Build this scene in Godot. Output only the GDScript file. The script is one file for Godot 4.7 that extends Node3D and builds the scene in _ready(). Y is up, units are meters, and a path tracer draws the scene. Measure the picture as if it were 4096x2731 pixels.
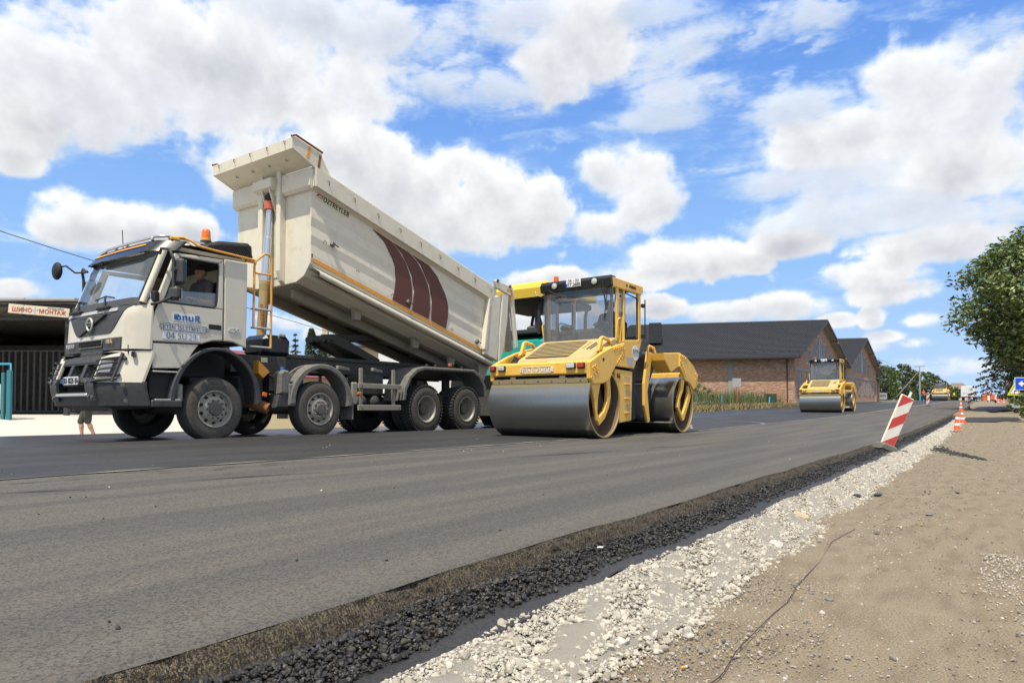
extends Node3D
# A paving site on a road: x runs along the road away from the viewer, -z is the far side, y is up.

class G:
	var v := PackedVector3Array()
	var n := PackedVector3Array()
	var c := PackedColorArray()
	func t(a: Vector3, b: Vector3, d: Vector3, na: Vector3, nb: Vector3, nd: Vector3) -> void:
		if (b - a).cross(d - a).dot(na + nb + nd) > 0.0:
			v.append(a); v.append(d); v.append(b); n.append(na); n.append(nd); n.append(nb)
		else:
			v.append(a); v.append(b); v.append(d); n.append(na); n.append(nb); n.append(nd)
	func tf(a: Vector3, b: Vector3, d: Vector3, out: Vector3) -> void:
		var m := (b - a).cross(d - a).normalized()
		if m.dot(out) < 0.0: m = -m
		t(a, b, d, m, m, m)
	func q(a: Vector3, b: Vector3, d: Vector3, e: Vector3, out: Vector3) -> void:
		tf(a, b, d, out); tf(a, d, e, out)
	func qn(a: Vector3, b: Vector3, d: Vector3, e: Vector3, na: Vector3, nb: Vector3, nd: Vector3, ne: Vector3) -> void:
		t(a, b, d, na, nb, nd); t(a, d, e, na, nd, ne)
	func box(o: Vector3, s: Vector3, bev := 0.0, bs := Basis()) -> G:
		var h := s * 0.5
		bev = minf(bev, minf(h.x, minf(h.y, h.z)) * 0.9)
		var p := func(sx: float, sy: float, sz: float, k: int) -> Vector3:
			var w := Vector3(sx * (h.x - (bev if k != 0 else 0.0)), sy * (h.y - (bev if k != 1 else 0.0)), sz * (h.z - (bev if k != 2 else 0.0)))
			return o + bs * w
		for k in 3:
			for sg: float in [-1.0, 1.0]:
				var out := Vector3(); out[k] = sg
				var cs := []
				for ab in [[-1.0, -1.0], [1.0, -1.0], [1.0, 1.0], [-1.0, 1.0]]:
					var s3 := Vector3(); s3[k] = sg; s3[(k + 1) % 3] = ab[0]; s3[(k + 2) % 3] = ab[1]
					cs.append(p.call(s3.x, s3.y, s3.z, k))
				q(cs[0], cs[1], cs[2], cs[3], bs * out)
		if bev > 0.0:
			for k in 3:
				var j := (k + 1) % 3
				var i := (k + 2) % 3
				for sj: float in [-1.0, 1.0]:
					for sk: float in [-1.0, 1.0]:
						var a := Vector3(); a[i] = -1.0; a[j] = sj; a[k] = sk
						var b := a; b[i] = 1.0
						var out := Vector3(); out[j] = sj; out[k] = sk
						q(p.call(a.x, a.y, a.z, j), p.call(b.x, b.y, b.z, j), p.call(b.x, b.y, b.z, k), p.call(a.x, a.y, a.z, k), bs * out)
			for sx: float in [-1.0, 1.0]:
				for sy: float in [-1.0, 1.0]:
					for sz: float in [-1.0, 1.0]:
						tf(p.call(sx, sy, sz, 0), p.call(sx, sy, sz, 1), p.call(sx, sy, sz, 2), bs * Vector3(sx, sy, sz))
		return self
	# a polygon pushed along an axis: 0 gets (z, y), 1 gets (x, z), 2 gets (x, y)
	func ext(poly: Array, ax: int, d0: float, d1: float, bev := 0.0) -> G:
		var a := PackedVector2Array(poly)
		if not Geometry2D.is_polygon_clockwise(a): pass
		else: a.reverse()
		if d0 > d1:
			var sw := d0; d0 = d1; d1 = sw
		bev = minf(bev, (d1 - d0) * 0.45)
		var m := a.size()
		var ins := PackedVector2Array()
		var outn := PackedVector2Array()
		for i in m:
			var e0 := (a[i] - a[(i + m - 1) % m]).normalized()
			var e1 := (a[(i + 1) % m] - a[i]).normalized()
			var n0 := Vector2(-e0.y, e0.x)
			var n1 := Vector2(-e1.y, e1.x)
			ins.append(a[i] + (n0 + n1) / maxf(0.35, 1.0 + n0.dot(n1)) * bev)
			outn.append(-n1)
		var w := func(p: Vector2, d: float) -> Vector3:
			return Vector3(d, p.y, p.x) if ax == 0 else (Vector3(p.x, d, p.y) if ax == 1 else Vector3(p.x, p.y, d))
		var idx := Geometry2D.triangulate_polygon(ins)
		var cap := Vector3(); cap[ax] = 1.0
		for i in range(0, idx.size(), 3):
			tf(w.call(ins[idx[i]], d1), w.call(ins[idx[i + 1]], d1), w.call(ins[idx[i + 2]], d1), cap)
			tf(w.call(ins[idx[i]], d0), w.call(ins[idx[i + 1]], d0), w.call(ins[idx[i + 2]], d0), -cap)
		for i in m:
			var j := (i + 1) % m
			var o3: Vector3 = w.call(outn[i], 0.0)
			q(w.call(a[i], d0 + bev), w.call(a[j], d0 + bev), w.call(a[j], d1 - bev), w.call(a[i], d1 - bev), o3)
			if bev > 0.0:
				q(w.call(a[i], d1 - bev), w.call(a[j], d1 - bev), w.call(ins[j], d1), w.call(ins[i], d1), o3 + cap)
				q(w.call(a[i], d0 + bev), w.call(a[j], d0 + bev), w.call(ins[j], d0), w.call(ins[i], d0), o3 - cap)
		return self
	# profile of [radius, height along the axis] turned round it; smooth: normals run on along the profile
	func lathe(o: Vector3, axis: Vector3, prof: Array, seg := 24, smooth := false, a0 := 0.0, a1 := TAU) -> G:
		axis = axis.normalized()
		var u := axis.cross(Vector3.UP if absf(axis.y) < 0.9 else Vector3.RIGHT).normalized()
		var w := axis.cross(u)
		var nn := []
		for i in prof.size() - 1:
			var d := Vector2(prof[i + 1][0] - prof[i][0], prof[i + 1][1] - prof[i][1])
			nn.append(Vector2(d.y, -d.x).normalized())
		for i in prof.size() - 1:
			var na: Vector2 = nn[i]
			var nb: Vector2 = nn[i]
			if smooth:
				if i > 0: na = (nn[i] + nn[i - 1]).normalized()
				if i < nn.size() - 1: nb = (nn[i] + nn[i + 1]).normalized()
			for k in seg:
				var p0 := a0 + (a1 - a0) * k / seg
				var p1 := a0 + (a1 - a0) * (k + 1) / seg
				var r0 := u * cos(p0) + w * sin(p0)
				var r1 := u * cos(p1) + w * sin(p1)
				var A: Vector3 = o + r0 * prof[i][0] + axis * prof[i][1]
				var B: Vector3 = o + r1 * prof[i][0] + axis * prof[i][1]
				var C: Vector3 = o + r1 * prof[i + 1][0] + axis * prof[i + 1][1]
				var D: Vector3 = o + r0 * prof[i + 1][0] + axis * prof[i + 1][1]
				qn(A, B, C, D, r0 * na.x + axis * na.y, r1 * na.x + axis * na.y, r1 * nb.x + axis * nb.y, r0 * nb.x + axis * nb.y)
		return self
	func cyl(a: Vector3, b: Vector3, r: float, seg := 12, r2 := -1.0) -> G:
		if r2 < 0.0: r2 = r
		var l := (b - a).length()
		return lathe(a, b - a, [[0.0, 0.0], [r, 0.0], [r2, l], [0.0, l]], seg)
	func tube(p: Array, r: float, seg := 8) -> G:
		var rings := []
		var m := p.size()
		var u := Vector3()
		for i in m:
			var d: Vector3 = (p[mini(i + 1, m - 1)] - p[maxi(i - 1, 0)]).normalized()
			if u == Vector3(): u = d.cross(Vector3.UP if absf(d.y) < 0.9 else Vector3.RIGHT).normalized()
			u = (u - d * u.dot(d)).normalized()
			var w := d.cross(u)
			var ring := []
			for k in seg: ring.append(u * cos(TAU * k / seg) + w * sin(TAU * k / seg))
			rings.append(ring)
		for i in m - 1:
			for k in seg:
				var j := (k + 1) % seg
				qn(p[i] + rings[i][k] * r, p[i] + rings[i][j] * r, p[i + 1] + rings[i + 1][j] * r, p[i + 1] + rings[i + 1][k] * r, rings[i][k], rings[i][j], rings[i + 1][j], rings[i + 1][k])
		for e in [[0, 1], [m - 1, m - 2]]:
			for k in seg:
				tf(p[e[0]], p[e[0]] + rings[e[0]][k] * r, p[e[0]] + rings[e[0]][(k + 1) % seg] * r, p[e[0]] - p[e[1]])
		return self
	func ball(o: Vector3, r: Vector3, seg := 14, rows := 8) -> G:
		for i in rows:
			for k in seg:
				var f := func(a: int, b: int) -> Vector3:
					var th := PI * a / rows
					var ph := TAU * b / seg
					return Vector3(sin(th) * cos(ph), cos(th), sin(th) * sin(ph))
				var A: Vector3 = f.call(i, k)
				var B: Vector3 = f.call(i, k + 1)
				var C: Vector3 = f.call(i + 1, k + 1)
				var D: Vector3 = f.call(i + 1, k)
				qn(o + A * r, o + B * r, o + C * r, o + D * r, (A / r).normalized(), (B / r).normalized(), (C / r).normalized(), (D / r).normalized())
		return self
	# a smooth sheet from a table of points [row][column]
	func sheet(p: Array, up: Vector3) -> G:
		var rows := p.size()
		var cols: int = p[0].size()
		var nn := []
		for i in rows:
			var line := PackedVector3Array()
			for j in cols:
				var a: Vector3 = p[i][mini(j + 1, cols - 1)] - p[i][maxi(j - 1, 0)]
				var b: Vector3 = p[mini(i + 1, rows - 1)][j] - p[maxi(i - 1, 0)][j]
				var m := a.cross(b).normalized()
				line.append(m if m.dot(up) >= 0.0 else -m)
			nn.append(line)
		for i in rows - 1:
			for j in cols - 1:
				qn(p[i][j], p[i][j + 1], p[i + 1][j + 1], p[i + 1][j], nn[i][j], nn[i][j + 1], nn[i + 1][j + 1], nn[i + 1][j])
		return self
	func add(g: G, tr := Transform3D()) -> G:
		for i in g.v.size():
			v.append(tr * g.v[i]); n.append((tr.basis * g.n[i]).normalized())
		return self
	func q4(a: Vector3, b: Vector3, d: Vector3, e: Vector3) -> G:
		q(a, b, d, e, Vector3.UP)
		return self
	func mesh(org := Vector3()) -> ArrayMesh:
		var arr := []
		arr.resize(Mesh.ARRAY_MAX)
		var w := PackedVector3Array(v)
		if org != Vector3():
			for i in w.size(): w[i] -= org
		arr[Mesh.ARRAY_VERTEX] = w
		arr[Mesh.ARRAY_NORMAL] = n
		if c.size() == v.size(): arr[Mesh.ARRAY_COLOR] = c
		var m := ArrayMesh.new()
		m.add_surface_from_arrays(Mesh.PRIMITIVE_TRIANGLES, arr)
		return m

var M := {}
var NT := {}
var names := {}
var ORG := Vector3()
var rng := RandomNumberGenerator.new()
var font := SystemFont.new()
var font_bold := SystemFont.new()
const CAM := Vector3(0, 0.53, 0)
const TH := 0.620561
const FL := 2731.0

func V(x: float, y: float, z: float) -> Vector3: return Vector3(x, y, z)

func numbered(called: String) -> String:
	if not names.has(called):
		names[called] = 0
		return called
	names[called] += 1
	return "%s_%03d" % [called, names[called]]

func tag(o: Node, label: String, category := "", group := "", kind := "") -> void:
	if label: o.set_meta("label", label)
	if category: o.set_meta("category", category)
	if group: o.set_meta("group", group)
	if kind: o.set_meta("kind", kind)

func thing(called: String, label: String, category: String, at := Vector3(), group := "") -> Node3D:
	var o := Node3D.new()
	o.name = numbered(called)
	add_child(o)
	o.position = at
	ORG = at
	tag(o, label, category, group)
	return o

func obj(called: String, g, m: String, parent: Node = self) -> MeshInstance3D:
	var o := MeshInstance3D.new()
	o.mesh = g.mesh(ORG if parent != self else Vector3()) if g is G else g
	o.material_override = M[m]
	if parent == self:
		o.name = numbered(called)
		add_child(o)
	else:
		o.name = called
		parent.add_child(o, true)
	return o

func single(called: String, g: G, m: String, at: Vector3, label: String, category: String, group := "") -> MeshInstance3D:
	var o := MeshInstance3D.new()
	o.mesh = g.mesh(at)
	o.material_override = M[m]
	o.name = numbered(called)
	add_child(o)
	o.position = at
	tag(o, label, category, group)
	return o

func copy(o: Node3D, at: Vector3, turn := 0.0, label := "") -> Node3D:
	var base := String(o.name)
	var r: Node3D = o.duplicate()
	r.name = numbered(base)
	add_child(r)
	r.position = at
	r.rotation.y = turn
	if label: r.set_meta("label", label)
	return r

func text(s: String, m: String, size: float, at: Vector3, bs: Basis, parent: Node, depth := 0.006, bold := false, stretch := 1.0) -> MeshInstance3D:
	var tm := TextMesh.new()
	tm.text = s
	var f: Font = font
	if bold:
		f = font_bold
	tm.font = f
	tm.font_size = 64
	tm.pixel_size = size / 46.0
	tm.depth = depth
	var o := MeshInstance3D.new()
	o.mesh = tm
	o.material_override = M[m]
	o.name = "lettering"
	parent.add_child(o, true)
	o.transform = Transform3D(bs.scaled_local(Vector3(stretch, 1, 1)), at - ORG)
	return o

func noise(kind: int, freq: float, oct: int, sd: int, cols: Array, size := 512, normal := false, bump := 4.0) -> NoiseTexture2D:
	var f := FastNoiseLite.new()
	f.noise_type = kind
	f.frequency = freq
	f.fractal_octaves = oct
	f.seed = sd
	var t := NoiseTexture2D.new()
	t.width = size; t.height = size
	t.seamless = true
	t.noise = f
	if normal:
		t.as_normal_map = true
		t.bump_strength = bump
	elif cols.size() > 0:
		var gr := Gradient.new()
		var off := PackedFloat32Array()
		var cc := PackedColorArray()
		for e in cols:
			off.append(e[0])
			cc.append(Color(e[1], e[2], e[3]).linear_to_srgb())
		gr.offsets = off
		gr.colors = cc
		t.color_ramp = gr
	return t

func mat(key: String, r: float, g: float, b: float, rough: float, metal := 0.0, tex = null, sc := 1.0, world := false) -> StandardMaterial3D:
	var m := StandardMaterial3D.new()
	m.resource_name = key
	m.albedo_color = Color(r, g, b).linear_to_srgb()
	m.roughness = rough
	m.metallic = metal
	if tex:
		m.albedo_texture = tex
		m.uv1_triplanar = true
		m.uv1_world_triplanar = world
		m.uv1_scale = Vector3.ONE * sc
	M[key] = m
	return m

func relief(key: String, tex: Texture2D, cm: float) -> void:
	M[key].heightmap_enabled = true
	M[key].heightmap_texture = tex
	M[key].heightmap_scale = cm

func detail(key: String, tex: Texture2D, sc: Vector3, world := true) -> void:
	var m: StandardMaterial3D = M[key]
	m.detail_enabled = true
	m.detail_blend_mode = BaseMaterial3D.BLEND_MODE_MUL
	m.detail_albedo = tex
	m.detail_uv_layer = BaseMaterial3D.DETAIL_UV_2
	m.uv2_triplanar = true
	m.uv2_world_triplanar = world
	m.uv2_scale = sc

func pane(key: String, r: float, g: float, b: float, a: float) -> void:
	var m := mat(key, r, g, b, 0.03)
	m.transparency = BaseMaterial3D.TRANSPARENCY_ALPHA
	m.albedo_color.a = a

# clouds as soft heaps: [x, y, half width, half height up, half height down, strength, wispiness], seen in the photograph's 4096 x 2731 frame
const HEAPS := [
	[300, 330, 700, 260, 260, 1.0, 0.15], [850, 250, 800, 300, 230, 1.1, 0.1], [1150, 420, 330, 260, 170, 1.0, 0.0], [100, 480, 260, 240, 160, 1.1, 0.0], [420, 130, 420, 160, 140, 0.8, 0.3], [2000, 90, 420, 150, 140, 1.00, 0.7], [60, 640, 140, 90, 60, 0.9, 0.0], [380, 560, 110, 120, 60, 0.7, 0.1], [1250, 90, 700, 200, 200, 0.9, 0.4],
	[645, 530, 70, 90, 80, 0.62, 0.2], [330, 900, 200, 160, 90, 1.0, 0.0], [560, 930, 190, 120, 70, 0.95, 0.0], [760, 930, 110, 90, 60, 0.9, 0.0], [210, 790, 70, 50, 40, 0.6, 0.0], [60, 1160, 110, 40, 30, 0.7, 0.0],
	[1250, 620, 420, 180, 250, 1.0, 0.0], [1600, 760, 400, 220, 200, 1.1, 0.0], [1930, 830, 320, 190, 170, 1.1, 0.0], [2150, 790, 150, 110, 130, 0.9, 0.0],
	[2280, 190, 280, 320, 230, 1.2, 0.1], [1750, 200, 500, 210, 120, 0.85, 0.9], [2000, 320, 400, 140, 110, 0.80, 0.9], [2860, 190, 420, 130, 120, 0.85, 0.9], [3150, 90, 220, 110, 80, 0.75, 1.0], [2750, 330, 330, 120, 110, 0.80, 0.8],
	[2480, 700, 200, 110, 150, 0.75, 0.1], [2560, 800, 170, 90, 120, 0.8, 0.1], [2420, 900, 130, 80, 90, 0.75, 0.1],
	[3760, 330, 400, 170, 160, 1.1, 0.15], [3500, 520, 560, 140, 150, 1.1, 0.1], [3900, 660, 380, 190, 150, 1.1, 0.05], [3250, 720, 380, 80, 70, 0.85, 0.8], [3600, 830, 600, 130, 130, 1.05, 0.6], [3250, 430, 260, 110, 110, 0.90, 0.8], [3950, 130, 180, 90, 70, 0.70, 1.0], [1500, 130, 500, 130, 120, 0.90, 0.9], [2550, 60, 300, 90, 70, 0.80, 1.0], [3000, 620, 240, 60, 60, 0.65, 1.0], [2650, 450, 250, 60, 60, 0.70, 1.0], [3450, 700, 420, 120, 110, 0.8, 0.4], [3800, 500, 420, 150, 150, 1.0, 0.2],
	[2730, 1060, 270, 115, 80, 1.15, 0.0], [2560, 1110, 170, 60, 50, 0.9, 0.0], [3200, 960, 200, 85, 70, 1.1, 0.0], [3550, 990, 190, 80, 70, 1.0, 0.0], [3500, 1090, 220, 70, 60, 1.0, 0.0], [3580, 1170, 190, 60, 50, 0.95, 0.0], [3750, 960, 280, 110, 90, 0.95, 0.1], [3000, 1060, 90, 45, 35, 0.7, 0.0],
	[2600, 1230, 140, 55, 45, 0.95, 0.0], [2900, 1245, 160, 45, 40, 0.8, 0.1], [3150, 1225, 170, 60, 50, 1.0, 0.0], [2200, 1120, 180, 50, 40, 0.9, 0.0], [3340, 1280, 80, 30, 26, 0.85, 0.0], [3490, 1270, 60, 42, 40, 0.9, 0.0], [3680, 1280, 90, 36, 32, 0.95, 0.0], [3550, 1345, 90, 28, 26, 0.8, 0.0], [3680, 1370, 120, 26, 24, 0.7, 0.1], [3450, 1385, 120, 26, 26, 0.65, 0.2], [3760, 1440, 230, 30, 24, 0.6, 0.3], [3900, 1460, 200, 40, 30, 0.6, 0.3], [3600, 1490, 240, 26, 20, 0.45, 0.4], [1280, 1340, 70, 34, 24, 0.75, 0.0], [1150, 1290, 120, 30, 24, 0.5, 0.3], [1060, 1270, 60, 30, 24, 0.6, 0.1], [2080, 1270, 120, 50, 40, 0.8, 0.0], [2300, 1240, 150, 50, 40, 0.7, 0.0]]

func sky_part(cols: PackedVector2Array, heaps: Array, x0: float, y0: float, w: int, h: int, step: float) -> Image:
	# panorama of 4096 x 2048: x0, y0 and step in its pixels
	var D := PackedFloat32Array(); D.resize(w * h); D.fill(-0.55)
	var W := PackedFloat32Array(); W.resize(w * h)
	for e in heaps:
		var cx: float = (e[0] - x0) / step
		var cy: float = (e[1] - y0) / step
		var a: float = e[2] / step
		var bu: float = e[3] / step
		var bd: float = e[4] / step
		for iy in range(maxi(0, int(cy - bu * 1.5)), mini(h, int(cy + bd * 1.5))):
			var fy := (iy - cy) / (bu if iy < cy else bd)
			for ix in range(maxi(0, int(cx - a * 1.5)), mini(w, int(cx + a * 1.5))):
				var fx := (ix - cx) / a
				var d: float = e[5] * (1.12 - fx * fx - fy * fy)
				var k := iy * w + ix
				if d > D[k]:
					W[k] = lerpf(W[k], e[6], clampf((d - D[k]) * 2.0, 0.0, 1.0))
					D[k] = d
	var fn := FastNoiseLite.new()
	fn.noise_type = FastNoiseLite.TYPE_SIMPLEX_SMOOTH
	fn.frequency = 0.011 * step
	fn.fractal_octaves = 6
	fn.fractal_gain = 0.55
	fn.seed = 7
	fn.offset = Vector3(x0 / step, y0 / step * 1.0, 0)
	fn.domain_warp_enabled = true
	fn.domain_warp_amplitude = 26.0 / step
	fn.domain_warp_frequency = 0.012 * step
	fn.domain_warp_fractal_octaves = 4
	var n1 := fn.get_image(w, h, false, false, false).get_data()
	fn.frequency = 0.034 * step
	fn.seed = 19
	var n2 := fn.get_image(w, h, false, false, false).get_data()
	fn.seed = 31
	fn.frequency = 0.02 * step
	fn.domain_warp_amplitude = 60.0 / step
	var i3 := fn.get_image(int(w / 3.5), h, false, false, false)   # drawn out sideways for the thin high cloud
	i3.resize(w, h, Image.INTERPOLATE_CUBIC)
	var n3 := i3.get_data()
	var F := PackedFloat32Array(); F.resize(w * h)
	for iy in h:
		var el := 90.0 - (y0 + iy * step) / 2048.0 * 180.0
		var low := clampf(1.0 - el / 16.0, 0.0, 1.0)
		for ix in w:
			var k := iy * w + ix
			var a := n1[k] / 127.5 - 1.0
			var b := n2[k] / 127.5 - 1.0
			var m := n3[k] / 127.5 - 1.0
			var wi := W[k]
			F[k] = D[k] + (a * (1.15 - 0.2 * low) + b * (0.42 + 0.4 * low)) * (1.0 - wi * 0.4) + m * wi * 1.5 + 0.22
	var px := PackedByteArray(); px.resize(w * h * 3)
	for iy in h:
		var el := maxf(0.0, 90.0 - (y0 + iy * step) / 2048.0 * 180.0)
		var blue := Color(0.72, 0.83, 0.95).lerp(Color(0.575, 0.745, 0.95), smoothstep(0.0, 13.0, el)).lerp(Color(0.39, 0.575, 0.88), smoothstep(9.0, 32.0, el)).lerp(Color(0.24, 0.41, 0.73), smoothstep(32.0, 90.0, el))
		for ix in w:
			var k := iy * w + ix
			var f := F[k]
			var wi := W[k]
			var dens := smoothstep(0.0, lerpf(0.75, 1.5, wi), f) * lerpf(1.0, 0.85, wi)
			var veil := smoothstep(-0.45, 1.0, D[k] + (n3[k] / 127.5 - 1.0) * 1.6 + (n1[k] / 127.5 - 1.0) * 0.5) * 0.5
			dens = 1.0 - (1.0 - dens) * (1.0 - veil)
			var o := blue
			if dens > 0.003:
				var ku := maxi(0, iy - int(9.0 / step) - 1) * w + maxi(0, ix - int(4.0 / step))
				var kd := mini(h - 1, iy + int(16.0 / step) + 1) * w + mini(w - 1, ix + int(3.0 / step))
				var lit := clampf(0.86 + (f - F[ku]) * 0.24 + (F[kd] - f) * 0.16 - (f - 0.45) * 0.30, 0.0, 1.0)
				var cl := Color(0.72, 0.735, 0.765).lerp(Color(0.985, 0.985, 0.985), lit)
				cl = cl.lerp(blue.lerp(Color(0.86, 0.90, 0.97), 0.8), wi * 0.5 + clampf(1.0 - el / 9.0, 0.0, 1.0) * 0.35)
				o = blue.lerp(cl, dens)
			px[k * 3] = int(clampf(o.r, 0, 1) * 255.0); px[k * 3 + 1] = int(clampf(o.g, 0, 1) * 255.0); px[k * 3 + 2] = int(clampf(o.b, 0, 1) * 255.0)
	return Image.create_from_data(w, h, false, Image.FORMAT_RGB8, px)

func pano(px: float, py: float) -> Vector2:
	var f := Vector3(cos(TH), 0, -sin(TH))
	var r := Vector3(sin(TH), 0, cos(TH))
	var pit := deg_to_rad(1.6)
	var fw := f * cos(pit) + Vector3.UP * sin(pit)
	var up := Vector3.UP * cos(pit) - f * sin(pit)
	var d := (fw + r * (px - 2048.0) / FL - up * (py - 1560.7) / FL).normalized()
	return Vector2(fposmod(atan2(d.x, -d.z) / TAU, 1.0) * 4096.0, acos(d.y) / PI * 2048.0)

func make_sky() -> Sky:
	var heaps := []
	for e in HEAPS:
		var o := pano(e[0], e[1])
		var l := pano(e[0] - e[2], e[1])
		var r := pano(e[0] + e[2], e[1])
		var lx := l.x - 4096.0 if l.x > 3000.0 else l.x
		heaps.append([(lx + r.x) * 0.5, o.y, (r.x - lx) * 0.5, o.y - pano(e[0], e[1] - e[3]).y, pano(e[0], e[1] + e[4]).y - o.y, e[5], e[6]])
	var far := heaps.duplicate()
	rng.seed = 5
	for i in 210:      # the same broken cloud all the way round
		var x := rng.randf_range(1150.0, 4000.0)
		var el := pow(rng.randf(), 1.4) * 85.0 + 2.0
		var s := lerpf(18.0, 120.0, clampf(el / 40.0, 0.0, 1.0)) * rng.randf_range(0.6, 1.5)
		far.append([x, (90.0 - el) / 180.0 * 2048.0, s * 1.5 / maxf(0.25, cos(deg_to_rad(el))), s * 0.6, s * 0.4, rng.randf_range(0.6, 1.1), 0.8 if rng.randf() < 0.25 else 0.05])
	for i in 26:
		var el := rng.randf_range(40.0, 85.0)
		far.append([rng.randf_range(0.0, 1150.0), (90.0 - el) / 180.0 * 2048.0, 110.0 / maxf(0.25, cos(deg_to_rad(el))), 60.0, 45.0, rng.randf_range(0.6, 1.1), 0.2])
	var none := PackedVector2Array()
	var im := sky_part(none, far, 0, 0, 1024, 257, 4.0)
	im.crop(1024, 512)
	im.fill_rect(Rect2i(0, 257, 1024, 255), Color(0.42, 0.41, 0.38))
	im.resize(4096, 2048, Image.INTERPOLATE_CUBIC)
	im.blit_rect(sky_part(none, far, 150, 560, 950, 466, 1.0), Rect2i(0, 0, 950, 466), Vector2i(150, 560))
	var sm := PanoramaSkyMaterial.new()
	sm.panorama = ImageTexture.create_from_image(im)
	var s := Sky.new()
	s.sky_material = sm
	return s

func lights_and_camera() -> void:
	var cam := Camera3D.new()
	cam.name = "camera"
	add_child(cam)
	var pit := deg_to_rad(1.6)
	var f := Vector3(cos(TH), 0, -sin(TH))
	var fw := f * cos(pit) + Vector3.UP * sin(pit)
	cam.transform = Transform3D(Basis.looking_at(fw, Vector3.UP), CAM)
	cam.projection = Camera3D.PROJECTION_FRUSTUM
	cam.near = 0.05
	cam.far = 3000.0
	cam.size = 0.05
	cam.frustum_offset = Vector2(0, 0.05 * 195.2 / FL)
	cam.current = true
	var we := WorldEnvironment.new()
	we.name = "environment"
	var e := Environment.new()
	e.background_mode = Environment.BG_SKY
	e.sky = make_sky()
	e.background_energy_multiplier = 1.0
	e.tonemap_mode = Environment.TONE_MAPPER_LINEAR
	e.tonemap_exposure = 1.12
	e.sdfgi_enabled = true
	e.ssao_enabled = true
	e.ssil_enabled = true

	we.environment = e
	add_child(we)
	var sun := DirectionalLight3D.new()
	sun.name = "sun"
	sun.light_energy = 1.5
	sun.light_color = Color(1.0, 0.965, 0.90)
	sun.light_angular_distance = 0.53
	sun.shadow_enabled = true
	add_child(sun)
	sun.look_at_from_position(Vector3(-42, 90, 11), Vector3.ZERO)

const EX := [-60.0, 16.0, 30.0, 42.7, 68.0, 129.0, 167.0, 205.0, 235.0, 900.0]
const EY := [0.0, 0.0, 0.14, 0.33, 0.80, 1.92, 2.36, 2.78, 2.85, 2.9]
func rise(x: float) -> float:
	for i in EX.size() - 1:
		if x < EX[i + 1]:
			return lerpf(EY[i], EY[i + 1], clampf((x - EX[i]) / (EX[i + 1] - EX[i]), 0.0, 1.0))
	return EY[-1]
func edge(x: float) -> float: return -1.70 - 0.0098 * x + 0.014 * sin(x * 1.9) + 0.008 * sin(x * 5.3 + 1.0) + 0.005 * sin(x * 13.0)
func crown(x: float, z: float) -> float:
	if z < -6.1: return lerpf(0.0, 0.05, clampf((-6.1 - z) / 4.6, 0.0, 1.0))
	return lerpf(0.0, -0.08, clampf((z + 6.1) / (edge(x) + 6.1), 0.0, 1.0))
func verge(x: float, z: float) -> float:   # the land beyond the far edge of the road
	var k := clampf(1.0 - (x - 14.0) / 14.0, 0.0, 1.0) * clampf((x + 30.0) / 20.0, 0.0, 1.0)
	var d := -16.1 - z
	var dip := lerpf(-0.03, -0.36, smoothstep(0.2, 2.6, d)) if d < 3.0 else lerpf(-0.36, 0.34, smoothstep(3.0, 9.0, d))
	return rise(x) + lerpf(lerpf(-0.03, 0.12, smoothstep(0.0, 3.0, d)), dip, k)

func spread(a: float, b: float, near: float, grow: float) -> Array:   # steps that widen away from the start
	var o := [a]
	var s := near
	while o[-1] + s < b:
		o.append(o[-1] + s)
		s *= grow
	o.append(b)
	return o

func strip(xs: Array, cols: Array) -> G:   # cols: callables x -> Vector2(z, y)
	var p := []
	for x: float in xs:
		var l := []
		for f in cols:
			var w: Vector2 = f.call(x)
			l.append(V(x, w.y, w.x))
		p.append(l)
	return G.new().sheet(p, Vector3.UP)

func rock(sd: int, rough: float, squash := Vector3.ONE) -> G:
	var r := RandomNumberGenerator.new()
	r.seed = sd
	var ph := (1.0 + sqrt(5.0)) / 2.0
	var p := []
	for a in [[-1, ph, 0], [1, ph, 0], [-1, -ph, 0], [1, -ph, 0], [0, -1, ph], [0, 1, ph], [0, -1, -ph], [0, 1, -ph], [ph, 0, -1], [ph, 0, 1], [-ph, 0, -1], [-ph, 0, 1]]:
		p.append(V(a[0], a[1], a[2]).normalized())
	var f := [[0, 11, 5], [0, 5, 1], [0, 1, 7], [0, 7, 10], [0, 10, 11], [1, 5, 9], [5, 11, 4], [11, 10, 2], [10, 7, 6], [7, 1, 8], [3, 9, 4], [3, 4, 2], [3, 2, 6], [3, 6, 8], [3, 8, 9], [4, 9, 5], [2, 4, 11], [6, 2, 10], [8, 6, 7], [9, 8, 1]]
	var cuts := []
	for i in 11: cuts.append([V(r.randfn(), r.randfn(), r.randfn()).normalized(), r.randf_range(0.42, 0.8)])
	var warp := func(q: Vector3) -> Vector3:
		q = q.normalized()
		for c in cuts:
			var d: float = q.dot(c[0]) - c[1]
			if d > 0.0: q -= c[0] * d
		return q * squash
	var g := G.new()
	for t in f:
		var a: Vector3 = p[t[0]]
		var b: Vector3 = p[t[1]]
		var c: Vector3 = p[t[2]]
		var ab := (a + b).normalized()
		var bc := (b + c).normalized()
		var ca := (c + a).normalized()
		for tr in [[a, ab, ca], [ab, b, bc], [ca, bc, c], [ab, bc, ca]]:
			var A: Vector3 = warp.call(tr[0])
			var B: Vector3 = warp.call(tr[1])
			var C: Vector3 = warp.call(tr[2])
			g.tf(A, B, C, A + B + C)
	return g

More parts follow.
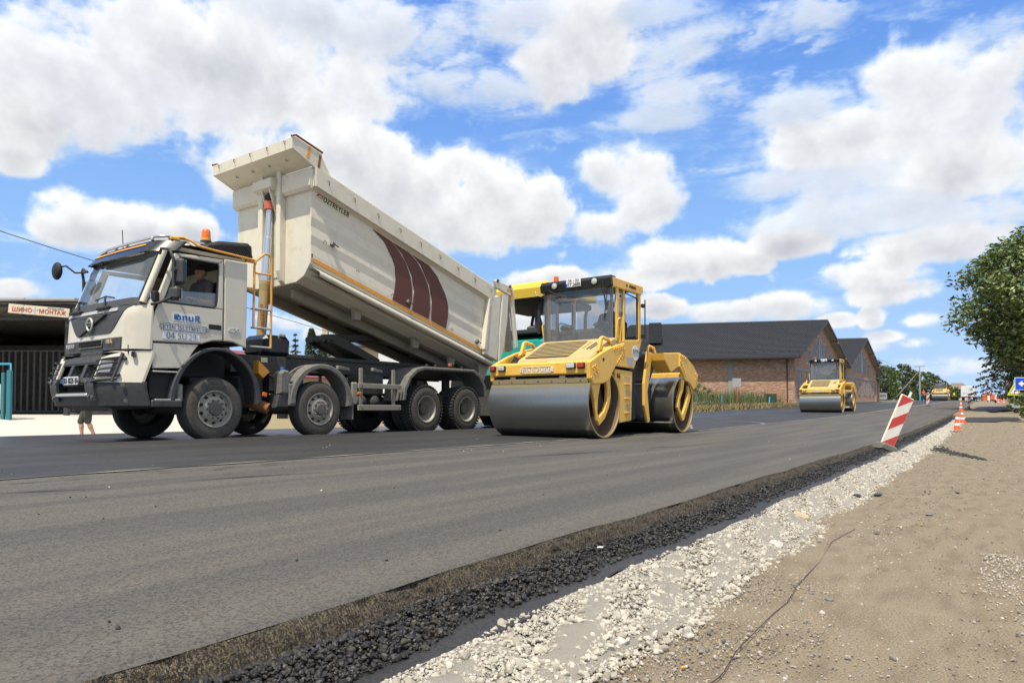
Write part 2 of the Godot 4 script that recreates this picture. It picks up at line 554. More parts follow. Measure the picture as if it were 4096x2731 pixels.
func scatter(called: String, label: String, category: String, mesh: Mesh, m: String, trs: Array, cols: Array, parent: Node = self) -> MultiMeshInstance3D:
	var mm := MultiMesh.new()
	mm.transform_format = MultiMesh.TRANSFORM_3D
	mm.use_colors = true
	mm.mesh = mesh
	mm.instance_count = trs.size()
	for i in trs.size():
		mm.set_instance_transform(i, trs[i])
		mm.set_instance_color(i, cols[i % cols.size()])
	var o := MultiMeshInstance3D.new()
	o.multimesh = mm
	o.material_override = M[m]
	if parent == self:
		o.name = numbered(called)
		add_child(o)
		tag(o, label, category, "", "stuff")
	else:
		o.name = called
		parent.add_child(o, true)
		tag(o, label, "", "", "stuff")
	return o

func tumble(at: Vector3, r: float) -> Transform3D:
	return Transform3D(Basis.from_euler(V(rng.randf() * TAU, rng.randf() * TAU, rng.randf() * TAU)).scaled(V(r, r * rng.randf_range(0.7, 1.0), r)), at)

func ground_materials() -> void:
	var S := FastNoiseLite.TYPE_SIMPLEX_SMOOTH
	var C := FastNoiseLite.TYPE_CELLULAR
	NT.grain = noise(C, 0.13, 3, 3, [[0.0, 0.22, 0.22, 0.23], [0.25, 0.55, 0.55, 0.55], [0.5, 0.85, 0.83, 0.80], [0.72, 1.1, 1.05, 1.0], [0.86, 1.3, 1.24, 1.16], [0.95, 2.4, 2.3, 2.2]], 1024)
	(NT.grain.noise as FastNoiseLite).cellular_return_type = FastNoiseLite.RETURN_CELL_VALUE
	NT.grain_h = noise(FastNoiseLite.TYPE_VALUE, 0.22, 3, 3, [], 1024)
	NT.bands = noise(S, 0.012, 4, 11, [[0.25, 0.72, 0.72, 0.73], [0.5, 0.86, 0.845, 0.83], [0.75, 1.06, 1.01, 0.94]], 512)
	NT.patch = noise(S, 0.01, 5, 12, [[0.3, 0.7, 0.68, 0.66], [0.7, 1.0, 1.0, 1.0]], 512)
	NT.soil = noise(S, 0.11, 6, 21, [[0.2, 0.5, 0.47, 0.42], [0.42, 0.82, 0.80, 0.76], [0.58, 1.0, 1.0, 1.0], [0.8, 1.28, 1.27, 1.25]], 1024)
	NT.soil_h = noise(S, 0.16, 5, 22, [], 1024)
	NT.grit_h = noise(C, 0.07, 2, 23, [], 1024)
	NT.fray = noise(FastNoiseLite.TYPE_VALUE, 0.09, 3, 29, [[0.3, 0.08, 0.08, 0.08], [0.5, 0.16, 0.15, 0.13], [0.60, 0.7, 0.6, 0.46], [0.75, 1.5, 1.32, 1.05]], 512)
	mat("asphalt", 0.118, 0.110, 0.100, 0.86, 0.0, NT.grain, 0.9, true)
	detail("asphalt", NT.bands, V(0.018, 0.3, 0.34))
	relief("asphalt", NT.grain_h, 0.35)
	mat("asphalt_new", 0.044, 0.043, 0.044, 0.62, 0.0, NT.grain, 0.8, true)
	detail("asphalt_new", NT.patch, V(0.04, 0.3, 0.2))
	relief("asphalt_new", NT.grain_h, 0.3)
	mat("tack_coat", 0.035, 0.036, 0.040, 0.35, 0.0, NT.grain, 0.7, true)
	mat("soil", 0.262, 0.215, 0.150, 0.95, 0.0, NT.soil, 0.8, true)
	detail("soil", noise(S, 0.022, 7, 24, [[0.2, 0.80, 0.77, 0.73], [0.42, 0.92, 0.91, 0.89], [0.6, 1.0, 0.99, 0.97], [0.8, 1.08, 1.07, 1.05]], 1024), V(0.09, 0.3, 0.31))
	relief("soil", NT.soil_h, 0.6)
	mat("lime", 0.52, 0.48, 0.415, 0.95, 0.0, NT.soil, 2.6, true)
	relief("lime", NT.soil_h, 1.0)
	mat("fray", 0.30, 0.26, 0.20, 0.8, 0.0, NT.fray, 5.0, true)
	relief("fray", NT.grit_h, 2.0)
	mat("grass_ground", 0.11, 0.115, 0.05, 0.95, 0.0, NT.soil, 0.3, true)
	mat("straw_ground", 0.30, 0.25, 0.14, 0.95, 0.0, NT.soil, 0.4, true)
	mat("concrete_pale", 0.60, 0.57, 0.51, 0.9, 0.0, NT.soil, 0.22, true)
	mat("dust_line", 0.40, 0.37, 0.32, 0.95, 0.0, NT.soil, 3.0, true)
	mat("tar", 0.015, 0.015, 0.016, 0.45)
	for k in ["stone_dark", "stone_pale", "stone_mixed"]:
		mat(k, 1, 1, 1, 0.9 if k != "stone_dark" else 0.55)
		M[k].vertex_color_use_as_albedo = true
	M["stone_pale"].albedo_texture = NT.soil
	M["stone_pale"].uv1_triplanar = true
	M["stone_pale"].uv1_scale = Vector3.ONE * 0.4

func make_ground() -> void:
	var st := func(o: Node) -> void: o.set_meta("kind", "structure")
	var xs := spread(-14.0, -2.0, 3.0, 0.8)
	xs.pop_back()
	xs.append_array(spread(-2.0, 235.0, 0.3, 1.02))
	st.call(obj("road", strip(xs, [func(x): return Vector2(-6.1, rise(x)), func(x): return Vector2(-4.5, rise(x) + crown(x, -4.5)), func(x): return Vector2(-3.0, rise(x) + crown(x, -3.0)), func(x): return Vector2(edge(x) - 0.02, rise(x) - 0.08), func(x): return Vector2(edge(x) + sin(x * 9.0) * 0.006 + sin(x * 31.0) * 0.004, rise(x) - 0.087)]), "asphalt"))
	st.call(obj("road_lane", strip(xs, [func(x): return Vector2(-10.72 + sin(x * 7.0) * 0.012, rise(x) + 0.0), func(x): return Vector2(-10.69 + sin(x * 13.0) * 0.01, rise(x) + 0.046), func(x): return Vector2(-10.5, rise(x) + 0.05), func(x): return Vector2(-8.0, rise(x) + crown(x, -8.0)), func(x): return Vector2(-6.1, rise(x) + 0.004)]), "asphalt_new"))
	st.call(obj("road_base", strip(xs, [func(x): return Vector2(-16.25 + sin(x * 1.7) * 0.06, rise(x) - 0.05), func(x): return Vector2(-16.1, rise(x) - 0.004), func(x): return Vector2(-10.6, rise(x) - 0.004)]), "tack_coat"))
	# the pale joint between the lanes, with tar smears beside it
	var pts := []
	for x: float in spread(-4.0, 120.0, 0.12, 1.02):
		var w := 0.016 + 0.012 * sin(x * 5.1) + 0.008 * sin(x * 17.0) + x * 0.0006
		var c := -6.08 + 0.012 * sin(x * 1.9)
		pts.append([V(x, rise(x) + 0.008, c - w), V(x, rise(x) + 0.009, c + w)])
	st.call(obj("road_joint", G.new().sheet(pts, Vector3.UP), "dust_line"))
	rng.seed = 71
	var tar := G.new()
	for i in 150:
		var x := -1.0 + 40.0 * pow(rng.randf(), 1.6)
		var z := -6.0 + rng.randf() * 0.42
		var l := rng.randf_range(0.05, 0.5)
		var w := rng.randf_range(0.003, 0.013)
		var y := rise(x) + crown(x, z) + 0.005
		tar.q(V(x, y, z), V(x + l * 0.4, y, z - w), V(x + l, y, z + 0.02 * l), V(x + l * 0.5, y, z + w), Vector3.UP)
	for a in [[2.7, -5.1, 1.5, 0.35], [6.4, -4.6, 2.4, 0.5], [9.1, -4.2, 1.2, 0.22], [1.6, -5.3, 0.7, 0.3]]:   # short cracks across the lane
		var y: float = rise(a[0]) + crown(a[0], a[1]) + 0.005
		tar.q(V(a[0], y, a[1]), V(a[0] + a[2] * 0.4, y, a[1] + a[3] * 0.35 - 0.008), V(a[0] + a[2], y - 0.004, a[1] + a[3]), V(a[0] + a[2] * 0.4, y, a[1] + a[3] * 0.4 + 0.008), Vector3.UP)
	st.call(obj("road_tar_marks", tar, "tar"))
	for a in [[17.2, -7.6, 1.2, 0.2], [18.4, -7.9, 1.0, 0.5], [19.2, -8.1, 0.9, 0.7], [21.5, -8.6, 3.2, 0.1]]:   # dusty turning marks left by drums
		var sm := []
		for i in 15:
			var q: float = a[3] + 1.5 * i / 14.0
			var o := V(a[0] + cos(q) * a[2], 0, a[1] + sin(q) * a[2] * 0.8)
			var w2: float = 0.03 * sin(PI * i / 14.0) + 0.006
			sm.append([V(o.x - w2, rise(o.x) + crown(o.x, o.z) + 0.006, o.z), V(o.x + w2, rise(o.x) + crown(o.x, o.z) + 0.006, o.z + w2)])
		st.call(obj("road_dust_marks", G.new().sheet(sm, Vector3.UP), "dust_line"))
	# broken edge of the paving, the older layer under it, the crushed limestone bed and the shoulder
	var ex := spread(-0.6, 46.0, 0.025, 1.006)
	rng.seed = 8
	var fr := []
	for x: float in ex:
		var l := []
		for k in 6:
			var t := k / 5.0
			l.append(V(x, rise(x) - 0.086 - 0.085 * t + rng.randf_range(-0.006, 0.006) * (1 if k > 0 else 0), edge(x) + 0.002 + 0.055 * t + rng.randf_range(-0.011, 0.011) * (1 if k > 0 else 0)))
		fr.append(l)
	st.call(obj("road_edge", G.new().sheet(fr, Vector3.UP + V(0, 0, 1)), "fray"))
	st.call(obj("road_underlayer", strip(spread(-1.0, 46.0, 0.1, 1.02), [func(x): return Vector2(edge(x) + 0.03, rise(x) - 0.165), func(x): return Vector2(edge(x) + 0.36, rise(x) - 0.172), func(x): return Vector2(edge(x) + 0.395 + sin(x * 11.0) * 0.012 + sin(x * 4.3) * 0.02, rise(x) - 0.178)]), "asphalt_new"))
	var bed := []
	for x: float in spread(-1.0, 46.0, 0.03, 1.008):
		var l := []
		for k in 9:
			var t := k / 8.0
			var y := lerpf(-0.176, -0.278, t) + (0.012 * sin(x * 8.0 + k) + rng.randf_range(-0.012, 0.012)) * sin(PI * t)
			l.append(V(x, rise(x) + y, edge(x) + 0.385 + 0.33 * t + sin(x * 3.1) * 0.03 * t))
		bed.append(l)
	st.call(obj("limestone_bed", G.new().sheet(bed, Vector3.UP), "lime"))
	var sh := []
	var fn := FastNoiseLite.new()
	fn.frequency = 0.9
	fn.seed = 4
	for x: float in spread(-3.0, 700.0, 0.12, 1.03):
		var l := []
		for d: float in spread(0.60 if x < 45.0 else -0.05, 300.0, 0.1, 1.09):
			var z: float = edge(x) + d
			l.append(V(x, rise(x) - (0.282 if x < 45.0 else (0.13 if d < 1.5 else 0.2)) + fn.get_noise_2d(x, z) * 0.02 * clampf(6.0 / maxf(x, 1.0), 0.1, 1.0) + (clampf((d - 2.6) / 3.0, 0.0, 1.0) * 0.45 if x > 30.0 else 0.0), z))
		sh.append(l)
	st.call(obj("shoulder", G.new().sheet(sh, Vector3.UP), "soil"))
	var vg := []
	for x: float in spread(-40.0, 700.0, 1.0, 1.02):
		var l := []
		for d: float in spread(0.0, 500.0, 0.3, 1.12):
			l.append(V(x, verge(x, -16.1 - d) - 0.006 - (0.2 if x > -11.0 and x < 12.0 and d > 1.5 and d < 22.0 else 0.0), -16.1 - d))
		vg.append(l)
	st.call(obj("verge", G.new().sheet(vg, Vector3.UP), "straw_ground"))
	var ap := []
	for x: float in spread(-12.0, 13.5, 0.6, 1.0):
		var l := []
		for d: float in spread(0.6, 24.0, 0.5, 1.03): l.append(V(x, verge(x, -16.1 - d) + 0.012, -16.1 - d - sin(x) * 0.15))
		ap.append(l)
	st.call(obj("concrete_yard", G.new().sheet(ap, Vector3.UP), "concrete_pale"))
	st.call(obj("ground", G.new().q4(V(-900, -1.2, 900), V(2500, -1.2, 900), V(2500, -1.2, -1500), V(-900, -1.2, -1500)), "grass_ground"))
	for a in [["side_road", 37.5, 46.5, -1.55, 7.0, -0.255, -0.19], ["asphalt_patch", 54.0, 73.0, -1.5, 1.0, -0.105, -0.10]]:
		var pt := []
		for i in 25:
			var z: float = lerpf(a[3], a[4], i / 24.0)
			var l := []
			for j in 13:
				var x: float = lerpf(a[1] + 1.2 * sin(z * 2.3) + 0.6 * sin(z * 7.0), a[2] + 0.9 * sin(z * 1.7 + 1.0) + 0.5 * sin(z * 6.0), j / 12.0)
				l.append(V(x, rise(x) + lerpf(a[5], a[6], i / 24.0), z + 0.12 * sin(x * 1.9) * (1.0 if i == 0 or i == 24 else 0.0)))
			pt.append(l)
		st.call(obj(a[0], G.new().sheet(pt, Vector3.UP), "asphalt_new"))
	stones()

func stones() -> void:
	rng.seed = 101
	var dark := [Color(0.018, 0.017, 0.016), Color(0.013, 0.013, 0.013), Color(0.026, 0.024, 0.022), Color(0.020, 0.019, 0.019), Color(0.045, 0.038, 0.028)]
	var pale := [Color(0.50, 0.465, 0.40), Color(0.44, 0.41, 0.35), Color(0.54, 0.505, 0.44), Color(0.38, 0.345, 0.29), Color(0.56, 0.525, 0.46)]
	var mixed := [Color(0.26, 0.23, 0.18), Color(0.20, 0.19, 0.17), Color(0.33, 0.30, 0.25), Color(0.15, 0.145, 0.14), Color(0.36, 0.29, 0.19), Color(0.42, 0.39, 0.34)]
	for vnt in 3:
		var m: Mesh = rock(40 + vnt, 0.3, V(1, 0.8, 0.9)).mesh()
		var a := []
		for i in 8000:
			var x := 0.25 * pow(160.0, rng.randf())
			var t := rng.randf_range(0.025, 0.27) if rng.randf() < 0.92 else rng.randf_range(0.26, 0.32)
			var r := rng.randf_range(0.004, 0.011) * (1.7 if rng.randf() < 0.18 else 1.0) * (1.0 + x * 0.02)
			var y := rise(x) - 0.165 + maxf(0.0, 0.04 * (1.0 - absf(t - 0.16) / 0.17)) * rng.randf()
			a.append(tumble(V(x, y, edge(x) + t + sin(x * 6.0) * 0.015), r))
		scatter("asphalt_crumbs", "loose black asphalt crumbs heaped along the broken road edge", "crumbs", m, "stone_dark", a, dark)
		var b := []
		for i in 10500:
			var x := 0.3 * pow(130.0, rng.randf())
			var t := rng.randf()
			var r := rng.randf_range(0.003, 0.0095) * (1.0 + x * 0.03)
			if rng.randf() < 0.16 * (0.4 + t): r *= rng.randf_range(1.5, 2.6)
			if t > 0.85: t += rng.randf() * 0.25
			b.append(tumble(V(x, rise(x) + lerpf(-0.176, -0.28, minf(t, 1.0)) + r * 0.1, edge(x) + 0.39 + 0.33 * t + sin(x * 3.1) * 0.03 * t), r))
		scatter("limestone_rubble", "pale crushed limestone rubble sloping from the road to the dirt", "rubble", m, "stone_pale", b, pale)
		var d := []
		for i in 8200:
			var x := 0.9 * pow(40.0, rng.randf())
			var s := 0.70 + pow(rng.randf(), 1.7) * (1.2 + x * 0.5)
			var r := rng.randf_range(0.0016, 0.0055) * (1.0 + x * 0.05)
			if rng.randf() < 0.1: r *= rng.randf_range(1.4, 2.4)
			if x > 1.6 and x < 5.5 and s > 1.0 and rng.randf() < 0.45: s = 0.72 + rng.randf() * 0.5
			d.append(tumble(V(x, rise(x) - 0.28 + r * 0.2, edge(x) + s), r))
		scatter("gravel", "small grey and tan pebbles strewn over the dirt shoulder", "gravel", m, "stone_mixed", d, mixed)
		var g := []
		for i in 1300:   # the pale gravel patch
			var p := V(2.5 + rng.randf() * 2.2, -0.279, -0.1 + rng.randf() * 0.9)
			if p.z < 0.02 + (3.0 - p.x) * 0.25 + rng.randf() * 0.2: continue
			g.append(tumble(p, rng.randf_range(0.003, 0.008)))
		if g.size(): scatter("pale_gravel", "pale fine gravel patch on the dirt shoulder", "gravel", m, "stone_pale", g, pale)
	# single stones and lumps one can point to
	for a in [[4.14, -1.07, 0.052, 0.75, "stone_pale", Color(0.58, 0.54, 0.48), "big rounded limestone rock at the foot of the rubble slope", 3], [3.92, -1.14, 0.03, 0.6, "stone_pale", Color(0.5, 0.48, 0.43), "flat limestone piece leaning beside the big rounded rock", 5], [2.38, -0.93, 0.022, 0.9, "stone_pale", Color(0.55, 0.53, 0.48), "lone pale stone lying on dirt just below the rubble", 6], [2.14, -1.06, 0.03, 0.8, "stone_pale", Color(0.52, 0.5, 0.46), "angular limestone block half out of the rubble toe", 9], [6.91, -1.07, 0.035, 0.8, "stone_dark", Color(0.05, 0.05, 0.05), "black asphalt lump lying between rubble and dirt", 11], [7.22, -0.94, 0.04, 0.6, "stone_dark", Color(0.08, 0.08, 0.085), "dark grey curled lump on the gravelly dirt", 12], [5.0, -0.66, 0.028, 0.6, "stone_mixed", Color(0.13, 0.13, 0.13), "flat dark slate pebble beside the black wire", 13], [3.15, -0.60, 0.016, 0.7, "stone_mixed", Color(0.16, 0.16, 0.16), "small grey stone on bare dirt right of the wire", 14], [6.1, -0.45, 0.026, 0.5, "stone_mixed", Color(0.17, 0.17, 0.17), "low grey stone on the open dirt beyond the slate pebble", 15], [7.9, -0.35, 0.03, 0.5, "stone_mixed", Color(0.12, 0.12, 0.12), "flat dark stone on the dirt towards the tar trail", 16]]:
		var g := rock(a[7], 0.3, V(1.2, a[3], 0.9))
		for k in g.v.size(): g.v[k] *= a[2]
		for k in g.v.size(): g.c.append(a[5])
		var o := MeshInstance3D.new()
		o.mesh = g.mesh()
		o.material_override = M[a[4]]
		o.name = numbered("stone")
		add_child(o)
		o.position = V(a[0], rise(a[0]) - 0.28 + a[2] * a[3] * 0.55, a[1])
		o.rotation.y = a[7]
		tag(o, a[6], "stone", "single stones on the shoulder")
	mat("wood_log", 0.52, 0.42, 0.27, 0.85, 0.0, NT.soil, 6.0)
	mat("rot", 0.07, 0.055, 0.04, 0.9)
	var lg := thing("wood_piece", "short yellowish piece of broken wood lying on the limestone rubble", "wood", V(5.2, -0.235, -1.17))
	var lb := Basis.from_euler(V(0, 0.75, 0.08))
	obj("log", G.new().box(ORG, V(0.16, 0.05, 0.06), 0.018, lb), "wood_log", lg)
	obj("rotten_end", G.new().box(ORG + lb * V(0.085, 0, 0), V(0.03, 0.045, 0.052), 0.012, lb), "rot", lg)
	# cigarette ends
	mat("cork", 0.62, 0.33, 0.08, 0.8)
	mat("paper_white", 0.78, 0.78, 0.76, 0.8)
	var b1 := thing("cigarette_butt", "orange cigarette filter lying on bare dirt near the rubble", "cigarette")
	b1.position = V(2.05, -0.273, -0.82); ORG = b1.position
	obj("filter", G.new().cyl(ORG, ORG + V(0.017, 0, 0.008), 0.0042, 8), "cork", b1)
	obj("stub", G.new().cyl(ORG + V(0.017, 0, 0.008), ORG + V(0.022, 0, 0.0105), 0.0042, 8), "paper_white", b1)
	single("cigarette_butt", G.new().cyl(V(2.86, -0.118, -1.55), V(2.885, -0.120, -1.535), 0.0045, 8), "paper_white", V(2.86, -0.118, -1.55), "white cigarette end resting on the black asphalt crumbs", "cigarette")
	# black wire across the dirt
	var w := [V(1.93, -0.276, -0.72), V(2.05, -0.27, -0.70), V(2.3, -0.272, -0.72), V(2.75, -0.271, -0.74), V(3.0, -0.272, -0.735), V(3.33, -0.271, -0.76), V(3.9, -0.272, -0.79), V(4.53, -0.272, -0.84), V(5.1, -0.272, -0.80)]
	var cv := Curve3D.new()
	for i in w.size():
		var tg: Vector3 = (w[mini(i + 1, w.size() - 1)] - w[maxi(i - 1, 0)]) / 6.0
		cv.add_point(w[i] + V(0, 0, 0.006 * sin(i * 2.3)), -tg, tg)
	single("wire", G.new().tube(Array(cv.tessellate(3)), 0.0016, 6), "tar", w[0], "thin black wire lying across the dirt shoulder", "wire")
	# tar trail dragged over the shoulder
	var tr := []
	for i in 700:
		var t := rng.randf()
		var c := V(lerpf(17.5, 13.2, t) + sin(t * 9.0) * 0.1, 0, lerpf(-1.35, -0.2, t))
		var wdt := (0.5 * (1.0 - t) + 0.06) * (1.0 if rng.randf() < 0.9 else 1.6)
		c += V(rng.randfn() * wdt * 0.9, 0, rng.randfn() * wdt * 0.12)
		tr.append(tumble(V(c.x, rise(c.x) - 0.278, c.z), rng.randf_range(0.012, 0.035)))
	for i in 260:
		var c := V(25.6 + rng.randfn() * 0.8, 0, -1.3 + rng.randfn() * 0.08)
		tr.append(tumble(V(c.x, rise(c.x) - 0.275, c.z), rng.randf_range(0.012, 0.03)))
	scatter("asphalt_spill", "black asphalt crumbs spilled in a trail across the dirt", "crumbs", rock(44, 0.3, V(1, 0.6, 1)).mesh(), "stone_dark", tr, dark)
	# bits on the road itself
	var bits := []
	for i in 90:
		var x := 0.8 * pow(16.0, rng.randf())
		var z := rng.randf_range(-8.5, -1.9)
		bits.append(tumble(V(x, rise(x) + crown(x, z) + 0.003, z), rng.randf_range(0.004, 0.011)))
	scatter("road_grit", "scattered grit on the paved lanes", "grit", rock(45, 0.3, V(1, 0.6, 1)).mesh(), "stone_mixed", bits, [Color(0.03, 0.03, 0.03), Color(0.6, 0.58, 0.54), Color(0.04, 0.04, 0.04), Color(0.25, 0.22, 0.18)])

func vehicle_materials() -> void:
	var S := FastNoiseLite.TYPE_SIMPLEX_SMOOTH
	NT.grime = noise(S, 0.012, 5, 41, [[0.12, 0.91, 0.895, 0.86], [0.32, 0.98, 0.975, 0.965], [0.6, 1.0, 1.0, 1.0]], 512)
	NT.speck = noise(FastNoiseLite.TYPE_VALUE, 0.11, 3, 42, [[0.0, 1.0, 1.0, 1.0], [0.84, 1.0, 1.0, 1.0], [0.88, 0.75, 0.62, 0.46]], 512)
	NT.brushed = noise(S, 0.05, 4, 43, [[0.2, 0.72, 0.72, 0.70], [0.5, 0.9, 0.9, 0.9], [0.8, 1.05, 1.04, 1.02]], 512)
	NT.dust = noise(S, 0.02, 5, 44, [[0.3, 0.75, 0.75, 0.75], [0.7, 1.25, 1.2, 1.12]], 512)
	mat("cab_paint", 0.65, 0.605, 0.495, 0.38, 0.0, NT.grime, 0.5)
	mat("body_paint", 0.71, 0.655, 0.53, 0.5, 0.0, NT.grime, 0.45)
	detail("body_paint", NT.speck, Vector3.ONE * 0.55, false)
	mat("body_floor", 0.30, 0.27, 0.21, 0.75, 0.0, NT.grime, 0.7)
	mat("plastic", 0.052, 0.053, 0.056, 0.6, 0.0, NT.dust, 0.8)
	mat("plastic_dusty", 0.17, 0.165, 0.15, 0.8, 0.0, NT.dust, 0.9)
	mat("gloss_black", 0.014, 0.015, 0.018, 0.22)
	mat("black", 0.012, 0.012, 0.013, 0.7)
	mat("frame_steel", 0.06, 0.058, 0.052, 0.7, 0.1, NT.dust, 0.9)
	mat("frame_dusty", 0.27, 0.25, 0.21, 0.8, 0.1, NT.grime, 0.9)
	mat("tyre", 0.040, 0.038, 0.035, 0.85, 0.0, NT.dust, 0.9)
	mat("tyre_dusty", 0.085, 0.078, 0.067, 0.9, 0.0, NT.dust, 1.2)
	mat("rim", 0.34, 0.32, 0.27, 0.6, 0.35, NT.grime, 1.5)
	mat("rim_dark", 0.13, 0.12, 0.10, 0.7, 0.2, NT.grime, 1.5)
	mat("steel_bolt", 0.16, 0.15, 0.14, 0.5, 0.5)
	mat("chrome", 0.66, 0.67, 0.68, 0.28, 0.9)
	mat("alu", 0.62, 0.61, 0.58, 0.45, 0.7)
	mat("ram_tan", 0.42, 0.31, 0.13, 0.5, 0.2, NT.grime, 1.0)
	mat("ram_red", 0.52, 0.12, 0.06, 0.5)
	mat("orange_paint", 0.74, 0.36, 0.06, 0.5)
	mat("orange_tape", 0.78, 0.34, 0.04, 0.55)
	mat("maroon", 0.115, 0.036, 0.022, 0.6, 0.0, NT.speck, 0.5)
	mat("rust", 0.26, 0.11, 0.04, 0.9)
	mat("sticker_white", 0.76, 0.77, 0.78, 0.5)
	mat("sticker_cream", 0.68, 0.62, 0.36, 0.5)
	mat("ink_black", 0.02, 0.02, 0.022, 0.6)
	mat("ink_grey", 0.22, 0.22, 0.23, 0.6)
	mat("ink_pale_grey", 0.40, 0.40, 0.41, 0.6)
	mat("ink_blue", 0.02, 0.11, 0.34, 0.5)
	mat("ink_red", 0.42, 0.05, 0.04, 0.5)
	mat("plate_blue", 0.02, 0.10, 0.50, 0.5)
	mat("yellow_paint", 0.83, 0.49, 0.085, 0.42, 0.0, NT.grime, 0.6)
	detail("yellow_paint", NT.speck, Vector3.ONE * 0.6, false)
	mat("yellow_bright", 0.82, 0.56, 0.06, 0.45)
	mat("hood_tan", 0.50, 0.38, 0.18, 0.65, 0.0, NT.grime, 0.4)
	mat("drum_steel", 0.34, 0.35, 0.34, 0.30, 0.9, NT.brushed, 1.0)
	M["drum_steel"].uv1_scale = V(0.35, 0.35, 9.0)
	mat("drum_inside", 0.17, 0.115, 0.075, 0.8)
	mat("scraper", 0.24, 0.20, 0.11, 0.75, 0.0, NT.grime, 1.2)
	mat("rubber_grey", 0.045, 0.047, 0.048, 0.55, 0.0, NT.dust, 0.7)
	mat("teal_paint", 0.02, 0.36, 0.30, 0.4)
	mat("lamp_glass", 0.62, 0.62, 0.58, 0.15, 0.3)
	mat("lamp_red", 0.38, 0.035, 0.02, 0.25)
	mat("lamp_orange", 0.72, 0.16, 0.02, 0.25)
	mat("seat_black", 0.02, 0.02, 0.022, 0.7)
	mat("interior", 0.025, 0.026, 0.028, 0.75)
	mat("skin", 0.46, 0.24, 0.16, 0.6)
	M["skin"].subsurf_scatter_enabled = true
	M["skin"].subsurf_scatter_strength = 0.05
	mat("shirt_grey", 0.085, 0.075, 0.075, 0.9)
	mat("cloth_navy", 0.03, 0.035, 0.07, 0.9)
	mat("cloth_purple", 0.07, 0.06, 0.11, 0.9)
	mat("cloth_olive", 0.055, 0.058, 0.048, 0.9, 0.0, NT.dust, 3.0)
	mat("cloth_red", 0.42, 0.03, 0.02, 0.85)
	mat("cloth_black", 0.015, 0.015, 0.016, 0.9)
	mat("hi_vis", 0.55, 0.85, 0.05, 0.7)
	mat("hi_vis_orange", 0.9, 0.2, 0.03, 0.7)
	mat("hair", 0.10, 0.09, 0.08, 0.8)
	mat("mirror", 0.8, 0.82, 0.84, 0.04, 1.0)
	pane("windscreen", 0.30, 0.36, 0.38, 0.22)
	pane("cab_glass", 0.20, 0.22, 0.24, 0.40)
	pane("headlight_glass", 0.5, 0.52, 0.54, 0.5)

const FRONT := Basis(Vector3(0, 0, 1), Vector3(0, 1, 0), Vector3(-1, 0, 0))   # lettering read from in front of a machine that faces -x
const SIDE := Basis(Vector3(1, 0, 0), Vector3(0, 1, 0), Vector3(0, 0, 1))

const ZN := -10.80
const ZF := -13.34
const ZC := -12.07

func tyre_wheel(parent: Node, at: Vector3, side: float, rear: bool) -> void:
	# at: centre of the outer face; side +1 faces +z
	var ax := V(0, 0, side)
	var r := 0.545
	var w := 0.31
	var tg := G.new().lathe(at, ax, [[0.30, -0.02], [0.31, 0.0], [0.40, 0.012], [0.47, 0.002], [0.515, -0.02], [0.54, -0.05], [r, -0.075], [r, -w + 0.075], [0.54, -w + 0.05], [0.50, -w + 0.01], [0.40, -w], [0.30, -w + 0.02]], 40, true)
	var wheel := obj("wheel", tg, "tyre", parent)
	tag(wheel, "")
	var tr := G.new()
	var nb := 44 if rear else 0
	for k in nb:
		var a := TAU * k / nb
		var rad := V(cos(a), sin(a), 0)
		var b := Basis(rad, V(-sin(a), cos(a), 0), V(0, 0, 1))
		for s: float in [-1.0, 1.0]:
			tr.box(at + ax * (-w * 0.5 + s * (0.105 if rear else 0.1)) + rad * (r + 0.004), V(0.03, 0.052 if rear else 0.04, 0.11), 0.006, b)
	if rear: obj("tread", tr, "tyre", wheel)
	obj("sidewall", G.new().lathe(at, ax, [[0.315, 0.004], [0.40, 0.0155], [0.47, 0.0055], [0.50, -0.006]], 40, true), "tyre_dusty", wheel)
	if rear:
		obj("rim", G.new().lathe(at, ax, [[0.315, 0.012], [0.300, 0.016], [0.285, -0.01], [0.262, -0.06], [0.25, -0.15], [0.18, -0.165], [0.13, -0.16]], 32, true), "rim", wheel)
		obj("hub", G.new().lathe(at, ax, [[0.14, -0.165], [0.135, -0.06], [0.12, -0.045], [0.10, -0.04], [0.0, -0.035]], 20), "rim_dark", wheel)
		for k in 10:
			var a := TAU * k / 10
			var p := at + V(cos(a), sin(a), 0) * 0.105 - ax * 0.042
			obj("wheel_nut", G.new().cyl(p, p + ax * 0.012, 0.012, 6), "steel_bolt", wheel)
	else:
		obj("rim", G.new().lathe(at, ax, [[0.315, 0.012], [0.300, 0.018], [0.287, 0.0], [0.272, -0.04], [0.262, -0.055], [0.235, -0.045], [0.20, -0.005], [0.185, 0.008], [0.125, 0.012], [0.115, 0.006]], 40, true), "rim", wheel)
		for k in 10:
			var a := TAU * (k + 0.5) / 10
			var d := V(cos(a), sin(a), 0)
			obj("hand_hole", G.new().lathe(at + d * 0.236 - ax * 0.034, (ax + d * 0.75).normalized(), [[0.0, 0.002], [0.026, 0.002], [0.032, -0.006]], 10), "black", wheel)
			var p := at + V(cos(a + 0.3), sin(a + 0.3), 0) * 0.152 + ax * 0.01
			obj("wheel_nut", G.new().lathe(p, ax, [[0.017, 0.0], [0.017, 0.018], [0.008, 0.034], [0.0, 0.036]], 8), "steel_bolt", wheel)
		obj("hub", G.new().lathe(at, ax, [[0.118, 0.0], [0.116, 0.035], [0.095, 0.05], [0.0, 0.052]], 24), "rim_dark", wheel)

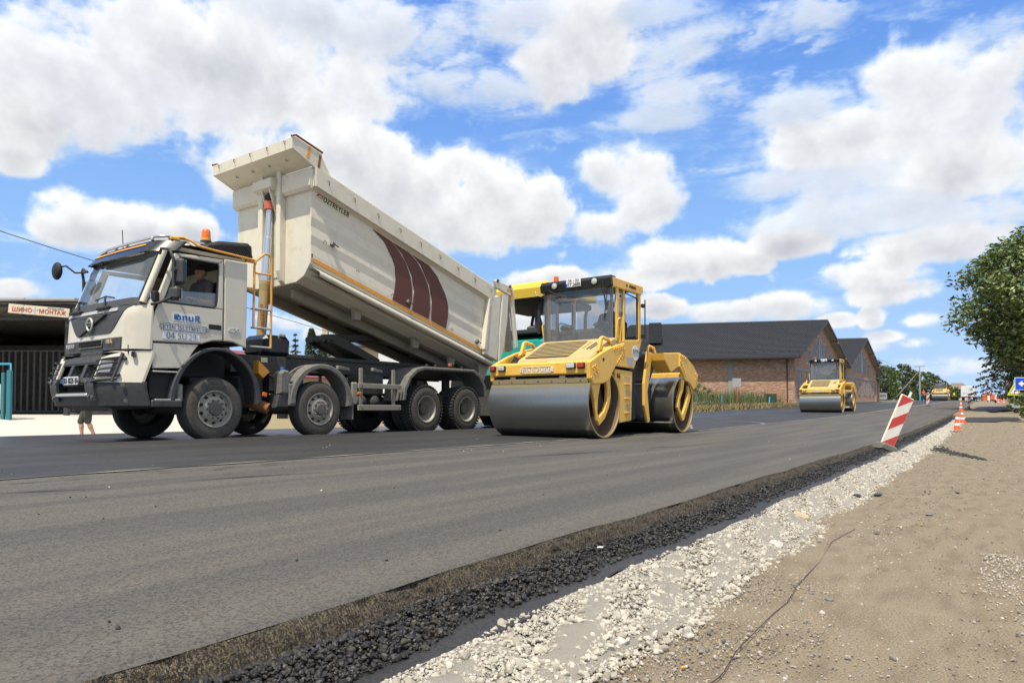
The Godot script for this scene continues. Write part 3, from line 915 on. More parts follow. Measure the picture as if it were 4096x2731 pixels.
func cab_x(y: float, z: float) -> float:   # front of the cab, bowed in plan
	var t := (z - ZC) / 1.27
	var base := 0.0
	if y > 2.25: base = lerpf(5.17, 5.48, (y - 2.25) / 0.85)
	elif y > 2.05: base = lerpf(5.09, 5.17, (y - 2.05) / 0.2)
	else: base = lerpf(5.06, 5.09, (y - 1.45) / 0.6)
	var k := maxf(0.0, (absf(t) - 0.80) / 0.20)
	return base + 0.05 * t * t + 0.25 * k * k
func bumper_x(y: float, z: float) -> float:
	var t := (z - ZC) / 1.29
	var k := maxf(0.0, (absf(t) - 0.62) / 0.38)
	var base := lerpf(4.86, 4.79, clampf((y - 0.56) / 0.3, 0.0, 1.0)) if y < 0.86 else lerpf(4.79, 4.95, clampf((y - 0.95) / 0.45, 0.0, 1.0))
	return base + 0.04 * t * t + 0.46 * k * k
func bowed(f: Callable, z0: float, z1: float, lo: Callable, hi: Callable, off: float, nz := 24, ny := 6) -> G:
	var p := []
	for i in nz + 1:
		var z := lerpf(z0, z1, i / float(nz))
		var l := []
		for j in ny + 1:
			var y := lerpf(lo.call(z), hi.call(z), j / float(ny))
			l.append(V(f.call(y, z) - off, y, z))
		p.append(l)
	var g := G.new().sheet(p, V(-1, 0, 0))
	# returns along the edges so that the panel has thickness
	for i in nz:
		for e in [0, ny]:
			var a: Vector3 = p[i][e]
			var b: Vector3 = p[i + 1][e]
			g.q(a, b, b + V(0.04, 0, 0), a + V(0.04, 0, 0), V(0, -1 if e == 0 else 1, 0))
	for j in ny:
		for e in [0, nz]:
			var a: Vector3 = p[e][j]
			var b: Vector3 = p[e][j + 1]
			g.q(a, b, b + V(0.04, 0, 0), a + V(0.04, 0, 0), V(0, 0, -1 if e == 0 else 1))
	return g
func flat(y: float) -> Callable: return func(_z): return y

func top_y(x: float, d: float) -> float: return 5.22 - 0.261 * (x - 8.46) - d
func bd(x: float, d: float) -> Vector2: return Vector2(x, top_y(x, d))
func run(x0: float, x1: float, d0: float, d1: float) -> Array: return [bd(x0, d0), bd(x1, d0), bd(x1, d1), bd(x0, d1)]

func make_truck() -> void:
	var T := thing("dump_truck", "cream four-axle dump truck with its long tipper body raised", "truck", V(9.6, 0, ZC))
	truck_cab(T)
	truck_front(T)
	truck_chassis(T)
	truck_body(T)

func truck_cab(T: Node3D) -> void:
	var cab := obj("cab", G.new().ext([Vector2(5.72, 3.12), Vector2(7.05, 3.12), Vector2(7.05, 3.19), Vector2(6.9, 3.255), Vector2(6.0, 3.285), Vector2(5.74, 3.22)], 2, ZF + 0.03, ZN - 0.02, 0.05), "cab_paint", T)
	for s: float in [ZN, ZF]:
		var z0: float = s - 0.05 if s == ZN else s
		var z1: float = z0 + 0.05
		var dr := obj("door", G.new().ext([Vector2(5.40, 1.60), Vector2(5.40, 2.19), Vector2(5.45, 2.235), Vector2(6.60, 2.235), Vector2(6.60, 1.70), Vector2(6.41, 1.685), Vector2(6.22, 1.62)], 2, z0, z1, 0.018), "cab_paint", T)
		obj("door_skirt", G.new().ext([Vector2(5.41, 1.575), Vector2(6.17, 1.60), Vector2(6.06, 1.45), Vector2(5.93, 1.20), Vector2(5.42, 1.175)], 2, z0 - 0.006, z1 - 0.006, 0.014), "cab_paint", cab)
		obj("pillar", G.new().ext([Vector2(5.45, 2.24), Vector2(5.55, 2.24), Vector2(5.60, 2.32), Vector2(5.83, 3.0), Vector2(5.80, 3.06), Vector2(5.74, 3.05)], 2, z0, z1, 0.014), "cab_paint", cab)
		obj("pillar", G.new().ext([Vector2(6.46, 2.24), Vector2(6.60, 2.24), Vector2(6.60, 3.08), Vector2(6.52, 3.01), Vector2(6.50, 2.36)], 2, z0, z1, 0.014), "cab_paint", cab)
		obj("roof_rail", G.new().ext([Vector2(5.81, 3.065), Vector2(5.84, 3.01), Vector2(6.52, 3.015), Vector2(6.60, 3.09)], 2, z0, z1, 0.014), "cab_paint", cab)
		obj("side_panel", G.new().ext([Vector2(6.62, 1.70), Vector2(6.8, 1.69), Vector2(7.05, 1.60), Vector2(7.06, 3.12), Vector2(6.62, 3.11)], 2, z0, z1, 0.018), "cab_paint", cab)
		obj("window_seal", G.new().tube([V(5.565, 2.245, z1 - 0.01), V(5.61, 2.33, z1 - 0.01), V(5.83, 2.985, z1 - 0.01), V(5.86, 3.0, z1 - 0.01), V(6.49, 3.0, z1 - 0.01), V(6.505, 2.97, z1 - 0.01), V(6.475, 2.30, z1 - 0.01), V(6.44, 2.25, z1 - 0.01), V(5.565, 2.245, z1 - 0.01)], 0.012, 6), "black", cab)
		var half := G.new()   # the pane is wound half down
		half.ext([Vector2(5.56, 2.24), Vector2(6.47, 2.24), Vector2(6.485, 2.50), Vector2(5.66, 2.44)], 2, z0 + 0.02, z0 + 0.026)
		obj("window", half, "windscreen", dr)
		obj("door_handle", G.new().box(V(6.45, 1.92, z1 + 0.002), V(0.23, 0.085, 0.02), 0.012), "black", dr)
		obj("wheel_arch", arch_strip(V(6.52, 0.62, 0), 0.74, 0.90, 1.04, 0.90, z0 - 0.30 if s == ZN else z0 - 0.02, z1 + 0.02 if s == ZN else z1 + 0.30), "plastic", cab)
	obj("rear_wall", G.new().box(V(7.03, 2.4, ZC), V(0.05, 1.5, 2.40), 0.01), "cab_paint", cab)
	obj("cab_floor", G.new().box(V(6.22, 1.72, ZC), V(1.55, 0.10, 2.38)), "interior", cab)
	obj("engine_cover", G.new().box(V(6.3, 1.35, ZC), V(1.5, 0.6, 1.3), 0.05), "black", cab)
	obj("headlining", G.new().box(V(6.35, 3.09, ZC), V(1.2, 0.03, 2.3)), "interior", cab)
	obj("dashboard", G.new().ext([Vector2(5.28, 2.2), Vector2(5.72, 2.2), Vector2(5.80, 2.05), Vector2(5.70, 1.76), Vector2(5.3, 1.76)], 2, ZF + 0.1, ZN - 0.1, 0.04), "interior", cab)
	for z: float in [-11.35, -12.8]:
		var seat := obj("seat", G.new().box(V(6.45, 2.02, z), V(0.5, 0.16, 0.5), 0.06), "seat_black", T)
		obj("backrest", G.new().box(V(6.72, 2.42, z), V(0.14, 0.75, 0.48), 0.06, Basis.from_euler(V(0, 0, -0.18))), "seat_black", seat)
	var sw := Basis.from_euler(V(0, 0, 0.55))
	obj("steering_wheel", G.new().tube(ring(V(5.95, 2.22, -11.35), sw * V(1, 0, 0), sw * V(0, 0, 1), 0.22, 24), 0.016, 6), "black", cab)
	# windscreen, its pillars and the sun visor
	var wind := bowed(cab_x, ZF + 0.14, ZN - 0.14, flat(2.27), flat(3.08), 0.0, 20, 6)
	obj("windscreen", wind, "windscreen", cab)
	for s: float in [-1.0, 1.0]:
		var z := ZC + s * 1.175
		obj("pillar", G.new().tube([V(cab_x(2.2, z), 2.2, z), V(cab_x(2.7, z), 2.7, z), V(cab_x(3.12, z), 3.12, z)], 0.055, 8), "cab_paint", cab)
		obj("pillar_trim", G.new().tube([V(cab_x(2.22, z) - 0.03, 2.24, z - s * 0.05), V(cab_x(3.1, z) - 0.03, 3.1, z - s * 0.05)], 0.03, 6), "gloss_black", cab)
	var vis := func(y: float, z: float) -> float:
		var t := (z - ZC) / 1.27
		var k := maxf(0.0, (absf(t) - 0.72) / 0.28)
		return lerpf(5.36, 5.56, (y - 3.05) / 0.22) + 0.05 * t * t + 0.30 * k * k
	var visor := obj("sun_visor", bowed(vis, ZF - 0.0, ZN + 0.01, func(z): return 3.04 + 0.05 * pow(absf((z - ZC) / 1.27), 6.0), flat(3.27), 0.02, 26, 5), "gloss_black", T)
	obj("visor_top", bowed(func(y, z): return vis.call(3.27, z) + (y - 3.27) * 6.0, ZF + 0.05, ZN - 0.05, flat(3.27), flat(3.30), 0.02, 26, 1), "gloss_black", visor)
	obj("visor_strip", bowed(vis, ZF + 0.16, ZN - 0.42, flat(3.185), flat(3.215), 0.035, 20, 1), "orange_paint", visor)
	obj("roof_lamp_bar", G.new().tube([V(5.62, 3.29, ZF + 0.12), V(5.54, 3.31, ZC - 0.6), V(5.53, 3.32, ZC + 0.2), V(5.58, 3.33, ZN - 0.30), V(5.70, 3.34, ZN - 0.14), V(6.1, 3.335, ZN - 0.12), V(6.75, 3.30, ZN - 0.12)], 0.022, 8), "chrome", cab)
	for z: float in [ZF + 0.55, ZF + 0.95, ZF + 1.35, ZN - 0.36]:
		obj("lamp_bar_clamp", G.new().box(V(5.56, 3.30, z), V(0.05, 0.06, 0.05), 0.012), "alu", cab)
	obj("aerial", G.new().tube([V(5.62, 3.28, ZC - 0.2), V(5.60, 3.62, ZC - 0.2)], 0.007, 6), "black", cab)
	obj("grab_rail", G.new().tube([V(5.78, 3.33, ZN - 0.12), V(5.93, 3.35, ZN - 0.08), V(6.02, 3.30, ZN), V(6.10, 3.235, ZN + 0.03), V(6.4, 3.215, ZN + 0.03), V(7.18, 3.185, ZN + 0.03)], 0.02, 8), "orange_paint", cab)
	obj("grab_rail_foot", G.new().box(V(5.80, 3.31, ZN - 0.13), V(0.16, 0.05, 0.10), 0.01), "orange_paint", cab)
	# warning beacon
	var bc := obj("beacon", G.new().lathe(V(6.56, 3.22, -11.30), Vector3.UP, [[0.0, 0.0], [0.05, 0.0], [0.05, 0.22], [0.10, 0.22], [0.095, 0.26], [0.085, 0.265]], 20), "black", T)
	obj("beacon_collar", G.new().lathe(V(6.56, 3.485, -11.30), Vector3.UP, [[0.084, 0.0], [0.084, 0.04], [0.076, 0.045]], 20), "orange_paint", bc)
	obj("beacon_dome", G.new().lathe(V(6.56, 3.525, -11.30), Vector3.UP, [[0.078, 0.0], [0.072, 0.12], [0.055, 0.16], [0.0, 0.165]], 20, true), "lamp_orange", bc)
	# air intake on the roof corner
	var ai := obj("air_intake", G.new().ext([Vector2(6.24, 3.24), Vector2(6.40, 3.17), Vector2(7.20, 3.19), Vector2(7.18, 3.44), Vector2(7.10, 3.49), Vector2(6.55, 3.42), Vector2(6.30, 3.33)], 2, ZN - 0.45, ZN - 0.03, 0.05), "black", T)
	for k in 17:
		var x := 6.42 + k * 0.042
		obj("louvre", G.new().box(V(x, 3.22 + (x - 6.3) * 0.10 + 0.03, ZN - 0.02), V(0.016, 0.13 + (x - 6.4) * 0.16, 0.025), 0.004, Basis.from_euler(V(0, 0, 0.62))), "plastic", ai)
	# lettering and decals on the door
	var st1 := obj("door_sticker", G.new().box(V(5.93, 2.02, ZN + 0.003), V(0.42, 0.135, 0.004)), "sticker_white", T)
	obj("logo", G.new().ext([Vector2(5.74, 1.985), Vector2(5.745, 2.065), Vector2(5.81, 2.075), Vector2(5.825, 2.055), Vector2(5.815, 2.015), Vector2(5.785, 2.01), Vector2(5.80, 1.97)], 2, ZN + 0.005, ZN + 0.009), "ink_blue", st1)
	obj("logo_stroke", G.new().ext([Vector2(5.752, 2.05), Vector2(5.785, 2.055), Vector2(5.80, 2.035), Vector2(5.79, 2.045)], 2, ZN + 0.009, ZN + 0.012), "sticker_white", st1)
	text("onuR", "ink_blue", 0.105, V(5.975, 2.022, ZN + 0.008), SIDE.rotated(Vector3(0, 0, 1), 0.0), st1, 0.004, true, 1.15)
	var st2 := obj("door_sticker", G.new().box(V(5.93, 1.855, ZN + 0.003), V(0.74, 0.135, 0.004)), "sticker_white", T)
	obj("border", G.new().tube([V(5.57, 1.80, ZN + 0.007), V(6.29, 1.80, ZN + 0.007), V(6.29, 1.91, ZN + 0.007), V(5.57, 1.91, ZN + 0.007), V(5.57, 1.80, ZN + 0.007)], 0.004, 4), "ink_black", st2)
	text("ÇETİN İŞLETMELERİ", "ink_grey", 0.068, V(5.93, 1.852, ZN + 0.008), SIDE, st2, 0.004, true, 0.97)
	var st3 := obj("door_sticker", G.new().box(V(5.87, 1.715, ZN + 0.003), V(0.62, 0.125, 0.004)), "sticker_white", T)
	text("04 SU", "ink_grey", 0.10, V(5.79, 1.715, ZN + 0.008), SIDE, st3, 0.004, false, 0.95)
	text("29", "ink_pale_grey", 0.10, V(6.05, 1.715, ZN + 0.008), SIDE, st3, 0.004, false, 0.95)
	text("420", "alu", 0.075, V(6.80, 1.895, ZN + 0.008), SIDE, T, 0.012, true, 1.3)
	# mirrors
	for s: float in [1.0, -1.0]:
		var zb: float = ZN if s > 0 else ZF
		var arm := obj("mirror_arm", G.new().tube([V(5.50, 3.0, zb), V(5.47, 3.06, zb + s * 0.10), V(5.52, 3.04, zb + s * 0.26), V(5.56, 2.9, zb + s * 0.30), V(5.57, 2.4, zb + s * 0.30), V(5.54, 2.28, zb + s * 0.28), V(5.44, 2.20, zb + s * 0.14), V(5.38, 2.18, zb)], 0.024, 8), "plastic", T)
		obj("mirror", G.new().box(V(5.66, 2.70, zb + s * 0.28), V(0.13, 0.42, 0.24), 0.045, Basis.from_euler(V(0, s * 0.15, 0))), "plastic", arm)
		obj("mirror", G.new().box(V(5.60, 2.35, zb + s * 0.28), V(0.13, 0.22, 0.22), 0.045), "plastic", arm)
		for y: float in [2.72, 2.38]:
			obj("mirror_bracket", G.new().cyl(V(5.555, y, zb + s * 0.30), V(5.64, y, zb + s * 0.29), 0.045, 12), "plastic", arm)
		for y: float in [2.72, 2.35]:
			obj("mirror_glass", G.new().box(V(5.731 if y > 2.5 else 5.668, y, zb + s * 0.28), V(0.006, 0.34 if y > 2.5 else 0.16, 0.18), 0.002), "mirror", arm)
		obj("mirror_foot", G.new().box(V(5.42, 2.30, zb + s * 0.045), V(0.10, 0.17, 0.09), 0.02), "black", arm)
		if s < 0:
			obj("kerb_mirror_arm", G.new().tube([V(5.46, 2.98, zb + 0.02), V(5.34, 2.97, zb - 0.10), V(5.22, 3.08, zb - 0.16), V(5.14, 3.06, zb - 0.22)], 0.016, 7), "black", arm)
			obj("kerb_mirror", G.new().ball(V(5.12, 2.99, zb - 0.28), V(0.07, 0.16, 0.15), 16, 8), "black", arm)
	# wipers
	for z: float in [-11.75, -12.75]:
		var wp := obj("wiper", G.new().tube([V(cab_x(2.2, z) - 0.05, 2.17, z), V(cab_x(2.4, z) - 0.05, 2.37, z - 0.14)], 0.018, 6), "black", T)
		obj("wiper_blade", G.new().tube([V(cab_x(2.36, z - 0.5) - 0.03, 2.34, z - 0.5), V(cab_x(2.38, z - 0.14) - 0.03, 2.38, z - 0.14), V(cab_x(2.36, z + 0.15) - 0.03, 2.33, z + 0.15)], 0.012, 5), "black", wp)
	for z: float in [-11.6, -12.6]:
		obj("front_step", G.new().box(V(cab_x(2.16, z) - 0.05, 2.16, z - 0.15), V(0.07, 0.05, 0.42), 0.015), "black", cab)

func ring(o: Vector3, u: Vector3, w: Vector3, r: float, n: int) -> Array:
	var p := []
	for k in n + 1: p.append(o + (u * cos(TAU * k / n) + w * sin(TAU * k / n)) * r)
	return p

func arch_strip(o: Vector3, rx: float, ry: float, ox: float, oy: float, z0: float, z1: float, a0 := 0.0, a1 := PI) -> G:
	# a wheel arch: an elliptical band of the width z0..z1 with a lip
	var inn := []
	var out := []
	for k in 25:
		var a := lerpf(a0, a1, k / 24.0)
		inn.append(Vector2(o.x + cos(a) * rx, o.y + sin(a) * ry))
		out.append(Vector2(o.x + cos(a) * lerpf(rx, ox, 0.32), o.y + sin(a) * lerpf(ry, oy + 0.14, 0.42)))
	out.reverse()
	return G.new().ext(inn + out, 2, z0, z1, 0.015)

func truck_front(T: Node3D) -> void:
	var nose := obj("nose_panel", bowed(cab_x, ZF, ZN, flat(1.47), flat(2.26), 0.0, 30, 8), "cab_paint", T)
	var up := func(z: float) -> float:
		var t := absf((z - ZC) / 1.27)
		return 1.74 + 0.42 * smoothstep(0.42, 0.88, t)
	obj("cowl", bowed(cab_x, ZF + 0.06, ZN - 0.06, func(z): return minf(up.call(z) + 0.30, 2.17), flat(2.285), 0.018, 30, 3), "plastic", nose)
	obj("grille_panel", bowed(cab_x, ZF + 0.14, ZN - 0.14, up, flat(2.19), 0.012, 30, 6), "plastic", nose)
	obj("trim_bar", bowed(cab_x, ZF + 0.10, ZN - 0.50, flat(2.085), flat(2.14), 0.03, 24, 1), "ink_pale_grey", nose)
	var bx := cab_x(1.9, ZC) - 0.03
	obj("emblem_bar", G.new().box(V(bx + 0.005, 1.91, ZC), V(0.03, 0.06, 1.0), 0.012, Basis.from_euler(V(-0.32, 0, 0))), "plastic", nose)
	var em := obj("emblem", G.new().tube(ring(V(bx - 0.03, 1.91, ZC), V(0, 0, 1), V(0, 1, 0), 0.098, 28), 0.018, 8), "alu", T)
	obj("emblem_band", G.new().box(V(bx - 0.035, 1.91, ZC), V(0.014, 0.055, 0.20), 0.004), "alu", em)
	text("VOLVO", "ink_black", 0.038, V(bx - 0.046, 1.91, ZC), FRONT, em, 0.004, true, 0.9)
	var gp := obj("lower_grille", bowed(cab_x, ZF + 0.10, ZN - 0.32, flat(1.465), flat(1.66), 0.02, 26, 3), "plastic", T)
	var gx := cab_x(1.56, ZC) - 0.05
	for k in 26:
		obj("grille_bar", G.new().box(V(gx + 0.02, 1.585, ZC - 0.35 + k * 0.029), V(0.012, 0.10, 0.008), 0.0, Basis.from_euler(V(0.5 if k % 2 else -0.5, 0, 0))), "black", gp)
	obj("grille_frame", G.new().tube([V(gx + 0.02, 1.53, ZC - 0.40), V(gx + 0.02, 1.53, ZC + 0.42), V(gx + 0.02, 1.64, ZC + 0.42), V(gx + 0.02, 1.64, ZC - 0.40), V(gx + 0.02, 1.53, ZC - 0.40)], 0.01, 5), "plastic_dusty", gp)
	text("VOLVO", "alu", 0.06, V(gx + 0.01, 1.585, ZC - 0.72), FRONT, gp, 0.012, true, 1.1)
	text("FM", "alu", 0.06, V(gx + 0.012, 1.60, ZC + 0.63), FRONT, gp, 0.012, true)
	text("X", "orange_paint", 0.06, V(gx + 0.012, 1.60, ZC + 0.74), FRONT, gp, 0.012, true)
	# recess above the bumper
	obj("recess", G.new().box(V(5.22, 1.38, ZC), V(0.2, 0.3, 2.2)), "black", T)
	obj("cross_member", G.new().box(V(5.06, 1.41, ZC + 0.05), V(0.08, 0.10, 0.75), 0.02), "frame_steel", T)
	# bumper: upper part with three openings, lower part with corner pieces, skid plate and step
	var bp := obj("bumper", bowed(bumper_x, ZC - 0.98, ZC + 0.98, flat(1.24), flat(1.36), 0.0, 24, 3), "plastic", T)
	obj("bumper_top", bowed(func(y, z): return bumper_x(1.36, z) + (y - 1.36) * 3.5, ZC - 0.98, ZC + 0.98, flat(1.36), flat(1.42), 0.0, 24, 2), "plastic", bp)
	obj("bumper_rail", bowed(bumper_x, ZC - 0.98, ZC + 0.98, flat(0.955), flat(1.025), 0.004, 24, 2), "plastic", bp)
	obj("bumper_opening", bowed(bumper_x, ZC - 0.9, ZC + 0.9, flat(1.0), flat(1.25), -0.11, 12, 2), "black", bp)
	for a in [[-0.98, -0.72], [-0.30, -0.20], [0.18, 0.28], [0.66, 0.98]]:
		obj("bumper_upright", bowed(bumper_x, ZC + a[0], ZC + a[1], flat(1.01), flat(1.25), 0.002, 6, 2), "plastic", bp)
	obj("bumper_slot", bowed(bumper_x, ZC - 0.62, ZC + 0.66, flat(1.255), flat(1.275), 0.006, 12, 1), "black", bp)
	var low := obj("lower_bumper", bowed(bumper_x, ZF - 0.02, ZN + 0.02, func(z): return 0.585 - 0.0 * z, func(z): return 0.80 + 0.16 * smoothstep(0.50, 0.60, absf((z - ZC) / 1.29)), 0.01, 36, 4), "plastic", T)
	for s: float in [-1.0, 1.0]:
		obj("bumper_horn", bowed(bumper_x, ZC + s * 0.52, ZC + s * 0.78, flat(0.66), flat(1.02), 0.05, 6, 4), "plastic", low)
		for p in [[0.56, 0.96], [0.60, 0.74], [0.70, 0.72], [1.16, 0.90], [1.16, 0.66]]:
			var z := ZC + s * (p[0] as float)
			var x := bumper_x(p[1], z)
			obj("bolt", G.new().lathe(V(x - 0.05, p[1], z), V(-1, 0, 0.0 if p[0] < 1.0 else s * 2.0), [[0.028, 0.0], [0.026, 0.015], [0.016, 0.016], [0.014, 0.008], [0.0, 0.008]], 12), "plastic_dusty", low)
		# steps behind the bumper
		var zs: float = ZN - 0.10 if s > 0 else ZF + 0.10
		obj("step_box", G.new().box(V(5.64, 0.62, zs), V(0.50, 0.12, 0.26), 0.02), "plastic", T)
		obj("step_plate", G.new().box(V(5.66, 0.684, zs + s * 0.02), V(0.40, 0.02, 0.20), 0.006), "alu", T)
		obj("step_box", G.new().box(V(5.64, 0.92, zs - s * 0.06), V(0.48, 0.46, 0.12), 0.02), "black", T)
		obj("step_plate", G.new().box(V(5.64, 1.13, zs + s * 0.01), V(0.44, 0.025, 0.18), 0.006), "alu", T)
		obj("step_end", G.new().box(V(5.86, 0.79, zs + s * 0.03), V(0.10, 0.30, 0.16), 0.02), "plastic_dusty", T)
	obj("skid_plate", G.new().sheet([[V(4.80, 0.74, ZC - 0.56), V(4.79, 0.74, ZC), V(4.80, 0.74, ZC + 0.56)], [V(4.90, 0.62, ZC - 0.60), V(4.88, 0.62, ZC), V(4.90, 0.62, ZC + 0.60)], [V(5.12, 0.50, ZC - 0.66), V(5.10, 0.50, ZC), V(5.12, 0.50, ZC + 0.66)]], V(-1, -1, 0)), "plastic_dusty", low)
	for s: float in [-1.0, 1.0]:
		obj("valance", G.new().sheet([[V(bumper_x(0.6, ZC + s * 0.66), 0.60, ZC + s * 0.66), V(bumper_x(0.6, ZC + s * 1.0), 0.60, ZC + s * 1.0), V(5.36, 0.585, ZC + s * 1.27)], [V(5.12, 0.52, ZC + s * 0.66), V(5.16, 0.53, ZC + s * 0.98), V(5.40, 0.55, ZC + s * 1.22)]], V(-1, -1, 0)), "plastic", low)
	obj("front_step_tread", G.new().box(V(4.80, 0.755, ZC), V(0.09, 0.05, 1.12), 0.012), "alu", low)
	obj("bumper_back", G.new().box(V(4.93, 0.86, ZC), V(0.04, 0.22, 1.2)), "black", low)
	for i in 22:
		for j in 3:
			obj("mesh_bar", G.new().tube(ring(V(4.903, 0.80 + j * 0.055, ZC - 0.50 + i * 0.048 + (0.024 if j % 2 else 0.0)), V(0, 0, 1), V(0, 1, 0), 0.022, 6), 0.005, 4), "plastic", low)
	var pl := obj("number_plate", G.new().box(V(4.765, 0.985, ZC - 0.02), V(0.014, 0.125, 0.54), 0.004), "sticker_white", T)
	obj("plate_band", G.new().box(V(4.756, 0.985, ZC - 0.265), V(0.004, 0.12, 0.045)), "plate_blue", pl)
	obj("plate_holder", G.new().box(V(4.772, 0.912, ZC - 0.02), V(0.014, 0.025, 0.55)), "black", pl)
	text("KA 8826 BA", "ink_black", 0.092, V(4.755, 0.985, ZC + 0.01), FRONT, pl, 0.004, true, 0.74)
	# headlamp corners
	for s: float in [-1.0, 1.0]:
		var zin := ZC + s * 0.66
		var zout := ZC + s * 1.275
		var corner := obj("headlamp_panel", bowed(bumper_x, minf(zin, zout), maxf(zin, zout), flat(0.945), func(z): return 1.34 + 0.11 * smoothstep(0.66, 1.25, absf(z - ZC)), 0.012, 14, 5), "cab_paint", T)
		obj("panel_top", bowed(func(y, z): return bumper_x(1.42, z) + (y - 1.42) * 5.0 - 0.01, minf(zin, zout), maxf(zin, zout) - 0.02, flat(1.42), flat(1.455), 0.0, 14, 1), "cab_paint", corner)
		var hz0 := ZC + s * 0.73
		var hz1 := ZC + s * 1.03
		var hl := obj("headlamp", bowed(bumper_x, minf(hz0, hz1), maxf(hz0, hz1), func(z): return 0.985 + 0.05 * absf(z - ZC), func(z): return 1.20 + 0.13 * absf(z - ZC), 0.03, 8, 4), "gloss_black", T)
		obj("headlamp_lens", bowed(bumper_x, minf(hz0, hz1) + 0.05, maxf(hz0, hz1) - 0.04, flat(1.10), flat(1.28), 0.036, 6, 3), "headlight_glass", hl)
		obj("fog_lamp_trim", bowed(bumper_x, minf(hz0, hz1) + 0.04, maxf(hz0, hz1) - 0.03, flat(0.975), flat(1.02), 0.045, 6, 1), "cab_paint", hl)
		for k in 4:
			var y := 1.02 + k * 0.085
			var pp := []
			for i in 7:
				var z := lerpf(hz0 - s * 0.04, hz1 + s * 0.05, i / 6.0)
				pp.append(V(bumper_x(y, z) - 0.075, y + 0.06 * i / 6.0, z))
			obj("guard_bar", G.new().tube(pp, 0.011, 6), "black", hl)
		var fr := []
		for i in 7:
			var y := lerpf(0.96, 1.40, i / 6.0)
			fr.append(V(bumper_x(y, hz1 + s * 0.04) - 0.06, y, hz1 + s * 0.04))
		obj("guard_frame", G.new().tube(fr, 0.026, 6), "plastic", hl)
		var fl := []
		for i in 7:
			var z := lerpf(hz0 - s * 0.03, hz1 + s * 0.08, i / 6.0)
			fl.append(V(bumper_x(0.97, z) - 0.05, 0.955 + 0.05 * i / 6.0, z))
		obj("guard_frame", G.new().tube(fl, 0.02, 6), "plastic", hl)
		for y: float in [1.32, 1.06]:
			obj("guard_foot", G.new().box(V(bumper_x(y, ZC + s * 1.09) - 0.03, y, ZC + s * 1.09), V(0.05, 0.05, 0.10), 0.012, Basis.from_euler(V(0, s * -0.55, 0))), "plastic", hl)
		obj("indicator", G.new().box(V(bumper_x(1.38, ZC + s * 1.16) - 0.03, 1.385, ZC + s * 1.15), V(0.05, 0.085, 0.17), 0.012, Basis.from_euler(V(0, s * -0.75, 0))), "gloss_black", corner)

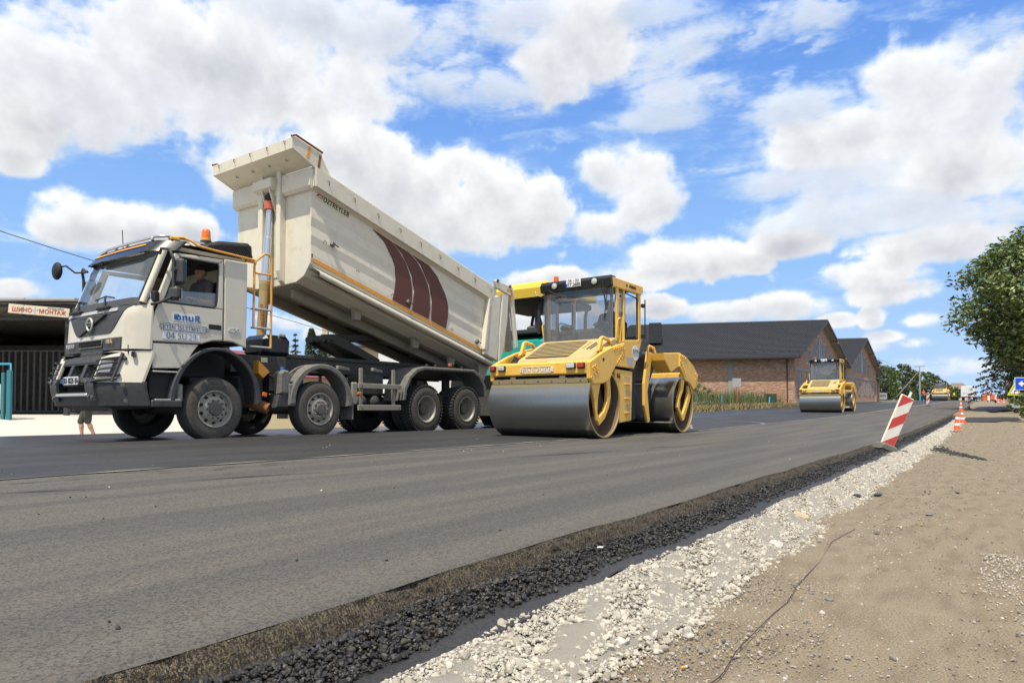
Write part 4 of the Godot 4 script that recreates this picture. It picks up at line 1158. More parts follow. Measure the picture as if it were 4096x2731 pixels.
func truck_chassis(T: Node3D) -> void:
	for z: float in [-11.65, -12.49]:
		obj("frame_rail", G.new().box(V(10.5, 1.42, z), V(7.0, 0.28, 0.09), 0.01), "frame_steel", T)
	for x: float in [7.4, 9.6, 10.6, 12.4, 13.9]:
		obj("cross_member", G.new().box(V(x, 1.40, ZC), V(0.12, 0.2, 0.78)), "frame_steel", T)
	obj("subframe", G.new().box(V(11.0, 1.60, ZC), V(5.8, 0.08, 0.98), 0.01), "frame_steel", T)
	obj("engine", G.new().box(V(7.0, 1.1, ZC), V(1.7, 0.75, 0.8), 0.05), "black", T)
	var wx := [[6.47, false], [8.66, false], [11.71, true], [13.17, true]]
	for a in wx:
		var x: float = a[0]
		var ax := obj("axle", G.new().cyl(V(x, 0.535, ZF + 0.3), V(x, 0.535, ZN - 0.3), 0.10, 12), "frame_steel", T)
		if a[1]: obj("differential", G.new().ball(V(x, 0.55, ZC), V(0.26, 0.26, 0.22)), "frame_steel", ax)
		for z: float in [-11.5, -12.64]:
			obj("spring", G.new().box(V(x, 0.80, z), V(1.1, 0.09, 0.09), 0.01), "frame_steel", T)
			obj("spring", G.new().box(V(x, 0.90, z), V(0.8, 0.07, 0.09), 0.01), "frame_steel", T)
			obj("spring_seat", G.new().box(V(x, 1.05, z), V(0.2, 0.5, 0.12), 0.01), "frame_steel", T)
		tyre_wheel(T, V(x, 0.535, ZN), 1.0, a[1])
		tyre_wheel(T, V(x, 0.535, ZF), -1.0, a[1])
		if a[1]:
			for s: float in [1.0, -1.0]:
				var zi: float = (ZN if s > 0 else ZF) - s * 0.36
				obj("inner_tyre", G.new().lathe(V(x, 0.535, zi), V(0, 0, s), [[0.2, 0.0], [0.42, 0.0], [0.50, -0.02], [0.545, -0.07], [0.545, -0.24], [0.50, -0.29], [0.2, -0.31]], 32, true), "tyre", T)
	# mudguards
	for s: float in [1.0, -1.0]:
		var z0: float = ZN - 0.42 if s > 0 else ZF - 0.02
		var z1: float = ZN + 0.02 if s > 0 else ZF + 0.42
		var m2 := []
		var o2 := []
		for k in 23:
			var a := lerpf(-0.10, PI + 0.05, k / 22.0)
			m2.append(Vector2(8.72 + cos(a) * 0.63, 0.66 + sin(a) * 0.66))
			o2.append(Vector2(8.72 + cos(a) * 0.76, 0.66 + sin(a) * 0.76))
		o2.reverse()
		obj("mudguard", G.new().ext(m2 + o2, 2, z0, z1, 0.02), "plastic_dusty", T)
		obj("mudguard_foot", G.new().box(V(8.03, 0.80, (z0 + z1) * 0.5), V(0.16, 0.42, 0.40), 0.02), "plastic_dusty", T)
		obj("mudflap", G.new().box(V(9.50, 0.50, (z0 + z1) * 0.5), V(0.03, 0.36, 0.40), 0.008), "plastic_dusty", T)
		var m3 := [Vector2(10.92, 0.73), Vector2(11.02, 0.73), Vector2(11.06, 0.95), Vector2(11.20, 1.22), Vector2(11.42, 1.38), Vector2(11.66, 1.44), Vector2(13.40, 1.46), Vector2(13.66, 1.33), Vector2(13.84, 1.10), Vector2(13.92, 0.85), Vector2(14.0, 0.85), Vector2(13.93, 1.14), Vector2(13.73, 1.41), Vector2(13.46, 1.53), Vector2(11.62, 1.52), Vector2(11.36, 1.46), Vector2(11.12, 1.28), Vector2(10.96, 1.0)]
		obj("mudguard", G.new().ext(m3, 2, z0 - (0.2 if s > 0 else 0.0), z1 + (0.2 if s < 0 else 0.0), 0.02), "plastic_dusty", T)
		for x: float in [11.75, 12.05, 12.55, 13.0]:
			obj("mudguard_clip", G.new().box(V(x, 1.55, (z0 if s < 0 else z1) - s * 0.06), V(0.07, 0.06, 0.05), 0.01), "frame_steel", T)
		obj("side_marker", G.new().box(V(12.55, 1.60, (z0 if s < 0 else z1) - s * 0.04), V(0.10, 0.07, 0.05), 0.012), "lamp_orange", T)
		# side guard between the second and third axles
		var zg: float = ZN + 0.005 if s > 0 else ZF - 0.045
		var sg := obj("side_guard", G.new().box(V(10.25, 1.02, zg), V(1.26, 0.105, 0.04), 0.008), "frame_dusty", T)
		obj("guard_rail", G.new().box(V(10.24, 0.565, zg), V(1.24, 0.115, 0.04), 0.008), "frame_dusty", sg)
		obj("guard_corner", G.new().box(V(9.56, 0.86, zg - s * 0.05), V(0.16, 0.46, 0.06), 0.025), "frame_dusty", sg)
		for x: float in [9.74, 10.68]:
			obj("guard_post", G.new().box(V(x, 0.96, zg - s * 0.05), V(0.085, 0.86, 0.05), 0.008), "frame_dusty", sg)
			obj("guard_arm", G.new().box(V(x - 0.3, 1.375, zg - s * 0.25), V(0.75, 0.07, 0.06), 0.01, Basis.from_euler(V(0, s * 0.55, 0))), "frame_dusty", sg)
		for x: float in [9.72, 10.8]:
			for y: float in [1.02, 0.565]:
				obj("bolt", G.new().cyl(V(x, y, zg + s * 0.02), V(x, y, zg + s * 0.03), 0.015, 8), "steel_bolt", sg)
		obj("side_marker", G.new().box(V(9.64, 0.86, zg + s * 0.02), V(0.10, 0.06, 0.04), 0.012), "lamp_orange", sg)
	obj("battery_box", G.new().box(V(10.2, 1.05, -11.2), V(0.7, 0.42, 0.4), 0.03), "frame_steel", T)
	for x: float in [9.92, 10.30]:
		obj("air_tank", G.new().lathe(V(x, 0.70, -11.32), V(0, 0, 1), [[0.0, 0.0], [0.10, 0.03], [0.135, 0.08], [0.135, 0.30], [0.10, 0.35], [0.0, 0.37]], 18, true), "frame_steel", T)
	obj("air_tank", G.new().lathe(V(10.5, 1.25, -11.45), V(1, 0, 0), [[0.0, -0.3], [0.07, -0.28], [0.09, -0.24], [0.09, 0.24], [0.07, 0.28], [0.0, 0.3]], 14, true), "frame_steel", T)
	# between the cab and the second axle
	var wt := obj("washer_tank", G.new().ext([Vector2(7.76, 1.20), Vector2(7.84, 1.27), Vector2(7.96, 1.26), Vector2(8.02, 1.18), Vector2(8.01, 0.86), Vector2(7.93, 0.80), Vector2(7.76, 0.82)], 2, ZN - 0.24, ZN - 0.02, 0.04), "plastic_dusty", T)
	obj("tank_cap", G.new().lathe(V(7.87, 1.26, ZN - 0.12), Vector3.UP, [[0.055, 0.0], [0.055, 0.04], [0.04, 0.055], [0.0, 0.055]], 14), "ink_blue", wt)
	obj("lower_tank", G.new().ext([Vector2(7.73, 0.80), Vector2(8.02, 0.83), Vector2(8.02, 0.60), Vector2(7.95, 0.55), Vector2(7.68, 0.56)], 2, ZN - 0.30, ZN - 0.04, 0.03), "plastic", T)
	obj("exhaust", G.new().lathe(V(7.35, 0.68, ZN - 0.45), V(0.30, -0.16, 0.34), [[0.10, 0.0], [0.105, 0.42], [0.092, 0.42], [0.088, 0.1], [0.0, 0.1]], 18), "rust", T)
	obj("silencer", G.new().box(V(7.45, 0.85, -11.5), V(0.5, 0.6, 0.55), 0.05), "frame_steel", T)
	obj("side_marker", G.new().box(V(7.50, 0.80, ZN - 0.12), V(0.10, 0.08, 0.04), 0.012, Basis.from_euler(V(0, 0, -0.25))), "lamp_orange", T)
	obj("wheel_chock", G.new().ext([Vector2(7.38, 1.42), Vector2(7.38, 1.18), Vector2(7.48, 1.10), Vector2(7.62, 1.22)], 2, ZN - 0.30, ZN - 0.12, 0.01), "orange_tape", T)
	obj("side_frame", G.new().box(V(7.7, 1.38, -11.4), V(1.2, 0.34, 0.05), 0.01), "frame_steel", T)
	obj("data_sticker", G.new().box(V(7.80, 1.47, -11.372), V(0.14, 0.09, 0.004)), "sticker_cream", T)
	obj("oil_tank", G.new().box(V(8.12, 1.76, -11.75), V(0.62, 0.42, 0.75), 0.09), "gloss_black", T)
	obj("tank_cap", G.new().lathe(V(8.25, 1.97, -11.45), V(0, 1, 0.5), [[0.06, 0.0], [0.06, 0.04], [0.0, 0.05]], 12), "alu", T)
	obj("air_hose", G.new().tube([V(7.12, 2.5, -11.0), V(7.16, 2.2, -11.05), V(7.12, 1.9, -11.0), V(7.2, 1.6, -11.1)], 0.03, 7), "black", T)
	# ladder
	var zl := ZN - 0.06
	var ld := obj("ladder", G.new().tube([V(7.22, 2.0, zl), V(7.23, 3.1, zl), V(7.26, 3.2, zl), V(7.44, 3.36, zl), V(7.53, 3.36, zl), V(7.58, 3.30, zl), V(7.585, 2.4, zl), V(7.58, 1.66, zl)], 0.021, 8), "orange_paint", T)
	obj("ladder_top_bar", G.new().tube([V(7.22, 2.98, zl), V(7.58, 2.99, zl)], 0.017, 7), "orange_paint", ld)
	for y: float in [2.34, 2.0, 1.655]:
		obj("rung", G.new().box(V(7.40 if y > 1.8 else 7.37, y, zl - 0.04), V(0.36 if y > 1.8 else 0.44, 0.03, 0.12), 0.008), "alu", ld)
	for y: float in [3.17, 2.68]:
		obj("ladder_bracket", G.new().box(V(7.15, y, zl), V(0.17, 0.045, 0.05), 0.008), "orange_paint", ld)
	# scissor stabiliser under the body
	var sc := obj("stabiliser", G.new().ext([Vector2(9.62, 2.04), Vector2(9.72, 2.10), Vector2(11.05, 1.66), Vector2(11.0, 1.56), Vector2(10.75, 1.58)], 2, ZC - 0.05, ZC + 0.05, 0.0), "frame_steel", T)
	for z: float in [-11.72, -12.42]:
		obj("stabiliser_arm", G.new().ext([Vector2(9.60, 1.98), Vector2(9.66, 2.14), Vector2(9.80, 2.16), Vector2(11.08, 1.68), Vector2(11.0, 1.55)], 2, z - 0.05, z + 0.05, 0.015), "frame_steel", sc)
		obj("stabiliser_arm", G.new().ext([Vector2(9.58, 2.0), Vector2(9.62, 2.15), Vector2(11.35, 2.30), Vector2(11.42, 2.22), Vector2(11.36, 2.14)], 2, z - 0.14 * signf(z - ZC) - 0.05, z - 0.14 * signf(z - ZC) + 0.05, 0.015), "frame_steel", sc)
	obj("stabiliser_tube", G.new().cyl(V(9.67, 2.07, -11.6), V(9.67, 2.07, -12.5), 0.07, 14), "frame_steel", sc)
	obj("stabiliser_plate", G.new().ext([Vector2(9.75, 1.99), Vector2(9.80, 2.05), Vector2(10.9, 1.63), Vector2(10.85, 1.57)], 2, -12.38, -11.76, 0.01), "frame_steel", sc)

func truck_body(T: Node3D) -> void:
	# lifting ram
	var b0 := V(8.14, 1.45, -12.03)
	var b1 := V(8.36, 4.72, -12.03)
	var dr := (b1 - b0).normalized()
	var ram := obj("lifting_ram", G.new().lathe(b0, dr, [[0.0, 0.0], [0.085, 0.0], [0.09, 0.25], [0.10, 1.45], [0.115, 1.60], [0.115, 1.66], [0.075, 1.66]], 24), "ram_tan", T)
	obj("ram_stage", G.new().lathe(b0, dr, [[0.082, 1.66], [0.082, 2.55], [0.075, 2.56], [0.075, 2.58]], 24), "chrome", ram)
	obj("ram_stage", G.new().lathe(b0, dr, [[0.070, 2.58], [0.070, 3.2]], 24), "chrome", ram)
	obj("ram_collar", G.new().lathe(b0, dr, [[0.07, 3.13], [0.115, 3.14], [0.12, 3.30], [0.10, 3.31], [0.0, 3.31]], 24), "ram_red", ram)
	obj("ram_head", G.new().box(b1 + V(0.0, 0.09, 0), V(0.14, 0.24, 0.12), 0.03), "black", ram)
	obj("ram_pin", G.new().cyl(b1 + V(-0.02, 0.14, -0.10), b1 + V(-0.02, 0.14, 0.10), 0.05, 12), "black", ram)
	text("HİDROMAS", "ink_red", 0.075, V(8.12, 2.35, -11.925), SIDE.rotated(Vector3(0, 0, 1), -1.50), ram, 0.004, true)
	# hull: sides, chamfers and floor as one shell, seen from outside and inside
	var sec := [[0.0, -0.03], [0.02, -0.02], [0.02, 0.36], [0.10, 0.42], [0.098, 0.6], [0.112, 0.76], [0.096, 0.94], [0.112, 1.12], [0.096, 1.30], [0.112, 1.48], [0.10, 1.66], [0.10, 1.74], [0.12, 1.86], [0.30, 2.08], [0.55, 2.18], [1.27, 2.20]]
	var x0 := 8.46
	var x1 := 14.35
	var rows := []
	for k in 13:
		var x := lerpf(x0, x1, k / 12.0)
		var l := []
		for i in sec.size(): l.append(V(x, top_y(x, sec[i][1]), ZN + 0.06 - sec[i][0]))
		for i in range(sec.size() - 2, -1, -1): l.append(V(x, top_y(x, sec[i][1]), ZF - 0.06 + sec[i][0]))
		rows.append(l)
	var hull := G.new()
	for i in rows.size() - 1:
		for j in rows[0].size() - 1:
			var mid: Vector3 = (rows[i][j] + rows[i + 1][j + 1]) * 0.5
			hull.q(rows[i][j], rows[i][j + 1], rows[i + 1][j + 1], rows[i + 1][j], mid - V(mid.x, top_y(mid.x, 0.9), ZC))
	var hu := obj("tipper_body", hull, "body_paint", T)
	for s: float in [1.0, -1.0]:
		var zs: float = ZN + 0.06 if s > 0 else ZF - 0.06
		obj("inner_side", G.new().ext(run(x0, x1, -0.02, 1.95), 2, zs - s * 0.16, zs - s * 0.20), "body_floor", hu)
		obj("top_rail", G.new().ext(run(x0, 14.2, -0.02, 0.36), 2, zs - s * 0.02, zs + s * 0.015, 0.012), "body_paint", hu)
		obj("rail_cap", G.new().tube([V(x0, top_y(x0, -0.03), zs - s * 0.07), V(14.2, top_y(14.2, -0.03), zs - s * 0.07)], 0.045, 8), "body_paint", hu)
		obj("reflective_stripe", G.new().ext(run(8.50, 14.30, 1.73, 1.81), 2, zs - s * 0.10, zs - s * 0.095), "orange_tape", hu)
		# bottom lip
		obj("bottom_lip", G.new().sheet([[V(8.50, top_y(8.50, 1.90), zs - s * 0.12), V(14.30, top_y(14.30, 1.90), zs - s * 0.12)], [V(8.60, top_y(8.60, 1.97), zs - s * 0.02), V(14.25, top_y(14.25, 1.97), zs - s * 0.02)], [V(8.62, top_y(8.62, 2.06), zs - s * 0.05), V(14.2, top_y(14.2, 2.06), zs - s * 0.05)], [V(8.5, top_y(8.5, 2.05), zs - s * 0.22), V(14.2, top_y(14.2, 2.05), zs - s * 0.22)]], V(0, 0, s)), "body_paint", hu)
		# brown panels of the pattern
		for gset in [[[10.04, 4.37], [10.30, 4.30], [10.59, 4.22], [10.85, 4.02], [11.04, 3.82], [11.18, 3.55], [11.25, 3.24], [11.23, 2.99], [11.18, 2.80], [10.64, 2.94], [10.71, 3.20], [10.73, 3.48], [10.70, 3.68], [10.62, 3.87], [10.37, 4.17]], [[10.64, 4.205], [11.15, 4.075], [11.42, 3.90], [11.60, 3.69], [11.76, 3.45], [11.83, 3.22], [11.85, 2.90], [11.81, 2.64], [11.25, 2.78], [11.30, 3.0], [11.32, 3.25], [11.24, 3.55], [11.10, 3.80], [10.9, 4.02]], [[11.24, 4.05], [11.80, 3.90], [12.08, 3.70], [12.25, 3.48], [12.41, 3.26], [12.49, 3.03], [12.48, 2.75], [12.41, 2.48], [11.89, 2.62], [11.92, 2.9], [11.90, 3.19], [11.82, 3.44], [11.66, 3.68], [11.5, 3.88]]]:
			var pp := []
			for e in gset: pp.append(Vector2(e[0], e[1]))
			obj("brown_panel", G.new().ext(pp, 2, zs - s * 0.10, zs - s * 0.086), "maroon", hu)
		# hooks
		for k in 9:
			var x := 8.75 + k * 0.66
			obj("tarp_hook", G.new().tube([V(x, top_y(x, 0.10), zs + s * 0.02), V(x + 0.01, top_y(x, 0.13), zs + s * 0.055), V(x + 0.02, top_y(x, 0.18), zs + s * 0.05), V(x + 0.03, top_y(x, 0.19), zs + s * 0.02)], 0.009, 5), "steel_bolt", hu)
		for a in [[8.75, 1.30], [9.6, 1.52], [10.6, 1.62], [12.35, 1.0], [12.6, 1.66]]:
			obj("tarp_hook", G.new().tube([V(a[0], top_y(a[0], a[1]), zs - s * 0.10), V(a[0], top_y(a[0], a[1] - 0.02), zs - s * 0.05), V(a[0] + 0.04, top_y(a[0], a[1] + 0.03), zs - s * 0.05)], 0.009, 5), "steel_bolt", hu)
		for a in [[8.95, 1.26], [11.10, 1.58], [13.60, 1.62]]:
			var lt := obj("latch", G.new().box(V(a[0], top_y(a[0], a[1]), zs - s * 0.07), V(0.09, 0.10, 0.07), 0.015, Basis.from_euler(V(0, 0, -0.5))), "steel_bolt", T)
			obj("latch_lever", G.new().tube([V(a[0], top_y(a[0], a[1]), zs - s * 0.04), V(a[0] + 0.13, top_y(a[0], a[1] + 0.04), zs - s * 0.04)], 0.013, 6), "frame_steel", lt)
		# rear posts and tailgate frame
		obj("rear_post", G.new().ext([Vector2(13.98, 3.44), Vector2(14.52, 3.56), Vector2(14.36, 1.80), Vector2(13.80, 1.96)], 2, zs - s * 0.10, zs + s * 0.01, 0.02), "body_paint", hu)
		obj("post_brace", G.new().ext([Vector2(13.99, 3.40), Vector2(14.05, 3.40), Vector2(13.86, 2.05), Vector2(13.76, 2.08)], 2, zs - s * 0.10, zs + s * 0.035, 0.01), "body_paint", hu)
		obj("rear_post", G.new().ext([Vector2(14.57, 3.58), Vector2(14.86, 3.64), Vector2(14.80, 2.9), Vector2(14.62, 2.1), Vector2(14.40, 1.72), Vector2(14.42, 2.4)], 2, zs - s * 0.06, zs + s * 0.02, 0.02), "body_paint", hu)
		obj("hinge_plate", G.new().ext([Vector2(14.20, 3.90), Vector2(14.30, 3.93), Vector2(15.02, 3.84), Vector2(15.04, 3.62), Vector2(14.90, 3.60), Vector2(14.30, 3.72)], 2, zs - s * 0.05, zs + s * 0.03, 0.015), "body_paint", hu)
		for x: float in [14.33, 14.88]:
			obj("hinge_pin", G.new().cyl(V(x, 3.93 - (x - 14.2) * 0.13, zs + s * 0.03), V(x, 3.93 - (x - 14.2) * 0.13, zs + s * 0.06), 0.045, 12), "steel_bolt", hu)
		obj("marking_tape", G.new().ext([Vector2(14.74, 3.78), Vector2(14.99, 3.75), Vector2(15.0, 3.42), Vector2(14.94, 3.42), Vector2(14.93, 3.70), Vector2(14.74, 3.72)], 2, zs + s * 0.03, zs + s * 0.034), "orange_tape", hu)
		obj("tail_post", G.new().ext([Vector2(14.90, 3.82), Vector2(15.10, 3.84), Vector2(15.34, 2.2), Vector2(15.22, 2.2)], 2, zs - s * 0.10, zs + s * 0.0, 0.02), "body_paint", hu)
		obj("mudguard_plate", G.new().ext([Vector2(13.8, 1.95), Vector2(14.35, 1.78), Vector2(14.0, 1.2), Vector2(13.85, 1.3)], 2, zs - s * 0.20, zs - s * 0.24, 0.01), "body_floor", hu)
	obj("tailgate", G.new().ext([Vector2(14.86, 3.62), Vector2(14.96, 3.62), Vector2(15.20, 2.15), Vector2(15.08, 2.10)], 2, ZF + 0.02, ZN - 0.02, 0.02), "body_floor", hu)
	# front wall with its beam, posts and ram bracket
	var prof := []
	for i in sec.size(): prof.append(Vector2(ZN + 0.06 - sec[i][0], top_y(x0, sec[i][1])))
	for i in range(sec.size() - 2, -1, -1): prof.append(Vector2(ZF - 0.06 + sec[i][0], top_y(x0, sec[i][1])))
	var fw := obj("front_wall", G.new().ext(prof, 0, x0 - 0.02, x0 + 0.04, 0.01), "body_paint", T)
	obj("front_beam", G.new().ext([Vector2(8.34, 5.20), Vector2(8.45, 5.24), Vector2(8.45, 4.80), Vector2(8.39, 4.80), Vector2(8.34, 4.86)], 2, ZF - 0.02, ZN + 0.02, 0.02), "body_paint", fw)
	for a in [[-11.70, 0.13, 5.34], [-12.30, 0.15, 5.30]]:
		obj("front_post", G.new().ext([Vector2(8.30, a[2]), Vector2(8.45, a[2]), Vector2(8.45, 3.03), Vector2(8.36, 3.10), Vector2(8.30, 3.3)], 2, a[0] - a[1] * 0.5, a[0] + a[1] * 0.5, 0.015), "body_paint", fw)
	obj("front_recess", G.new().box(V(8.432, 4.0, ZC + 0.07), V(0.02, 1.6, 0.46)), "body_paint", fw)
	obj("ram_bracket", G.new().ext([Vector2(8.18, 5.16), Vector2(8.36, 5.20), Vector2(8.36, 4.92), Vector2(8.18, 4.98)], 2, -12.40, -11.76, 0.02), "body_paint", fw)
	for z: float in [-12.16, -11.90]:
		obj("bracket_ear", G.new().ext([Vector2(8.22, 5.0), Vector2(8.44, 5.0), Vector2(8.44, 4.5), Vector2(8.40, 4.45)], 2, z - 0.02, z + 0.02, 0.005), "body_paint", fw)
	# canopy over the cab
	var cn := obj("canopy", G.new().ext([Vector2(8.42, 5.25), Vector2(7.92, 5.44), Vector2(7.91, 5.64), Vector2(7.95, 5.65), Vector2(7.97, 5.48), Vector2(8.45, 5.31)], 2, ZF - 0.04, ZN + 0.04, 0.01), "body_paint", T)
	for s: float in [1.0, -1.0]:
		var zs: float = ZN + 0.06 if s > 0 else ZF - 0.06
		obj("canopy_side", G.new().ext([Vector2(8.40, 5.24), Vector2(7.915, 5.44), Vector2(7.91, 5.64), Vector2(7.99, 5.68), Vector2(8.62, 5.53), Vector2(8.62, 5.30), Vector2(8.56, 5.16)], 2, zs - s * 0.03, zs + s * 0.0, 0.008), "body_paint", cn)
		obj("canopy_gusset", G.new().ext([Vector2(8.60, 5.50), Vector2(8.68, 5.52), Vector2(8.95, 5.12), Vector2(8.60, 5.2)], 2, zs - s * 0.08, zs - s * 0.12, 0.008), "body_paint", cn)
		obj("canopy_rim", G.new().tube([V(7.90, 5.66, zs), V(8.0, 5.71, zs), V(8.63, 5.56, zs)], 0.022, 6), "rust", cn)
		obj("marking_tape", G.new().ext([Vector2(8.30, 5.60), Vector2(8.36, 5.585), Vector2(8.30, 5.34), Vector2(8.24, 5.36)], 2, zs, zs + s * 0.004), "orange_tape", cn)
		obj("rust_patch", G.new().ext([Vector2(8.55, 5.50), Vector2(8.60, 5.49), Vector2(8.56, 5.22), Vector2(8.50, 5.25)], 2, zs, zs + s * 0.003), "rust", cn)
	for k in 5:
		var z := ZF + 0.2 + k * 0.55
		obj("tarp_hook", G.new().tube([V(7.91, 5.60, z), V(7.87, 5.60, z), V(7.87, 5.55, z + 0.02), V(7.90, 5.54, z)], 0.008, 5), "steel_bolt", cn)
		if k < 4: obj("tarp_hook", G.new().tube([V(8.1, 5.37, z + 0.3), V(8.1, 5.33, z + 0.32), V(8.12, 5.34, z + 0.36)], 0.008, 5), "steel_bolt", cn)
	# underside
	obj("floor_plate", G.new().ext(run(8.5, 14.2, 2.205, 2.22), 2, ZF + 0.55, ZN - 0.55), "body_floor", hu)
	for z: float in [-11.62, -12.52]:
		obj("floor_beam", G.new().ext(run(8.6, 14.1, 2.20, 2.40), 2, z - 0.06, z + 0.06, 0.01), "body_floor", hu)
		for x: float in [9.3, 10.6, 11.9, 13.2]:
			obj("wear_plate", G.new().ext(run(x, x + 0.75, 2.222, 2.235), 2, z + 0.2 * signf(ZC - z) - 0.05, z + 0.2 * signf(ZC - z) + 0.05), "frame_steel", hu)
	for x: float in [9.8, 11.6, 12.9]:
		obj("floor_bracket", G.new().ext([bd(x, 2.2), bd(x + 0.25, 2.2), bd(x + 0.2, 2.38), bd(x + 0.04, 2.42)], 2, -11.25, -11.15, 0.01), "body_floor", hu)
	obj("rear_hinge", G.new().box(V(13.95, 1.62, ZC), V(0.4, 0.3, 1.1), 0.03), "frame_steel", hu)
	# maker's sticker
	var z := ZN - 0.036
	var sl := -0.261
	var sb := SIDE.rotated(Vector3(0, 0, 1), atan(sl))
	var stk := obj("maker_sticker", G.new().ext([Vector2(8.53, 4.70), Vector2(8.62, 4.78), Vector2(9.37, 4.565), Vector2(9.36, 4.44), Vector2(8.62, 4.64)], 2, z, z + 0.004), "sticker_cream", T)
	text("ÖZTREYLER", "ink_black", 0.10, V(9.055, 4.602, z + 0.008), sb, stk, 0.004, true, 0.92)
	obj("logo", G.new().ext([Vector2(8.56, 4.72), Vector2(8.61, 4.775), Vector2(8.72, 4.745), Vector2(8.70, 4.72), Vector2(8.63, 4.738), Vector2(8.60, 4.705)], 2, z + 0.004, z + 0.009), "ink_red", stk)
	obj("logo", G.new().ext([Vector2(8.61, 4.695), Vector2(8.70, 4.67), Vector2(8.75, 4.735), Vector2(8.72, 4.742), Vector2(8.685, 4.695), Vector2(8.63, 4.71)], 2, z + 0.004, z + 0.009), "ink_grey", stk)

const RN := -5.87
const RF := -8.07
const RC := -6.97

func drum(R: Node3D, x: float) -> void:
	var r := 0.635
	var d := obj("drum", G.new().lathe(V(x, r, RF), V(0, 0, 1), [[r - 0.03, 0.0], [r - 0.008, 0.0], [r, 0.008], [r, 2.192], [r - 0.008, 2.2], [r - 0.03, 2.2]], 72), "drum_steel", R)
	for s: float in [1.0, -1.0]:
		var z := RN if s > 0 else RF
		obj("drum_shell_inside", G.new().lathe(V(x, r, z), V(0, 0, -s), [[r - 0.03, 0.0], [r - 0.032, 0.34], [0.0, 0.34]], 48), "drum_inside", d)
		obj("drum_rim", G.new().lathe(V(x, r, z), V(0, 0, s), [[r - 0.034, -0.02], [r - 0.034, 0.002], [r - 0.012, 0.003]], 60), "ram_tan", d)
		obj("drum_motor", G.new().lathe(V(x, r, z - s * 0.34), V(0, 0, s), [[0.26, 0.0], [0.24, 0.08], [0.15, 0.12], [0.14, 0.24], [0.0, 0.24]], 20), "black", d)

func rim_hole(g: G, o: Vector3, s: float, r := 0.036) -> void:
	g.lathe(o, V(0, 0, s), [[r, -0.008], [r + 0.004, 0.012], [r - 0.006, 0.014], [r - 0.012, -0.004], [0.0, -0.004]], 14)

